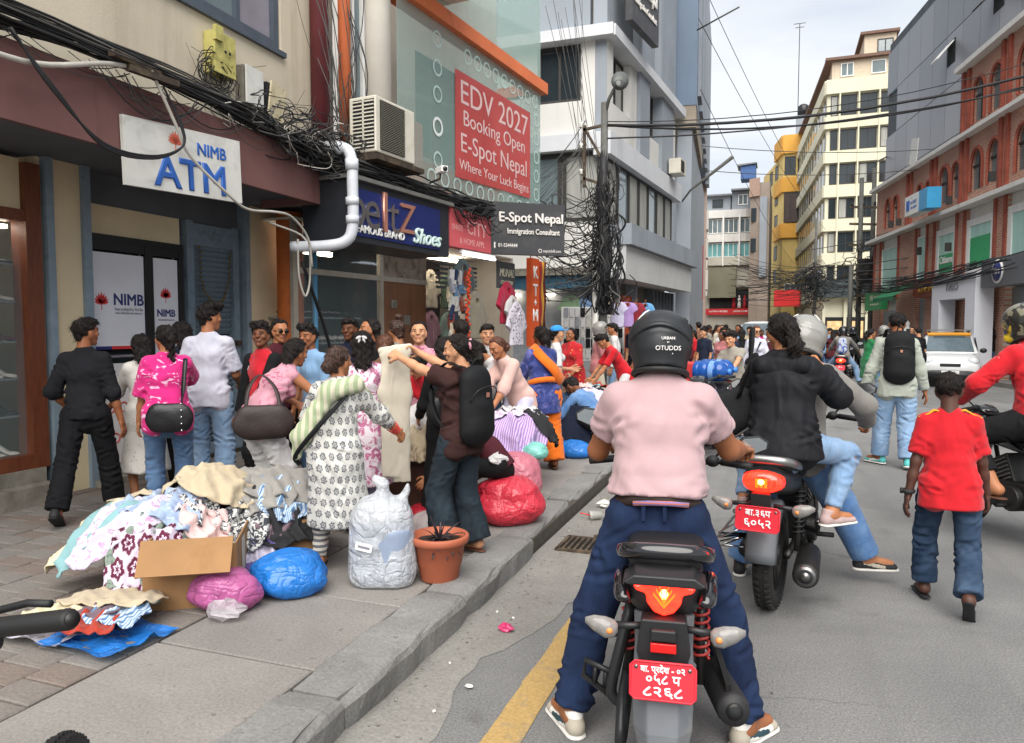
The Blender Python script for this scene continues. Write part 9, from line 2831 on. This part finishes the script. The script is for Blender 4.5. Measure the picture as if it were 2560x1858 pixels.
def BP_(x,y,z):return tuple(Bm@Vector((x,y,z)))
hanging('hanging_shirt','dark grey green shirt hanging high in the open shop',cloth('shirt_grey_green','#4d5a58'),BP_(2.5,.1,2.6),BZ,.55,.55)
hanging('hanging_shirt','olive beige shirt hanging below the grey green one',cloth('shirt_olive','#857d6c'),BP_(2.55,-.1,2.08),BZ,.58,.62)
hanging('hanging_shirt','crimson tunic hanging below the slate sign',cloth('tunic_crimson','#a8203f'),BP_(3.65,-.1,2.3),BZ,.55,.6)
hanging('hanging_shirt','white blouse hanging in front of the crimson tunic',F['white'],BP_(3.65,-.2,2.1),BZ,.45,.35,.12)
hanging('hanging_shirt','white blouse with dark floral print hanging lowest',cloth('blouse_floral','#c9c3cc',p_dots('#4a4656',16,.26)),BP_(3.7,-.25,1.95),BZ,.55,.62)
for i,(c,lab)in enumerate((('#8a2b23','dark red'),('#b8862f','ochre'),('#55231f','brown red'))):
 o=cloth_piece.__globals__['MB']().m(0,True)
 rings=[[(math.cos(a*PI/5)*(.05+.015*math.sin(z*9+i)),math.sin(a*PI/5)*.05,-z)for a in range(10)]for z in np.linspace(0,1.2,10)]
 o=loft(o,rings).build('hanging_scarf',cloth('scarf_%d'%i,c,fold=.02),None,BP_(4.86+i*.09,-.15,2.85))
 tag(o,'%s scarf hanging beside the orange vertical sign'%lab,'scarf')
hc_=random.Random(31)
for i,(c,lab)in enumerate((('#6d7f8c','slate blue'),('#8c5a54','dusty red'),('#a8a294','stone grey'),('#4a5d4c','moss green'),('#b7a58e','sand'),('#39414f','dark navy'),('#94707e','mauve'),('#7a8f88','grey green'))):
 hanging('rack_shirt','%s shirt on the back wall of the open shop'%lab,cloth('rack_%d'%i,c),BP_(2.7+(i%4)*.6,1.6,2.6-(i//4)*.75),BZ,.5,.6,hanger=False,group='shirts on the open shop back wall')
sr=thing('sock_rack','tall rack of folded socks beside the plywood door','rack',BP_(1.95,-.1,0),BZ)
for x in(-.18,.18):
 MB().m(0,True).cyl((x,0,.14),(x,0,2.55),.012,n=8).build('post',M_CHROME,sr)
cols=[cloth('sock_%d'%i,c)for i,c in enumerate(('#2a3550','#b9b7b0','#7d3b2c','#4f6f8a','#c2b49a','#33363b','#8c8f94'))]
smx=[MB().box((0,0,0),(.1,.04,.17)).box((.03,0,-.1),(.13,.04,.06)).mesh('sock_pair',m_)for m_ in cols]
rk=random.Random(4)
for iz in range(10):
 for ix in range(4):
  link('sock_pair',rk.choice(smx),sr,(-.21+ix*.14,-.03+rk.uniform(-.03,.03),2.4-iz*.13),(rk.uniform(-.2,.2),rk.uniform(-.25,.25),rk.uniform(-.3,.3)))
gn=MB().m(0,True)
for i in range(46):
 gn.ell((rk.gauss(0,.03),-.1+rk.gauss(0,.01),2.5-i*.024),(.028,.022,.022),7,5)
tag(gn.build('marigold_garland',mat('marigold','#c2431c',rough=.9,var=.35,scale=40),None,BP_(2.0,-.18,0),(0,0,BZ)),'orange marigold garland hanging on the sock rack','garland')
fs_=thing('sock_display','white wall panel with rows of socks beside the lamp pole','display',(-3.85,16.2,0),R(35))
MB().bx(-.75,.75,0,.05,.9,2.1).build('panel',M_WHITE,fs_)
sm2=[MB().box((0,0,0),(.1,.03,.2)).mesh('sock_pair',m_)for m_ in(F['white'],cols[1],cols[6],F['black'])]
for iz in range(5):
 for ix in range(11):
  link('sock_pair',rk.choice(sm2),fs_,(-.66+ix*.13,-.02,1.98-iz*.23))
for i,(c,lab,x)in enumerate((('#c7c3da','pale lilac',-3.05),('#a98bbf','purple',-2.9),('#8a2b34','dark red',-2.78),('#5f93bd','sky blue',-2.64))):
 hanging('child_dress','%s small dress hanging by the lamp pole'%lab,cloth('dress_%d'%i,c),(x,14.9+i*.3,2.15),R(20),.3,.5,.08)
for i,(c,lab)in enumerate((('#86a37f','sage green'),('#7f9cc0','sky blue'),('#b3a58c','beige'))):
 hanging('far_shirt','%s shirt hanging at the back of the side shop'%lab,cloth('fshirt_%d'%i,c),(-5.3+i*.5,19.6,2.45),0,.5,.6)
M_CARW=mat('car_white','#d7d8d8',rough=.2,var=.05,coat=.5)
M_CARY=mat('car_yellow','#d9952a',rough=.3,var=.08,coat=.3)
tx=thing('taxi','white taxi with amber roof front and dark lower body facing the camera','taxi',(4.78,24.7,0),R(171))
b=MB().m(0,True)
def cring(y,w_,z0,z1,n=20,e=4):return sring(y,0,(z0+z1)/2,w_,(z1-z0)/2,n,e)
loft(b,[cring(y,w_,z0,z1)for y,w_,z0,z1 in((-1.72,.62,.35,.8),(-1.66,.72,.25,.9),(-1.2,.745,.2,.93),(0,.75,.19,.95),(.7,.75,.19,.95),(1.2,.735,.2,.9),(1.55,.7,.24,.8),(1.68,.6,.32,.68))])
b.build('body',M_CARW,tx)
b=MB().m(0,True)
loft(b,[cring(y,w_,.9,z1,20,3.4)for y,w_,z1 in((-1.6,.62,1.1),(-1.45,.66,1.35),(-1.2,.66,1.46),(-.3,.66,1.5),(.05,.64,1.46),(.35,.66,1.25),(.85,.7,.95))])
b.build('cabin',M_CARW,tx)
M_CARG=mat('car_glass','#5f6d75',rough=.05,var=.2,spec=.9)
MB().add([(-.6,.84,.985),(.6,.84,.985),(.52,.17,1.42),(-.52,.17,1.42)],[(0,1,2,3)]).build('windscreen',M_CARG,tx)
for s_ in(-1,1):
 MB().add([(s_*.7,.7,.98),(s_*.7,-1.3,.98),(s_*.655,-1.2,1.34),(s_*.655,.15,1.38)],[(0,1,2,3)]).build('side_window',M_CARG,tx)
 MB().m(0,True).ell((s_*.53,1.56,.72),(.15,.1,.11),14,8).build('headlight',mat('headlamp','#cfd3d4',rough=.08,var=.15),tx)
 MB().m(0,True).ell((s_*.83,.55,1.0),(.09,.06,.07),12,8).build('mirror',M_PLAST,tx)
 MB().m(0,True).ell((s_*.5,1.7,.36),(.06,.04,.05),10,6).build('fog_lamp',M_CLEARL,tx)
MB().add([(-.53,.2,1.43),(.53,.2,1.43),(.57,-.15,1.515),(-.57,-.15,1.515)],[(0,1,2,3)]).box((0,.17,1.44),(1.06,.1,.07),(R(-30),0,0)).build('roof_front',M_CARY,tx)
MB().box((0,1.66,.62),(.5,.06,.1)).build('grille',M_PLAST,tx,bevel=.02)
b=MB().m(0,True)
loft(b,[cring(y,w_,z0,z1,20,4)for y,w_,z0,z1 in((1.3,.75,.18,.5),(1.6,.73,.2,.5),(1.74,.62,.24,.46))])
b.build('bumper',M_PLAST,tx)
MB().box((0,1.76,.42),(.42,.015,.1)).build('number_plate',M_WHITE,tx)
strokes(tx,-.17,.17,.42,.06,1.7675,M_SHOEB,7,8)
for s_ in(-1,1):
 MB().bx(s_*.5-.02,s_*.5+.02,-1.1,.0,1.5,1.56).build('roof_rail',M_PLAST,tx)
 for y in(-1.1,1.15):
  w_=MB().m(0,True).lathe([(.2,-.08),(.27,-.08),(.28,0),(.27,.08),(.2,.08)],24,axis='X').build('wheel',M_TYRE,tx,(s_*.68,y,.28))
  MB().m(0,True).cyl((s_*.06,0,0),(s_*.085,0,0),.19,n=18).build('rim',M_MET,w_)
for y in(-.9,-.5,-.1):
 MB().bx(-.56,.56,y-.02,y+.02,1.56,1.59).build('rack_bar',M_MET,tx)
MB().box((0,.27,1.385),(.8,.012,.05),(R(-33),0,0)).build('sun_strip',M_CARG,tx)
vn=thing('parked_van','white van parked far down the street behind the crowd','van',(-.6,34.5,0),R(176))
b=MB().m(0,True)
loft(b,[cring(y,w_,.35,z1,18,5)for y,w_,z1 in((-2,.8,1.7),(-1.9,.85,1.9),(0,.86,1.95),(1.0,.85,1.9),(1.5,.83,1.3),(1.9,.8,1.1),(2.0,.7,.9))])
b.build('body',M_CARW,vn)
MB().add([(-.72,1.48,1.35),(.72,1.48,1.35),(.68,1.06,1.84),(-.68,1.06,1.84)],[(0,1,2,3)]).build('windscreen',M_CARG,vn)
for s_ in(-1,1):
 MB().m(0,True).ell((s_*.6,1.95,.85),(.13,.08,.09),12,8).build('headlight',M_CLEARL,vn)
 MB().m(0,True).lathe([(.2,-.09),(.3,-.09),(.3,.09),(.2,.09)],20,axis='X').build('wheel',M_TYRE,vn,(s_*.75,1.2,.3))
by=thing('bicycle','black bicycle at the lower left corner with rubber grip','bicycle',(-1.53,1.16,0),R(35))
wy=MB().m(0,True).torus((0,0,.335),.305,.028,'X',48,10).build('wheel',M_TYRE,by)
tk_=MB()
for i in range(70):
 a=2*PI*i/70
 for s_ in(-1,0,1):
  rr_=.332-abs(s_)*.008
  tk_.box((s_*.017,math.cos(a+s_*.03)*rr_,.335+math.sin(a+s_*.03)*rr_),(.012,.014,.012),Euler((a-PI/2,0,0)))
tag(tk_.build('tread',M_TYRE,wy),kind='stuff')
MB().m(0,True).torus((0,0,.335),.272,.012,'X',36,6).build('rim',M_METD,wy)
for i in range(16):
 a=2*PI*i/16
 MB().m(0,True).tube([(.0,0,.335),(0,math.cos(a)*.27,.335+math.sin(a)*.27)],.0018,4).build('spoke',M_CHROME,wy)
by2=by
def by_loc(p):
 return tuple(Matrix.Rotation(-R(35),4,'Z')@(Vector(p)-Vector((-1.53,1.16,0))))
gp=[by_loc(p)for p in((-1.337,1.081,1.03),(-1.593,1.113,.965))]
d_=Vector(gp[1])-Vector(gp[0])
MB().m(0,True).tube([gp[0],tuple(Vector(gp[0])+d_*.03),tuple(Vector(gp[0])+d_*.9),gp[1]],[.016,.022,.022,.022],14).build('grip',M_RUB,by)
MB().m(0,True).cyl(tuple(Vector(gp[0])-d_.normalized()*.004),gp[0],.016,n=12).build('grip_cap',M_METD,by)
st_=Vector(gp[1])+d_*1.9
MB().m(0,True).tube([gp[1],tuple(st_)],.012,10).build('handlebar',M_RUB,by)
MB().m(0,True).torus(tuple(Vector(gp[1])+d_*.04),.0165,.005,'X',16,6).build('clamp',M_CHROME,by)
MB().m(0,True).tube([tuple(Vector(gp[1])+d_*.15+Vector((0,.02,.03))),tuple(Vector(gp[1])-d_*.3+Vector((0,.05,.03))),tuple(Vector(gp[1])-d_*.6+Vector((0,.055,.02)))],.009,8).build('brake_lever',M_RUB,by)
MB().m(0,True).ell(tuple(Vector(gp[1])+d_*.1+Vector((0,.0,-.03))),(.02,.02,.025),10,8).build('bell',M_RUB,by)
MB().m(0,True).tube([tuple(st_),tuple(st_+Vector((0,0,-.3))),(-.3,-.3,.335),(.0,0,.335)],.016,8).tube([tuple(st_+Vector((0,-.05,-.12))),(-.4,-.9,.35)],.018,8).build('fork_and_frame',M_RUB,by)
